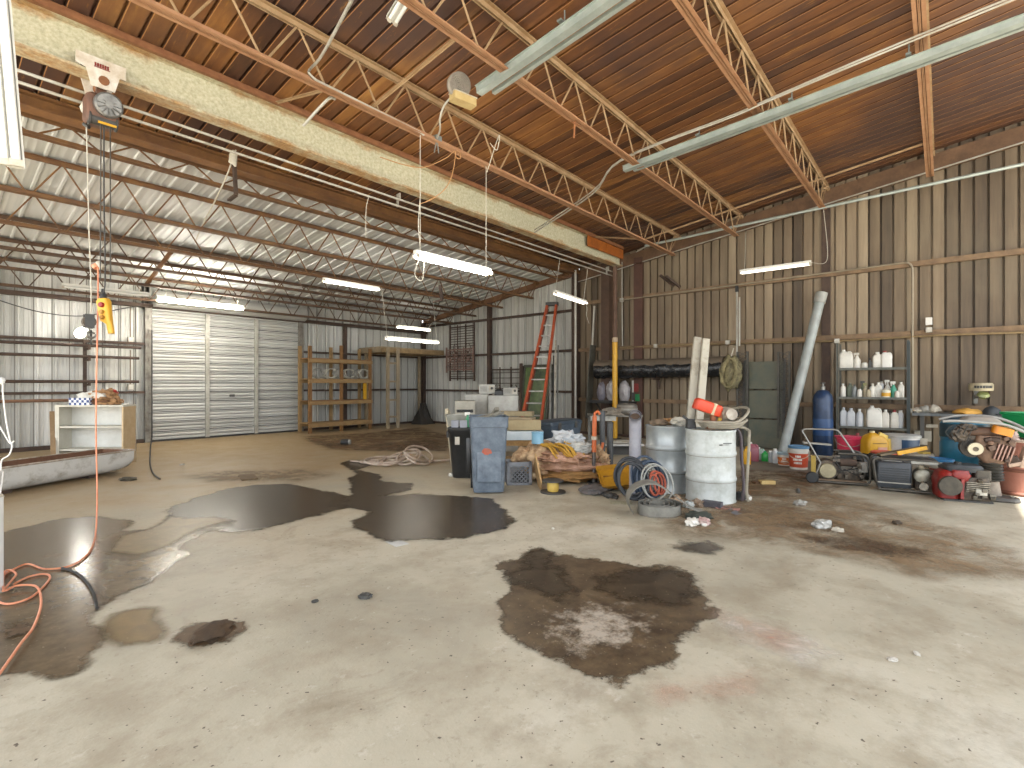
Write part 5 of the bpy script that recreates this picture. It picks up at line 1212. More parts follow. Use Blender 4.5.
OW = mat('#dedbd0', .45, 0, '#c7c2b4', 9, .4); GW = mat('#c6c9cb', .45, 0, '#b2b6ba', 9, .4); TANB = mat('#b9ac90', .5, 0, '#9d9075', 9); OLV = mat('#77806b', .5, 0, '#5f6757', 9); SMK = mat('#8a8f8d', .35, 0, '#6d716f', 9)
gT, gM, gB = 'bottles on the top shelf', 'bottles on the middle shelf', 'bottles on the bottom visible shelf'
z = LV[3]
bottle(846, z, 'jug', .125, .38, OW, 'large off-white jug at the left end of the top bottle shelf', group=gT)
bottle(857, z, 'spray', .065, .31, OW, 'white spray bottle second from left on the top shelf', WHITED, group=gT)
bottle(864.5, z, 'can', .055, .11, OW, 'small low white tub on the top shelf', group=gT, name='small_tub', cat='tub')
bottle(870, z, 'spray', .03, .2, SMK, 'thin dark spray bottle at the middle of the top shelf', DARKG, x=SX+.24, group=gT)
bottle(877.5, z, 'flat', .085, .31, OW, 'squared off-white bottle left of the red-capped one on the top shelf', group=gT, ang=.2)
bottle(886.5, z, 'jug', .09, .33, mat('#e8e5dc', .4), 'white jug with red cap at the right end of the top shelf', RED, group=gT)
z = LV[2]
for px, kd, r, h, c, lab, cap, x in (
    (843, 'round', .05, .27, OW, 'white cylindrical bottle at the left end of the middle shelf', WHITE, .1),
    (850, 'flat', .055, .28, OLV, 'dull green flat bottle second on the middle shelf', OLV, .2),
    (854.5, 'round', .045, .25, SMK, 'smoky grey bottle right of the dull green one, middle shelf', DARKG, .1),
    (859.5, 'can', .045, .16, OW, 'short white can standing in front, middle shelf', WHITE, .06),
    (863, 'spray', .05, .32, OLV, 'olive spray bottle behind the short white can', DARKG, .24),
    (865.5, 'spray', .045, .28, TANB, 'tan spray bottle in the middle shelf\'s centre', mat('#8f8a54', .5), .12),
    (868.5, 'can', .04, .15, TANB, 'small tan can in front at the middle shelf\'s centre', TANB, .05),
    (872.5, 'round', .055, .27, OW, 'round shouldered white bottle right of the centre, middle shelf', WHITED, .1),
    (878.5, 'flat', .06, .29, OW, 'broad white bottle right of the round shouldered one', WHITE, .14),
    (881.5, 'can', .035, .31, GW, 'tall pale aerosol behind the broad white bottle', GREYL, .24),
    (886, 'can', .075, .17, mat('#d9d8c4', .5), 'wide white can with yellow band on the middle shelf', WHITED, .07),
    (887.5, 'spray', .05, .34, OW, 'white spray bottle rising behind the yellow-banded can', WHITE, .25),
    (893.5, 'spray', .055, .31, mat('#4aa387', .4), 'sea-green spray bottle near the right end of the middle shelf', WHITE, .15),
    (897.5, 'can', .045, .13, OW, 'squat white can at the right front of the middle shelf', OW, .05),
    (901, 'flat', .05, .30, OW, 'white bottle at the right end of the middle shelf', WHITE, .15)):
    t = bottle(px, z, kd, r, h, c, lab, cap, SX+x, 0, gM)
    if 'yellow band' in lab: obj('yellow_band', M().lathe([(.0755,.02),(.0765,.03),(.0765,.08),(.0755,.09)], (0,0,0), 18, cap=False), YELLOW, t)
z = LV[1]
for px, kd, r, h, c, lab, cap, x in (
    (843.5, 'flat', .065, .37, GW, 'pale blue-white bottle at the left end of the bottom visible shelf', GW, .1),
    (851, 'flat', .075, .36, GW, 'second pale blue-white bottle on the bottom visible shelf', GW, .1),
    (859.5, 'round', .065, .35, GW, 'third pale bottle, round with white cap, bottom visible shelf', WHITE, .1),
    (865.5, 'round', .04, .36, TANB, 'narrow tan bottle left of the big white jug', TANB, .18),
    (874.5, 'jug', .13, .42, mat('#e6e4da', .4), 'big white jug in the middle of the bottom visible shelf', WHITE, .12),
    (885.5, 'flat', .065, .35, OW, 'slim white bottle right of the big white jug', WHITE, .1),
    (890, 'round', .035, .33, SMK, 'narrow dark bottle between two white ones, bottom visible shelf', BLACK, .2),
    (894.5, 'flat', .065, .35, OW, 'white bottle with red specks near the right end', RED, .1),
    (900.5, 'can', .045, .34, GW, 'pale aerosol at the right end of the bottom visible shelf', WHITE, .12)):
    bottle(px, z, kd, r, h, c, lab, cap, SX+x, 0, gB)
# ---------------------------------------------------------------- floor-level containers
def bucket(px, t, r, h, c, label, lid=None, band=None, base=0.0, lid_in=False, handle=True, name='bucket'):
    b = thing(name, label, 'bucket', P(px, t, base), turn(px))
    obj('pail', M().lathe([(0,0),(r*.86,0),(r*.87,.01),(r*.97,h*.84),(r*1.04,h*.845),(r*1.04,h*.87),(r*.985,h*.875),(r,h),(r*.95,h),(r*.83,.03),(0,.03)], (0,0,0), 30), c, b, 40)
    if lid: obj('lid', M().lathe([(0,h-.005),(r*1.03,h-.015),(r*1.05,h-.01),(r*1.05,h+.02),(r*.95,h+.025),(r*.93,h+.012),(0,h+.012)], (0,0,0), 30), lid, b)
    if band: obj('label_band', M().lathe([(r*.885,h*.12),(r*.965,h*.74)], (0,0,0), 30, cap=False), band, part(b, 'pail'))
    if handle: obj('bail_handle', M().tube([(r*1.06*math.cos(a), -r*1.02*math.sin(a)*.9, h*.8-.11*math.sin(a)) for a in [k*PI/14 for k in range(15)]], .006, 6), WHITED, part(b, 'pail'))
    return b
def writing(b, r, h, rows_, mt, z0, zs):   # rows of small letter blocks wrapped round a pail
    m = M()
    for j, (n, a0, a1) in enumerate(rows_):
        for i in range(n):
            a = math.radians(a0+(a1-a0)*(i+.5)/n - 90); rr = r*(.905+.07*(z0+zs*j)/h)
            m.cb((rr*math.cos(a), rr*math.sin(a), z0+zs*j), (.006, .014+.006*(i%3), zs*.6), a)
    obj('lettering', m, mt, part(b, 'pail'))
WB = mat('#dcd9cf', .45, 0, '#c4beb0', 8, .4)
REDO = mat('#c94a22', .45, 0, '#a53a1d', 7)
b = bucket(798.5, 8.72, .155, .375, WB, 'white and red printed pail with blue lid left of the first generator', mat('#5a86a8', .5), REDO)
writing(b, .155, .375, ((5,-30,20),(6,-35,20),(4,-20,15)), WHITE, .12, .055); obj('black_panel', M().lathe([(.139,.05),(.150,.27)], (0,0,0), 40, RZ(0), False), None, b) if False else None
b = bucket(784.5, 9.1, .115, .21, WB, 'small orange and white printed tub left of the taller red-printed pail', mat('#9db3bb', .5), mat('#d0702a', .45, 0, '#b9591f', 7), name='small_pail')
writing(b, .115, .21, ((5,-30,25),(4,-20,15)), WHITE, .09, .04)
bottle(772.5, 0, 'can', .04, .23, mat('#a7aeb0', .4, .2), 'grey aerosol can on the floor right of the green bottle', WHITE, p=P(770.5, 9.4), name='spray_can', cat='spray can', group='aerosols by the white pipe')
bottle(772.5, 0, 'can', .045, .27, mat('#c9cccd', .4, .2), 'white aerosol can on the floor touching the small orange tub', WHITE, p=P(775, 9.35), name='spray_can', cat='spray can', group='aerosols by the white pipe')
bottle(765, 0, 'flat', .06, .2, mat('#1fa83f', .35), 'bright green bottle lying near the white pipe\'s foot', GREEN, p=P(765, 9.55))
bottle(760.5, 0, 'jug', .085, .24, mat('#a6b7a9', .3), 'clear pale jug left of the bright green bottle', WHITE, p=P(760, 9.75))
bottle(751.5, 0, 'jug', .11, .36, mat('#8c4a57', .4, 0, '#a05c66', 7), 'dull red jug with white cap beside the white drum', WHITE, p=P(752.5, 9.6))
bottle(746, 0, 'flat', .065, .33, mat('#d9a21a', .4), 'yellow flat bottle standing by the dull red jug', YELLOW, p=P(747, 9.2))
# dark sheet they stand on
fs = [G(742,462), G(760,452), G(812,462), G(813,476), G(742,470)]
m = M(); n_ = len(fs); m.v = [Vector((p.x,p.y,.002)) for p in fs]+[Vector((p.x,p.y,.010)) for p in fs]; m.f = [tuple(reversed(range(n_))), tuple(range(n_,2*n_))]+[(i,(i+1)%n_,n_+(i+1)%n_,n_+i) for i in range(n_)]
one('floor_sheet', m, mat('#6f685c', .6, 0, '#857e70', 4), 'thin grey steel sheet on the floor before the printed pails', 'sheet')
b = bucket(849, 9.55, .205, .36, PINK, 'pink-red plastic pail behind the first generator', None, None, .12, handle=True)
obj('support_tub', M().lathe([(0,-.12),(.2,-.12),(.2,0),(0,0)], (0,0,0), 20), DARKG, b)
obj('pour_lip', M().cb((0,-.02,.352), (.46,.1,.025)), PINK, b, bev=.008)
one('red_bottle', M().lathe([(0,0),(.05,0),(.05,.42),(.03,.47),(.03,.52),(0,.52)], (0,0,0), 14), RED, 'tall red bottle right behind the pink-red pail', 'bottle', P(857.5, 9.7), FACE)
yj = thing('oil_jug', 'large yellow oil jug with pale top behind the orange-lidded pail', 'jug', P(874.5, 9.0, .20), FACE)
obj('jug_body', M().rl([(0,.36,.24,.04),(.02,.37,.25,.04),(.26,.37,.25,.05),(.34,.26,.2,.04,-.02,0),(.385,.1,.1,.03,-.04,0),(.40,.07,.07,.03,-.04,0)], 4), mat('#d9a418', .4, 0, '#c18e14', 6), yj, 55)
obj('jug_top', M().lathe([(0,.39),(.04,.39),(.04,.425),(0,.425)], (-.04,0,0), 16), mat('#e3d5a4', .5), yj); obj('side_grip', M().bar((.165,-.07,.06),(.165,-.07,.3),.05,.14).bar((.165,-.07,.3),(.02,-.07,.37),.05,.1), mat('#e0bf5c', .45), yj, bev=.015)
obj('label_patch', M().rl([(0,.16,.01,.004),(.09,.16,.01,.004)], 2, c=(.05,-.128,.06)), mat('#cf9a8a', .5), yj)
obj('label_lines', M().box(-.12,.12,-.131,-.126,.21,.225).box(-.1,.02,-.131,-.126,.10,.115), mat('#8f6a12', .5), yj)
one('dark_crate', M().rl([(0,.42,.3,.02),(.2,.44,.32,.02)], 3), BLACK, 'black crate under the yellow oil jug', 'crate', P(874.5, 9.02), FACE)
wt = thing('white_tub', 'wide white and navy tub with flat lid behind the second generator', 'tub', P(901, 9.0, .27), turn(901))
obj('tub', M().lathe([(0,0),(.25,0),(.27,.25),(0,.25)], (0,0,0), 30), mat('#d7d7d6', .4, 0, '#bdbdbb', 7), wt); 
m = M(); rows = [[((r_+.003)*math.cos(a), (r_+.003)*math.sin(a), z_) for a in [(-88+k*8)*PI/180 for k in range(10)]] for z_, r_ in ((.03,.2535),(.22,.267))]; m.surf(rows); obj('navy_panel', m, mat('#2b4766', .4), wt)
obj('lid', M().lathe([(0,.25),(.285,.25),(.285,.285),(.27,.295),(0,.29)], (0,0,0), 30), mat('#bfc0bd', .45, 0, '#9fa09b', 8), wt); obj('handle_tab', M().box(.26,.36,-.06,.06,.14,.24), WHITED, wt, bev=.006)
ut = thing('dark_tub', 'dark blue and maroon drum-shaped tub beneath the white and navy tub', 'tub', P(901, 9.0), FACE)
obj('tub', M().lathe([(0,0),(.24,0),(.26,.262),(0,.265)], (0,0,0), 28), mat('#24304a', .45, 0, '#5c3a4c', 4), ut); obj('pale_band', M().lathe([(.256,.20),(.262,.21),(.263,.245),(.26,.25)], (0,0,0), 28, cap=False), mat('#9aa0b4', .4), ut)
bottle(866, 0, 'jug', .13, .36, mat('#7fa5c4', .35, 0, '#a5c0d3', 7), 'light blue jug between the first generator and the orange-lidded pail', WHITE, p=P(865.5, 7.95))
b = bucket(886, 7.9, .19, .385, WB, 'white pail with orange-red lid behind the second generator', mat('#d2573a', .45, 0, '#b8482f', 7)); 
for z in (.30,.25): obj('rim_ring', M().lathe([(.18,z),(.196,z),(.196,z+.02),(.18,z+.02)], (0,0,0), 30, cap=False), WB, b)
one('black_bag', M().blob((0,0,.16), (.22,.22,.22), 12, .4, 2, 4, 0), mat('#151617', .35, 0, '#242526', 8, .5, .3), 'black plastic bag slumped between the two generators', 'bag', P(868, 7.85), FACE, sm=60)
b = bucket(939, 7.35, .165, .36, WB, 'white pail with blue lid and red print right of the second generator', mat('#2f7fb8', .45), None)
m = M(); 
for i in range(4): m.cb((-.07+.04*i, -.148+.01*abs(i-1.5), .16), (.02,.012,.16-.02*(i%2)))
obj('red_print', m, RED, b); obj('red_band', M().lathe([(.1575,.225),(.161,.23),(.163,.245),(.161,.25)], (0,0,0), 30, cap=False), RED, b)
bucket(919, 7.85, .18, .37, WB, 'white pail with pale lid mostly hidden behind the second generator', WHITED)
one('yellow_scrap', M().cb((0,0,.0), (.12,.1,.03)), mat('#cdb35a', .5), 'small yellow scrap on the pale-lidded white pail', 'scrap', P(924, 7.85, .395), FACE)
# first generator / pressure washer with tube handle
g1 = thing('generator', 'open frame engine unit with tall tube handle, left of the black bag', 'generator', P(836, 7.55), FACE-.42)
FR = mat('#45423c', .5, .3, '#6a645a', 8)
for y in (-.2,.2): obj('frame_tube', M().tube([(-.34,y,.06),(-.30,y,.03),(.34,y,.03)] + smooth([(.34,y,.03),(.38,y,.08),(.38,y,.3),(.34,y,.42),(.27,y,.45)], 4)[1:] + [(-.0,y,.45)], .016, 8), FR, g1)
for x in (-.3,.0,.34): obj('frame_cross', M().tube([(x,-.2,.03),(x,.2,.03)], .016, 8), FR, g1)
obj('rust_base', M().box(-.3,.34,-.22,-.17,.05,.075).box(-.28,.32,-.2,.2,.045,.06), mat('#7d6a55', .7, .2, '#5a4735', 8), g1)
obj('engine_block', M().rl([(.06,.30,.26,.03),(.22,.32,.28,.03),(.32,.26,.22,.03)], 2, c=(.14,0,0)), GREASE, g1, bev=.006)
m = M()
for i in range(7): m.box(.04,.30,-.15,.15,.18+i*.018,.186+i*.018)
obj('cooling_fins', m, ALU, part(g1, 'engine_block'))
obj('recoil_cover', M().lathe([(0,0),(.10,0),(.11,-.02),(.11,-.08),(0,-.08)], (-.13,-.20,.19), 24, RX(90)), mat('#b1a686', .5, .1, '#8f866a', 9), g1)
obj('generator_head', M().lathe([(0,-.16),(.13,-.16),(.14,-.1),(.14,.16),(0,.16)], (-.13,0,.2), 22, RX(90)), GREASE, g1)
obj('fuel_tank', M().rl([(.36,.30,.22,.05),(.44,.30,.22,.05),(.47,.2,.14,.04)], 3, c=(.15,.02,0)), BLACK, g1)
obj('air_cleaner', M().rl([(.2,.12,.12,.02),(.33,.12,.12,.02)], 3, c=(.30,-.14,0)), mat('#a5a097', .5, 0, '#77736b', 12), g1)
obj('yellow_post', M().box(-.34,-.28,-.2,-.15,.07,.40), mat('#a88a2a', .5, 0, '#7d6a2a', 8), g1)
obj('muffler', M().lathe([(0,-.1),(.06,-.1),(.06,.1),(0,.1)], (.12,-.17,.33), 14, RY(90)), RUSTD, g1)
obj('handle', M().tube([(-.30,-.18,.06),(-.22,-.18,.30)] + smooth([(-.40,-.1,.66),(-.44,-.08,.74),(-.41,-.07,.775),(-.3,-.05,.78)], 4) + smooth([(-.1,-.05,.78),(.0,-.05,.775),(.05,-.07,.72)], 4) + [(.2,-.15,.46)], .013, 8), mat('#8d8b85', .4, .6), g1)
obj('wheel', M().lathe([(0,-.03),(.07,-.03),(.085,-.015),(.085,.015),(.07,.03),(0,.03)], (-.33,-.22,.085), 18, RX(90)), BLACK, g1)
for i in range(12):
    m = M().cb((.02+R.uniform(-.05,.32), -.16+R.uniform(-.04,.05), R.uniform(.12,.42)), (R.uniform(.03,.08), .05, R.uniform(.03,.07)), R.uniform(-.3,.3), R.uniform(-.4,.4)); obj('engine_fitting', m, mat('#7f776b', .5, .4, '#4b453d', 15), part(g1, 'engine_block'), bev=.003)
m = M()
for i in range(6): m.tube(smooth([(R.uniform(-.1,.3), -.2, R.uniform(.1,.44)) for _ in range(3)], 4), .007, 5)
obj('fuel_hoses', m, BLACK, g1)
obj('dark_shelf', M().bar((-.42,.1,.56),(-.05,.12,.54),.12,.02), GREYL, g1)
# second generator with black slotted panel
g2 = thing('generator', 'low generator with black side panel in front of the white pails', 'generator', P(907, 6.95), FACE-.55)
for y in (-.19,.19): obj('frame_tube', M().tube(smooth([(-.35,y,.44),(-.385,y,.4),(-.37,y,.25),(-.33,y,.06),(-.28,y,.03)], 4) + smooth([(.28,y,.03),(.36,y,.05),(.39,y,.14),(.37,y,.34),(.31,y,.42),(.25,y,.44)], 4) , .017, 8, True), FR, g2)
for x in (-.28,.3): obj('frame_cross', M().tube([(x,-.19,.03),(x,.19,.03)], .017, 8), FR, g2)
obj('side_panel', M().rl([(0,.37,.06,.03),(.05,.38,.08,.03),(.32,.38,.08,.03),(.345,.36,.05,.02)], 3, c=(-.16,-.18,.06)), mat('#34393f', .4, 0, '#22262b', 9), g2)
m = M()
for i in range(6): m.box(-.32,.0,-.226,-.218,.16+i*.03,.175+i*.03)
obj('panel_slots', m, mat('#24282c', .5), part(g2, 'side_panel')); obj('panel_trim', M().box(-.34,.02,-.228,-.218,.12,.135), GREYL, part(g2, 'side_panel'))
obj('alternator', M().lathe([(0,-.18),(.15,-.18),(.16,0),(.15,.12),(0,.12)], (-.12,.02,.2), 20, RY(90)), GREASE, g2)
obj('engine_block', M().rl([(.05,.26,.26,.03),(.24,.28,.28,.03),(.3,.22,.2,.03)], 2, c=(.2,.0,0)), GREASE, g2, bev=.006)
obj('recoil_cover', M().blob((.14,-.17,.24), (.085,.05,.09), 2, .15, 2, 3), mat('#b9b6a6', .45, .2, '#8b877a', 9), g2)
obj('carburettor', M().lathe([(0,-.05),(.05,-.05),(.05,.05),(0,.05)], (.15,-.19,.11), 14, RX(90)).cb((.27,-.18,.2), (.07,.06,.12)).cb((.33,-.16,.13), (.06,.05,.1)), ALU, g2)
obj('crank_disc', M().lathe([(0,0),(.06,0),(.065,-.02),(0,-.03)], (.31,-.2,.2), 16, RX(90)), STEEL, g2)
obj('top_plate', M().box(-.3,.28,-.2,.15,.42,.445), mat('#45464a', .5, .2), g2); obj('grip_bar', M().box(.02,.3,-.215,-.19,.40,.43), GREYL, g2)
for i in range(10):
    m = M().cb((.2+R.uniform(-.1,.16), -.17+R.uniform(-.03,.03), R.uniform(.08,.36)), (R.uniform(.02,.06), .04, R.uniform(.02,.06)), 0, R.uniform(-.4,.4)); obj('engine_fitting', m, mat('#8b8068', .5, .4, '#4b453d', 15), part(g2, 'engine_block'), bev=.003)
m = M().bar((-.32,-.05,.475),(.22,.08,.60),.14,.028); o = one('yellow_channel', M(T=Matrix.Translation((0,0,0))).add(m.v, m.f), mat('#7b6c52', .6, 0, '#5f523e', 7), 'yellow-edged channel lying slantwise on the low generator', 'channel', P(907, 6.95), FACE-.52)
obj('yellow_edge', M().bar((-.12,-.125,.515),(.21,-.01,.598),.02,.05), YELLOW, o)
# red engine
re_ = thing('red_engine', 'red and black small engine standing right of the blue-lidded pail', 'engine', P(959, 6.45), FACE-.45)
REDE = mat('#8e211a', .42, 0, '#6e1712', 9, .5, .1)
obj('red_shroud', M().rl([(.03,.20,.36,.06),(.24,.22,.38,.08),(.34,.18,.30,.08),(.37,.1,.2,.05)], 4, c=(-.14,0,0)), REDE, re_, 50)
obj('red_cowl', M().rl([(.0,.12,.22,.04),(.10,.2,.28,.04),(.16,.16,.24,.05)], 3, c=(-.02,-.04,.22)), REDE, re_, 50)
obj('red_strut', M().bar((-.03,-.20,.04),(-.02,-.19,.28),.05,.03), REDE, re_)
obj('recoil_grille', M().lathe([(0,.03),(.115,.03),(.12,-.02),(.09,-.035),(0,-.035)], (-.14,-.20,.19), 24, RX(90)), mat('#5a5448', .6, .2, '#38332c', 12), part(re_, 'red_shroud'))
obj('crankcase', M().rl([(.0,.28,.30,.03),(.05,.30,.32,.03),(.3,.28,.28,.04)], 3, c=(.12,0,0)), GREASE, re_, bev=.006)
m = M()
for i in range(6): m.box(.02,.25,-.19,-.12,.13+i*.022,.139+i*.022)
obj('cooling_fins', m, ALU, part(re_, 'crankcase'))
obj('valve_cover', M().rl([(0,.11,.03,.01),(.07,.11,.03,.01)], 2, c=(.16,-.19,.10)), mat('#b8b4a8', .4, .4), re_)
obj('muffler', M().rl([(.0,.16,.16,.03),(.12,.16,.16,.03)], 3, c=(.2,-.05,.27)), mat('#5b554c', .6, .3, '#3d3832', 10), re_)
obj('fuel_tank', M().rl([(0,.36,.28,.06),(.05,.38,.3,.06),(.08,.34,.26,.06)], 3, c=(.03,.02,.36)), mat('#4a4e52', .45, .1, '#33363a', 8), re_); obj('filler_cap', M().lathe([(0,.43),(.04,.43),(.04,.47),(0,.47)], (-.02,-.02,0), 14), BLACK, part(re_, 'fuel_tank'))
for i in range(10):
    m = M().cb((.14+R.uniform(-.12,.14), -.18+R.uniform(-.03,.02), R.uniform(.04,.32)), (R.uniform(.02,.07), .05, R.uniform(.02,.06)), 0, R.uniform(-.5,.5)); obj('engine_fitting', m, mat('#7b7466', .5, .4, '#3b362f', 15), part(re_, 'crankcase'), bev=.003)
obj('base_plate', M().box(-.2,.28,-.17,.17,0,.02), DARKG, re_)
# blue drum
bd = thing('blue_drum', 'blue plastic drum behind the red engine', 'drum', P(964, 7.65), FACE)
obj('barrel', M().lathe([(0,0),(.25,0),(.28,.05),(.285,.28),(.275,.30),(.275,.33),(.285,.35),(.285,.58),(.275,.60),(.275,.63),(.285,.65),(.28,.86),(.24,.92),(0,.92)], (0,0,0), 34), mat('#1c7291', .4, 0, '#145a75', 5), bd, 40)
obj('rim', M().lathe([(.24,.91),(.265,.92),(.265,.95),(.24,.95)], (0,0,0), 30, cap=False), mat('#2b4250', .5), bd); obj('dark_upper', M().lathe([(.286,.66),(.2865,.67),(.283,.85),(.28,.86)], (0,0,0), 34, cap=False), mat('#24404a', .5, 0, '#183038', 6), bd)
# rammer (bellows, foot plate, rusty engine)
rm = thing('tamping_rammer', 'rusty upright tamping rammer with black bellows and foot plate', 'rammer', P(990.5, 6.5), FACE-.5)
obj('foot_plate', M().rl([(0,.34,.26,.08),(.015,.36,.28,.1),(.05,.34,.24,.09)], 4, c=(.06,-.12,0)), mat('#3f3d3a', .55, .2, '#5a5650', 9), rm); obj('foot_bolts', M().lathe([(0,.05),(.02,.05),(.02,.07),(0,.07)], (-.04,-.16,0), 8).lathe([(0,.05),(.02,.05),(.02,.07),(0,.07)], (.16,-.16,0), 8), STEEL, rm)
T_ = RX(6)
obj('lower_leg', M(T=T_).lathe([(0,.03),(.12,.03),(.11,.08),(.085,.24),(0,.24)], (-.01,0,0), 22), mat('#8d8377', .5, .3, '#6a6056', 9), rm)
p = [(.0,.24)]
for i in range(7): p += [(.10,.24+i*.035),(.135-.003*i,.2575+i*.035)]
p += [(.10,.49),(0,.49)]
obj('bellows', M(T=T_).lathe(p, (-.01,0,0), 28), mat('#26241f', .6, 0, '#4a463e', 8), rm, 25)
RMU = mat('#5f473a', .6, .2, '#93765f', 11, .6, .3)
obj('crank_housing', M(T=T_).rl([(.47,.2,.2,.05),(.56,.34,.24,.06),(.74,.40,.26,.07),(.82,.34,.22,.05)], 4, c=(.0,0,0)), RMU, rm, 50)
m = M(T=T_)
for i in range(5): m.cb((.0+.035*i, -.14, .64-.01*i), (.016,.06,.2), 0, 0, .25)
obj('pink_fins', m, mat('#a8867a', .5, .2, '#7d5c50', 9), rm, bev=.004)
obj('side_arm', M(T=T_).bar((.24,-.08,.44),(.30,-.06,.70),.07,.05).bar((.12,-.1,.46),(.26,-.08,.5),.06,.05), mat('#b39a88', .55, .2, '#7d6a5c', 9), rm, bev=.01)
obj('recoil_starter', M(T=T_).lathe([(0,0),(.13,0),(.14,-.04),(.12,-.12),(0,-.12)], (-.20,-.06,.66), 28, RX(90) @ RZ(0)), mat('#2c2723', .5, .1, '#4a423a', 9), rm); obj('hub_disc', M(T=T_).lathe([(.028,0),(.075,0),(.08,-.015),(.07,-.025),(.03,-.02)], (-.20,-.175,.66), 24, RX(90)), mat('#cfc6aa', .5), rm); obj('hub_nut', M(T=T_).lathe([(0,0),(.03,0),(.03,-.02),(0,-.02)], (-.20,-.18,.66), 8, RX(90)), GREASE, part(rm, 'hub_disc'))
for i in range(9): obj('rusty_casting', M(T=T_).cb((R.uniform(-.12,.2), -.14+R.uniform(-.02,.02), R.uniform(.5,.84)), (R.uniform(.04,.09), .07, R.uniform(.03,.08)), R.uniform(-.3,.3), 0, R.uniform(-.5,.5)), mat(R.choice(['#4a362b','#8b6a55','#6f5546']), .6, .2, '#3a2c24', 12), part(rm, 'crank_housing'), bev=.006)
obj('muffler', M(T=T_).lathe([(0,-.14),(.06,-.14),(.06,.14),(0,.14)], (-.12,-.04,.86), 16, RY(90)), mat('#4d3a2e', .7, .1, '#6d4f3c', 8), rm)
obj('fuel_tank', M(T=T_ @ Matrix.Translation((.06,-.10,.89)) @ RY(16)).rl([(-.045,.20,.14,.04),(.045,.20,.14,.05)], 3), mat('#d98a1c', .4, 0, '#c07412', 7), rm)
obj('engine_head', M(T=T_).rl([(.76,.2,.18,.03),(.9,.18,.16,.03)], 3, c=(-.25,.02,0)), GREASE, rm)
HG = mat('#8d8c88', .45, .3, '#a9a7a0', 8)
obj('handle_frame', M(T=T_).tube(smooth([(-.52,-.12,.99),(-.4,-.12,1.0),(-.1,-.12,.99),(.1,-.12,.96),(.3,-.14,.86),(.42,-.15,.78)], 4), .018, 8).tube(smooth([(-.5,.16,.97),(-.3,.18,1.02),(.0,.18,1.02),(.22,.14,.95),(.4,.0,.82),(.42,-.15,.78)], 4), .018, 8), HG, rm)
obj('cover_panel', M(T=T_ @ Matrix.Translation((-.12,.02,1.0))).rl([(-.02,.40,.22,.04),(.02,.32,.18,.04),(.045,.24,.12,.04)], 3), mat('#98928a', .55, 0, '#8f877a', 8), rm)
obj('pump_block', M(T=T_).blob((-.36,-.12,.82), (.09,.07,.09), 3, .4, 3, 3).blob((-.28,-.1,.92), (.1,.06,.05), 4, .4, 3, 3), GREASE, rm)
m = M(T=T_)
for i in range(5): m.tube(smooth([(-.42+.05*i,-.14,.95), (-.5+.06*i,-.18,.86), (-.42+.03*i,-.16,.76-.02*i)], 4), .005, 5)
obj('cables', m, BLACK, rm)
obj('spark_bolts', M(T=T_).blob((.33,-.1,.80),(.05,.04,.04),5,.3,2,2).blob((.40,-.1,.74),(.05,.04,.05),6,.3,2,2), mat('#c9b8b0', .5, .1), rm)
# blue fender piece in front of the drum
one('blue_basin', M().lathe([(.24,0),(.25,.03),(.27,.18),(.25,.2),(.23,.2),(.22,.03)], (0,0,0), 26), mat('#1f86b4', .4, 0, '#17729c', 6), 'bright blue plastic ring standing around the blue drum\'s foot', 'ring', P(972, 7.05, .24), FACE) if False else None
# red tank and green tub
tk = thing('steel_tank', 'faded pinkish-red steel tank at the right edge', 'tank', P(1028, 6.75), FACE)
m = M().lathe([(0,0),(.31,0),(.33,.03),(.33,.66),(.31,.70),(0,.70)], (0,0,0), 40); obj('tank_body', m, mat('#b07868', .55, 0, '#94604f', 3, .5, .05), tk, 40)
for z in (.33,.03): obj('hoop', M().lathe([(.33,z-.025),(.345,z),(.33,z+.025)], (0,0,0), 40, cap=False), mat('#8a5a4a', .6, 0, '#6a4436', 5), tk)
obj('top_rim', M().lathe([(.31,.69),(.325,.70),(.325,.735),(.30,.735),(.30,.70)], (0,0,0), 40, cap=False), mat('#c9b6a8', .5), tk)
gt = thing('green_tub', 'bright green plastic tub standing on the faded red tank', 'tub', P(1037, 6.9, .735), FACE)
obj('tub', M().rl([(0,.52,.42,.08),(.03,.54,.44,.09),(.29,.60,.5,.1),(.30,.63,.53,.1),(.33,.63,.53,.1),(.33,.58,.48,.09),(.05,.5,.4,.08)], 5), mat('#12a35c', .4, 0, '#0e8c4d', 5), gt, 40)
one('pink_rags', M().blob((0,0,.05), (.11,.08,.07), 3, .5, 3, 3, 0), mat('#b7a39c', .7, 0, '#8f7b74', 9), 'pale pinkish rags on the left corner of the red tank', 'rags', P(1008, 6.55, .735), FACE, sm=60)
# bench plank on the wall with things on it
bp_ = thing('wall_bench', 'long dark plank bench fixed along the brown wall at the right', 'bench', (12.35, -.5, 0))
y_a = WX(912, 413, 12.2).y
obj('plank', M().box(-.2,.35,-2.2-.0,y_a+.5,.86,.91), mat('#4c5154', .5, .1, '#6a6d6c', 5), bp_)
for y in (-1.5,-.4,y_a+.35): obj('bench_leg', M().box(-.15,-.1,y-.03,y+.03,0,.86), DARKG, bp_); obj('strut', M().bar((-.1,y,.5),(.33,y,.84),.04), DARKG, bp_)
zb_ = .91
def onb(px, x=12.3): a_, b_ = ray(px); return Vector((x, b_/a_*x, zb_))
fl_ = thing('work_light', 'cream round work light with glass lens hung over the bench plank', 'work lamp', WX(981, 388, 12.35), FACE-.45)
obj('housing', M().lathe([(0,-.05),(.16,-.05),(.17,-.025),(.17,.06),(.15,.09),(0,.09)], (0,0,0), 26), mat('#b9ad8e', .5, 0, '#8d836a', 9), fl_); m = M()
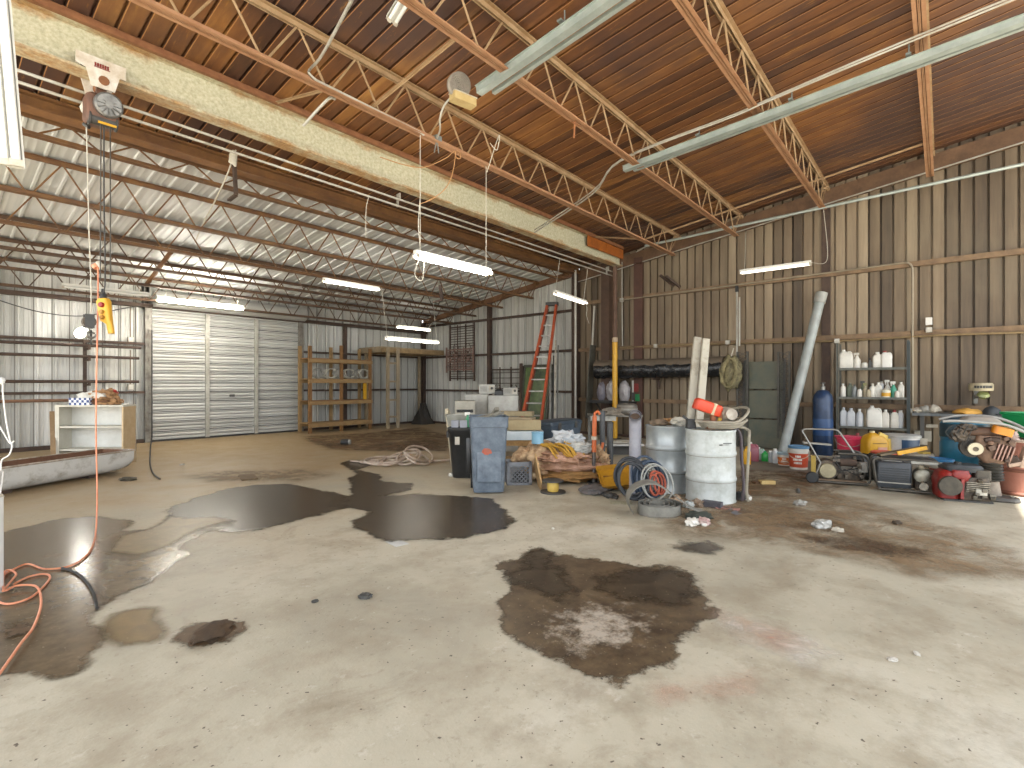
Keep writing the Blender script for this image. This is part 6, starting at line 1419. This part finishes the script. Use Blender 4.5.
for i in range(7): m.cb((.172*math.cos(-2.3+i*.22), .172*math.sin(-2.3+i*.22), .02), (.01,.03,.045), -2.3+i*.22)
obj('dark_lettering', m, DARKG, fl_)
obj('lens', M().lathe([(0,0),(.07,0),(.09,-.04),(.05,-.1),(0,-.11)], (.02,-.06,-.09), 18, RX(30)), mat('#9fa869', .2, .1, '#5d6148', 9), fl_); obj('swivel', M().bar((0,.05,-.1),(0,.26,-.18),.05).bar((0,.24,.03),(0,.28,-.28),.06), GREY, fl_); obj('wall_arm', M().bar((0,.1,0),(0.05,.40,.0),.04), DARKG, fl_)
one('yellow_cloth', M().blob((0,0,.03), (.13,.2,.07), 3, .4, 2, 3, 0), mat('#d9a64e', .7, 0, '#bd8b3a', 7), 'folded yellow cloth on the bench plank under the work light', 'cloth', onb(968), 0, sm=60)
cp = thing('cap', 'dark cap lying on the bench plank right of the work light', 'cap', onb(993, 12.25), FACE)
obj('crown', M().blob((0,.02,.03), (.13,.12,.12), 2, .1, 1.5, 3, 0), mat('#2e3338', .7, 0, '#41464b', 9), cp, 60); obj('brim', M().rl([(0,.2,.14,.06),(.012,.2,.14,.06)], 4, c=(.06,-.13,.005)), mat('#2a2f34', .7), cp)
for i, (px, w_, h_, c, lab) in enumerate(((918, .16, .09, WHITED, 'small white carton at the left end of the bench plank'), (926, .18, .14, GREYL, 'grimy grey gadget on the bench plank by the white carton'), (933.5, .2, .15, mat('#b7b0a0', .6, 0, '#7f776a', 12), 'rough pale part leaning at the bench plank\'s left'))):
    one('machine_part', M().blob((0,0,h_*.45), (w_*.55,w_*.5,h_*.55), 20+i, .35, 2.5, 3, 0), c, lab, 'tool', onb(px), FACE, sm=50)
one('wall_tag', M(T=Matrix.Translation(WX(932, 426, XW-.06))).box(-.01,.01,-.09,.09,-.03,.03), WHITED, 'small white tag stuck on the brown wall below the bench plank', 'tag')
one('wall_card', M(T=Matrix.Translation(WX(923, 436, XW-.05))).box(-.01,.01,-.13,.13,-.1,.1), mat('#b9b4a5', .6), 'pale card fixed to the brown wall behind the white and navy tub', 'card')
# ---------------------------------------------------------------- puddles, oil, dirt and painted shade on the floor
def inside(p, poly):
    c = False; n = len(poly); j = n-1
    for i in range(n):
        if (poly[i][1] > p[1]) != (poly[j][1] > p[1]) and p[0] < (poly[j][0]-poly[i][0])*(p[1]-poly[i][1])/(poly[j][1]-poly[i][1])+poly[i][0]: c = not c
        j = i
    return c
def dist(p, poly):
    d = 1e9; n = len(poly)
    for i in range(n):
        ax_, ay_ = poly[i]; bx_, by_ = poly[(i+1) % n]; dx, dy = bx_-ax_, by_-ay_; l = dx*dx+dy*dy
        t = 0 if l == 0 else max(0, min(1, ((p[0]-ax_)*dx+(p[1]-ay_)*dy)/l)); d = min(d, math.hypot(p[0]-ax_-t*dx, p[1]-ay_-t*dy))
    return d
def m_stain(name, c1, c2, rough, soft, nz, dens=1.0, dry=None, grit=True, dry_rough=.6, scn=1.0):
    k = NT(name); at = k.n('ShaderNodeAttribute'); at.attribute_name = 'edge'
    a = k.noise(3.2*scn, 7, .68); b = k.noise(16, 5, .7)
    e = k.math('ADD', at.outputs['Fac'], k.math('MULTIPLY', k.math('SUBTRACT', a, .5), nz))
    mr = k.n('ShaderNodeMapRange', interpolation_type='SMOOTHSTEP'); k.l(e, mr.inputs[0]); mr.inputs[1].default_value = -soft; mr.inputs[2].default_value = soft
    col = k.mix(k.ramp(k.math('ADD', k.math('MULTIPLY', a, .5), k.math('MULTIPLY', k.noise(9*scn, 8, .75), .5)), [(.40,0.0),(.60,1.0)]), c1, c2)
    r = rough
    if dry:   # dried-out pale grit showing through in the middle
        at2 = k.n('ShaderNodeAttribute'); at2.attribute_name = 'core'
        f = k.math('MULTIPLY', at2.outputs['Fac'], 1.0); f2 = k.ramp(k.math('ADD', f, k.math('MULTIPLY', k.math('SUBTRACT', k.noise(6, 8, .8), .5), 2.4)), [(.55,0.0),(.95,.9)])
        col = k.mix(f2, col, dry); r = k.math('ADD', rough, k.math('MULTIPLY', f2, .5))
    if grit: 
        col = k.mix(k.ramp(k.noise(40,2,.5), [(.69,0.0),(.73,.8)]), col, '#a59a84')
    tr = k.n('ShaderNodeBsdfTransparent'); mx = k.n('ShaderNodeMixShader'); fac = mr.outputs[0]
    if dens < 1: fac = k.math('MULTIPLY', fac, k.math('MULTIPLY', k.ramp(k.noise(2.4*scn,8,.78,dist=.8), [(.36,0.0),(.60,1.0)]), dens))
    k.l(fac, mx.inputs[0]); k.l(tr.outputs[0], mx.inputs[1]); k.fin(col, r); k.b.inputs['Specular IOR Level'].default_value = .3; k.l(k.b.outputs[0], mx.inputs[2]); k.l(mx.outputs[0], k.out.inputs['Surface'])
    return k.m
zst = [.0012]
def stain(px_poly, mt, label, name, cat='puddle', res=.05, pad=.16, core=None, group=None):
    poly = [tuple(G(x, y)[:2]) for x, y in px_poly]
    x0 = min(p[0] for p in poly)-pad; x1 = max(p[0] for p in poly)+pad; y0 = min(p[1] for p in poly)-pad; y1 = max(p[1] for p in poly)+pad
    cx, cy = (x0+x1)/2, (y0+y1)/2
    nx = int((x1-x0)/res)+2; ny = int((y1-y0)/res)+2; zst[0] += .0007
    idx = {}; vs = []; ed = []; co = []
    def vert(i, j):
        if (i,j) not in idx:
            p = (x0+i*res, y0+j*res); d = dist(p, poly); d = d if inside(p, poly) else -d
            idx[(i,j)] = len(vs); vs.append((p[0]-cx, p[1]-cy, 0)); ed.append(d)
            if core: c_ = G(*core[0]); co.append(max(0, 1-math.hypot((p[0]-c_.x)/core[1], (p[1]-c_.y)/core[2])))
            else: co.append(0)
        return idx[(i,j)]
    fs = []
    for i in range(nx-1):
        for j in range(ny-1):
            p = (x0+(i+.5)*res, y0+(j+.5)*res)
            if inside(p, poly) or dist(p, poly) < pad*.9: fs.append((vert(i,j), vert(i+1,j), vert(i+1,j+1), vert(i,j+1)))
    me = bpy.data.meshes.new(name); me.from_pydata(vs, [], fs); me.materials.append(mt)
    for nm, dat in (('edge', ed), ('core', co)):
        at = me.attributes.new(nm, 'FLOAT', 'POINT'); at.data.foreach_set('value', dat)
    o = bpy.data.objects.new(name, me); C.objects.link(o); o.location = (cx, cy, zst[0]); tag(o, label, cat, group); return o
WET = m_stain('wet_oily_floor', '#6b5c48', '#4f4332', .20, .035, .3)
WETD = m_stain('dark_wet_floor', '#463b2d', '#332a1f', .26, .035, .4)
WETB = m_stain('wet_brown_floor', '#6b573d', '#7f6744', .38, .05, .16, 1.0, None, True)
DAMP = m_stain('damp_tan_floor', '#75623f', '#604d30', .4, .06, .18, 1.0)
OIL = m_stain('oily_stain', '#40352a', '#655642', .36, .03, .45, 1.0, '#a89f90')
OILD = m_stain('dark_oil', '#30281f', '#4a3f31', .35, .10, .7)
DIRT = m_stain('brown_dirt_and_shade', '#6b543a', '#57412c', .75, .16, .5, .9)  # serves real dirt and the painted shade by the rear corner
DIRTL = m_stain('light_brown_dirt', '#8a755a', '#7a6449', .7, .25, .6, .8)
PALE = m_stain('pale_scrape', '#d2cdc4', '#c3bcb0', .7, .12, .5, .8, None, False)
PNKS = m_stain('pinkish_rust_scrape', '#bb9682', '#b08a74', .7, .12, .5, .55, None, False)
MUDT = m_stain('muddy_track_dirt', '#46372a', '#5d4a37', .6, .05, .5, 1.0-.02, None, True, .6, 2)
MUD = m_stain('thick_dark_mud', '#3f3020', '#5a4630', .5, .03, .25, 1.0, None, True, .6, 3)
# large wet patch at left
stain([(-70,560),(-30,540),(0,533),(30,526),(55,520),(85,517),(110,518),(134,521),(124,531),(150,530),(180,525),(210,520),(235,523),(222,529),(190,535),(150,547),(165,556),(185,557),(150,580),(118,597),(100,606),(95,617),(103,632),(100,650),(85,668),(60,676),(0,676),(-70,672)], WET, 'big dark wet patch with light glare at the left, under the orange cord', 'wet_patch')
stain([(120,540),(160,532),(200,530),(235,524),(205,534),(180,545),(185,557),(150,582),(118,598),(100,600),(95,580)], WET, 'brownish wet band along the right side of the big left patch', 'wet_patch')
stain([(104,624),(112,615),(135,609),(158,608),(156,620),(163,636),(150,643),(125,645),(108,640)], DAMP, 'small tan damp patch touching the right side of the big wet patch', 'damp_patch')
stain([(150,530),(170,517),(200,508),(225,503),(262,517),(250,524),(228,521),(200,528),(172,545),(140,556),(110,552),(120,536)], DAMP, 'tan damp band linking the left wet patch with the middle puddle', 'damp_patch')
stain([(165,512),(185,502),(210,494),(235,487),(262,485),(292,484),(318,490),(345,496),(372,500),(350,508),(322,514),(300,520),(270,528),(240,533),(222,530),(232,522),(215,517),(190,519),(170,517)], WETD, 'dark puddle in the middle distance, left of the small paper sheet', 'puddle')
stain([(340,463),(352,460),(375,461),(372,466),(355,470),(378,474),(385,482),(410,484),(412,490),(397,494),(380,496),(420,494),(460,496),(490,499),(508,510),(513,520),(500,530),(470,538),(430,539),(400,541),(375,538),(355,530),(352,520),(372,512),(340,505),(350,495),(352,488),(348,478),(358,474)], WETD, 'dark puddle reaching from the hose heap to the blue-grey bin', 'puddle')
stain([(494,567),(505,562),(528,556),(530,549),(543,548),(552,556),(575,558),(620,562),(650,568),(672,569),(690,577),(690,585),(704,594),(705,610),(718,616),(706,624),(690,636),(676,648),(672,660),(650,673),(620,680),(600,677),(575,668),(545,660),(520,645),(510,630),(503,612),(498,602),(510,588),(508,577)], OIL, 'large dark oily stain with pale gritty middle in the centre foreground', 'oil_stain', 'oil stain', .035, .12, ((598,625), .75, .6))
stain([(543,549),(552,556),(556,575),(575,590),(560,600),(530,592),(512,580),(524,566),(530,552)], OILD, 'darker oil streak at the upper left of the large oily stain', 'oil_stain', 'oil stain', .03, .1)
stain([(600,577),(640,570),(670,570),(692,580),(690,592),(700,600),(670,606),(630,600),(605,590)], OILD, 'darker oil band at the upper right of the large oily stain', 'oil_stain', 'oil stain', .03, .1)
stain([(176,632),(190,626),(215,623),(243,625),(245,629),(232,641),(205,647),(185,649),(176,642)], MUD, 'small lump of wet mud left of the centre foreground', 'mud_patch', 'mud', .03, .08)
stain([(5,633),(15,625),(32,624),(35,628),(22,636),(8,639)], MUD, 'little mud streak inside the left wet patch', 'mud_patch', 'mud', .03, .06)
stain([(675,546),(690,542),(705,543),(716,548),(708,554),(692,553)], OILD, 'small dark oil spot in front of the rolled flat hose', 'oil_stain', 'oil stain', .03, .08)
stain([(712,515),(745,500),(790,505),(835,520),(870,535),(920,550),(925,556),(900,556),(860,545),(810,530),(760,526),(720,522)], MUD if False else DIRT, 'brown muddy streak across the floor in front of the generators', 'dirt_shade_patch', 'dirt', .05, .2)
stain([(735,470),(800,472),(850,485),(835,495),(790,500),(740,495)], DIRT, 'brown dirt patch on the floor in front of the printed pails', 'dirt_shade_patch', 'dirt', .06, .2)
stain([(640,500),(740,478),(860,500),(980,540),(1024,560),(1024,580),(920,575),(780,545),(680,535)], DIRTL, 'wide light brown dirty area on the right-hand floor', 'dirt_shade_patch', 'dirt', .08, .3)
stain([(800,536),(860,540),(925,552),(920,560),(880,556),(820,546)], MUDT, 'dark muddy track between the debris and the right edge', 'mud_patch', 'mud', .035, .06)
stain([(725,620),(760,622),(800,640),(830,660),(800,665),(760,645),(728,632)], PALE, 'pale scraped streak right of the large oily stain', 'scrape', 'scrape', .05, .2)
stain([(720,612),(745,618),(775,632),(800,650),(770,650),(735,630)], PNKS, 'pinkish scrape beside the pale streak, right of the oily stain', 'scrape', 'scrape', .05, .15)
stain([(660,690),(700,682),(745,678),(740,690),(700,696),(670,700)], PNKS, 'pinkish scrape below the large oily stain', 'scrape', 'scrape', .04, .12)
stain([(190,476),(230,472),(300,470),(330,476),(300,482),(220,482)], DIRTL, 'light brown dusty band behind the middle puddle', 'dirt_shade_patch', 'dirt', .08, .3)
stain([(310,440),(360,446),(430,440),(445,448),(400,452),(330,450)], DIRT, 'brown dirt on the floor around the small motor', 'dirt_shade_patch', 'dirt', .1, .3)
stain([(302,437),(360,434),(420,428),(448,436),(446,452),(390,450),(320,446)], DIRT, 'painted floor shade in front of the timber rack and platform', 'dirt_shade_patch', 'dirt', .1, .3)  # shade of the rear corner, painted as a floor stain
# ---------------------------------------------------------------- litter
def scrap(name, label, px, py, size, mt, seed, h=.4, cat='litter', kind='blob', group='litter on the floor'):
    p = G(px, py); m = M()
    if kind == 'blob': m.blob((0,0,size*h*.5), (size, size*.7, size*h), seed, .5, 2.6, 3, 0)
    elif kind == 'sheet':
        rows = [[Vector(((i/5-.5)*size*2, (j/4-.5)*size*1.3, .012+size*h*noise.noise(Vector((i*.7+seed, j*.7, 2.0)))*.5+.01)) for i in range(6)] for j in range(5)]; m.sheet(rows, .003)
        lo = min(v.z for v in m.v); m.v = [v-Vector((0,0,lo-.0)) for v in m.v]
    else: m.cb((0,0,size*h/2), (size*2, size, size*h), seed*.7)
    return one(name, m, mt, label, cat, p, FACE+seed, None, sm=50)
RG = lambda c, c2: mat(c, .8, 0, c2, 11, .5, .3)
for a in (
 ('rag', 'tan wadded rag at the foot of the silver drum', 675, 505, .12, RG('#a08a72','#7f6a55'), 1, .6, 'rag', 'blob'),
 ('glass_jar', 'clear plastic jar lying behind the tan wadded rag', 688, 508, .07, mat('#a9aeac', .25), 2, .8, 'jar', 'blob'),
 ('rag', 'dark green wadded rag right of the flat hose end', 699, 519, .14, RG('#2e352f','#42483f'), 3, .35, 'rag', 'blob'),
 ('rag', 'white wadded paper by the flat hose end', 692, 525, .09, WHITE, 4, .5, 'paper', 'blob'),
 ('rag', 'pink and white crumpled wrapper by the flat hose end', 703, 524, .085, RG('#b98a86','#d8cfc8'), 5, .5, 'wrapper', 'blob'),
 ('litter_scrap', 'small white cap in front of the pink wrapper', 704.5, 527, .025, WHITE, 6, 1.0, 'cap', 'blob'),
 ('dark_brick', 'dark grey block lying in front of the white drum', 712, 507, .11, RG('#45444a','#5d5b60'), 7, .6, 'block', 'box'),
 ('brown_wad', 'brown wad of cloth between drum and dark block', 697, 506, .1, RG('#7d6a58','#a08f7c'), 8, .5, 'rag', 'blob'),
 ('salmon_scrap', 'salmon pink scrap right of the dark grey block', 728, 509, .13, RG('#b8857a','#a3736a'), 9, .3, 'scrap', 'sheet'),
 ('slate_scrap', 'slate grey flat scrap beside the salmon pink one', 737, 512, .16, RG('#5d5f66','#72747a'), 10, .2, 'scrap', 'sheet'),
 ('white_wad', 'white wad on the floor right of the white drum', 746, 500, .08, WHITE, 11, .6, 'paper', 'blob'),
 ('black_shoe_piece', 'black rubber piece at the right foot of the white drum', 740, 500, .08, BLACK, 12, .9, 'rubber', 'blob'),
 ('wood_block', 'pale yellow wood block on the dirt in front of the pails', 767, 484.5, .10, mat('#c9b074', .7, 0, '#b3965c', 7), 0, .6, 'wood block', 'box'),
 ('brown_block', 'brown stained wood block left of the pale yellow one', 758, 484, .08, mat('#5d4028', .7), .2, .5, 'wood block', 'box'),
 ('cup', 'crushed clear cup on the muddy streak', 822, 528, .10, mat('#b9b9b4', .3, 0, '#8f8d86', 9), 13, .6, 'cup', 'blob'),
 ('paper_scrap', 'white paper strip left of the crushed cup', 785, 527, .09, WHITE, 14, .15, 'paper', 'sheet'),
 ('ring_scrap', 'small white ring scrap right of the crushed cup', 838, 532, .05, WHITED, 15, .6, 'scrap', 'blob'),
 ('bottle_scrap', 'crushed grey bottle on the dirt behind the paper strip', 800, 505, .08, mat('#a3a29c', .35), 16, .5, 'bottle', 'blob'),
 ('bolt', 'dark bolt standing on the floor near the pails', 798, 493, .035, DARKG, 17, 1.2, 'bolt', 'blob'),
 ('paper_sheet', 'small white paper sheet lying in front of the dark puddle', 397, 543, .10, mat('#cfd0cc', .6), 18, .05, 'paper', 'sheet'),
 ('floor_bolt', 'rusty anchor bolt in the bare floor left of the oily stain', 365, 598, .045, DARKG, 19, .5, 'bolt', 'blob'),
 ('leaf_scrap', 'tiny dark scrap left of the anchor bolt', 315, 602, .025, DARKG, 20, .4, 'scrap', 'blob'),
 ('pebble', 'white pebble on the bare floor at the lower right', 917, 655, .014, mat('#cfcac0', .7), 21, .9, 'pebble', 'blob'),
 ('chip', 'flat pale chip on the floor at the lower right', 893, 660, .026, mat('#cfcac0', .7), 22, .3, 'chip', 'blob'),
 ('rusty_lump', 'dark lump of dirt on the right-hand floor', 897, 524, .06, RG('#40362b','#54483a'), 23, .4, 'dirt lump', 'blob'),
 ('rope_scrap', 'white paper wad at the foot of the black trash can', 451, 476, .05, WHITE, 24, .7, 'paper', 'blob'),
 ('printed_card', 'printed pale card on the floor before the yellow tray', 621, 503, .13, mat('#b5b39c', .6, 0, '#8b8a70', 30, .5), 25, .12, 'card', 'sheet'),
 ('belt_pile', 'grey flattened belt lying left of the yellow tray', 596, 492, .26, RG('#6f6c6c','#57524f'), 26, .22, 'belt', 'blob'),
 ('tool_scrap', 'dark hand tool on the floor before the yellow tray', 611, 497, .12, DARKG, 27, .3, 'tool', 'blob'),
 ('white_wrapper', 'white fluff on the floor between rolled hose and card', 553, 529, .012, WHITE, 28, .8, 'litter', 'blob'),
 ('wood_strip', 'dark wooden strip on the floor behind the small puddle band', 248, 478, .22, RG('#6b5637','#54412a'), 29, .1, 'wood strip', 'box'),
 ('tan_scrap', 'small tan scrap on the floor left of the middle puddle', 182, 465, .05, mat('#d8d2c4', .7), 30, .3, 'scrap', 'blob'),
 ('mud_lump', 'dark ridge of mud on the small mud patch', 213, 634, .14, RG('#3a2c1d','#5a4630'), 33, .18, 'mud', 'blob'),
 ('door_rubble', 'heap of dark litter at the foot of the trough\'s right end', 128, 480, .14, RG('#3b342c','#57503f'), 31, .2, 'litter', 'blob'),
 ): scrap(*a)
# ---------------------------------------------------------------- light and camera
w = bpy.data.worlds.new('World'); bpy.context.scene.world = w; w.use_nodes = True
bg = w.node_tree.nodes['Background']; bg.inputs[0].default_value = (.90, .95, 1.0, 1); bg.inputs[1].default_value = SKY if 'SKY' in globals() else 3.0
def area(name, loc, rot, sx, sy, portal=True, e=0, c=(1,1,1)):
    l = bpy.data.lights.new(name, 'AREA'); l.shape = 'RECTANGLE'; l.size = sx; l.size_y = sy; l.energy = e; l.color = c
    if portal: l.cycles.is_portal = True
    o = bpy.data.objects.new(name, l); C.objects.link(o); o.location = loc; o.rotation_euler = rot; return o
area('front_bay_daylight', ((XL+XW)/2, YN-.02, 3.2), (PI/2,0,0), XW-XL, 6.4)
area('side_bay_daylight', (XL-.02, (YN+14.0)/2, 2.6), (PI/2,0,-PI/2), 14.0-YN, 5.2)
s = bpy.data.lights.new('sun', 'SUN'); s.energy = 16; s.angle = .012; s.color = (1, .965, .90)
so = bpy.data.objects.new('sun', s); C.objects.link(so); so.location = (5,-8,12)
sd = Vector((.56, .46, -1.0)); so.rotation_euler = sd.to_track_quat('-Z', 'Y').to_euler()
cam = bpy.data.cameras.new('camera'); co_ = bpy.data.objects.new('camera', cam); C.objects.link(co_)
cam.sensor_width = 36; cam.lens = 18; cam.clip_start = .05
co_.location = (0, 0, H); fw = Vector((CA, SA, 0)); co_.rotation_euler = fw.to_track_quat('-Z', 'Y').to_euler()
sc = bpy.context.scene; sc.camera = co_
sc.view_settings.view_transform = 'Standard'; sc.view_settings.look = 'None'; sc.view_settings.gamma = 1; sc.view_settings.use_curve_mapping = False
sc.view_settings.exposure = 0.4
sc.cycles.use_denoising = True; sc.cycles.max_bounces = 8; sc.cycles.diffuse_bounces = 6; sc.cycles.transparent_max_bounces = 12; sc.cycles.sample_clamp_indirect = 8
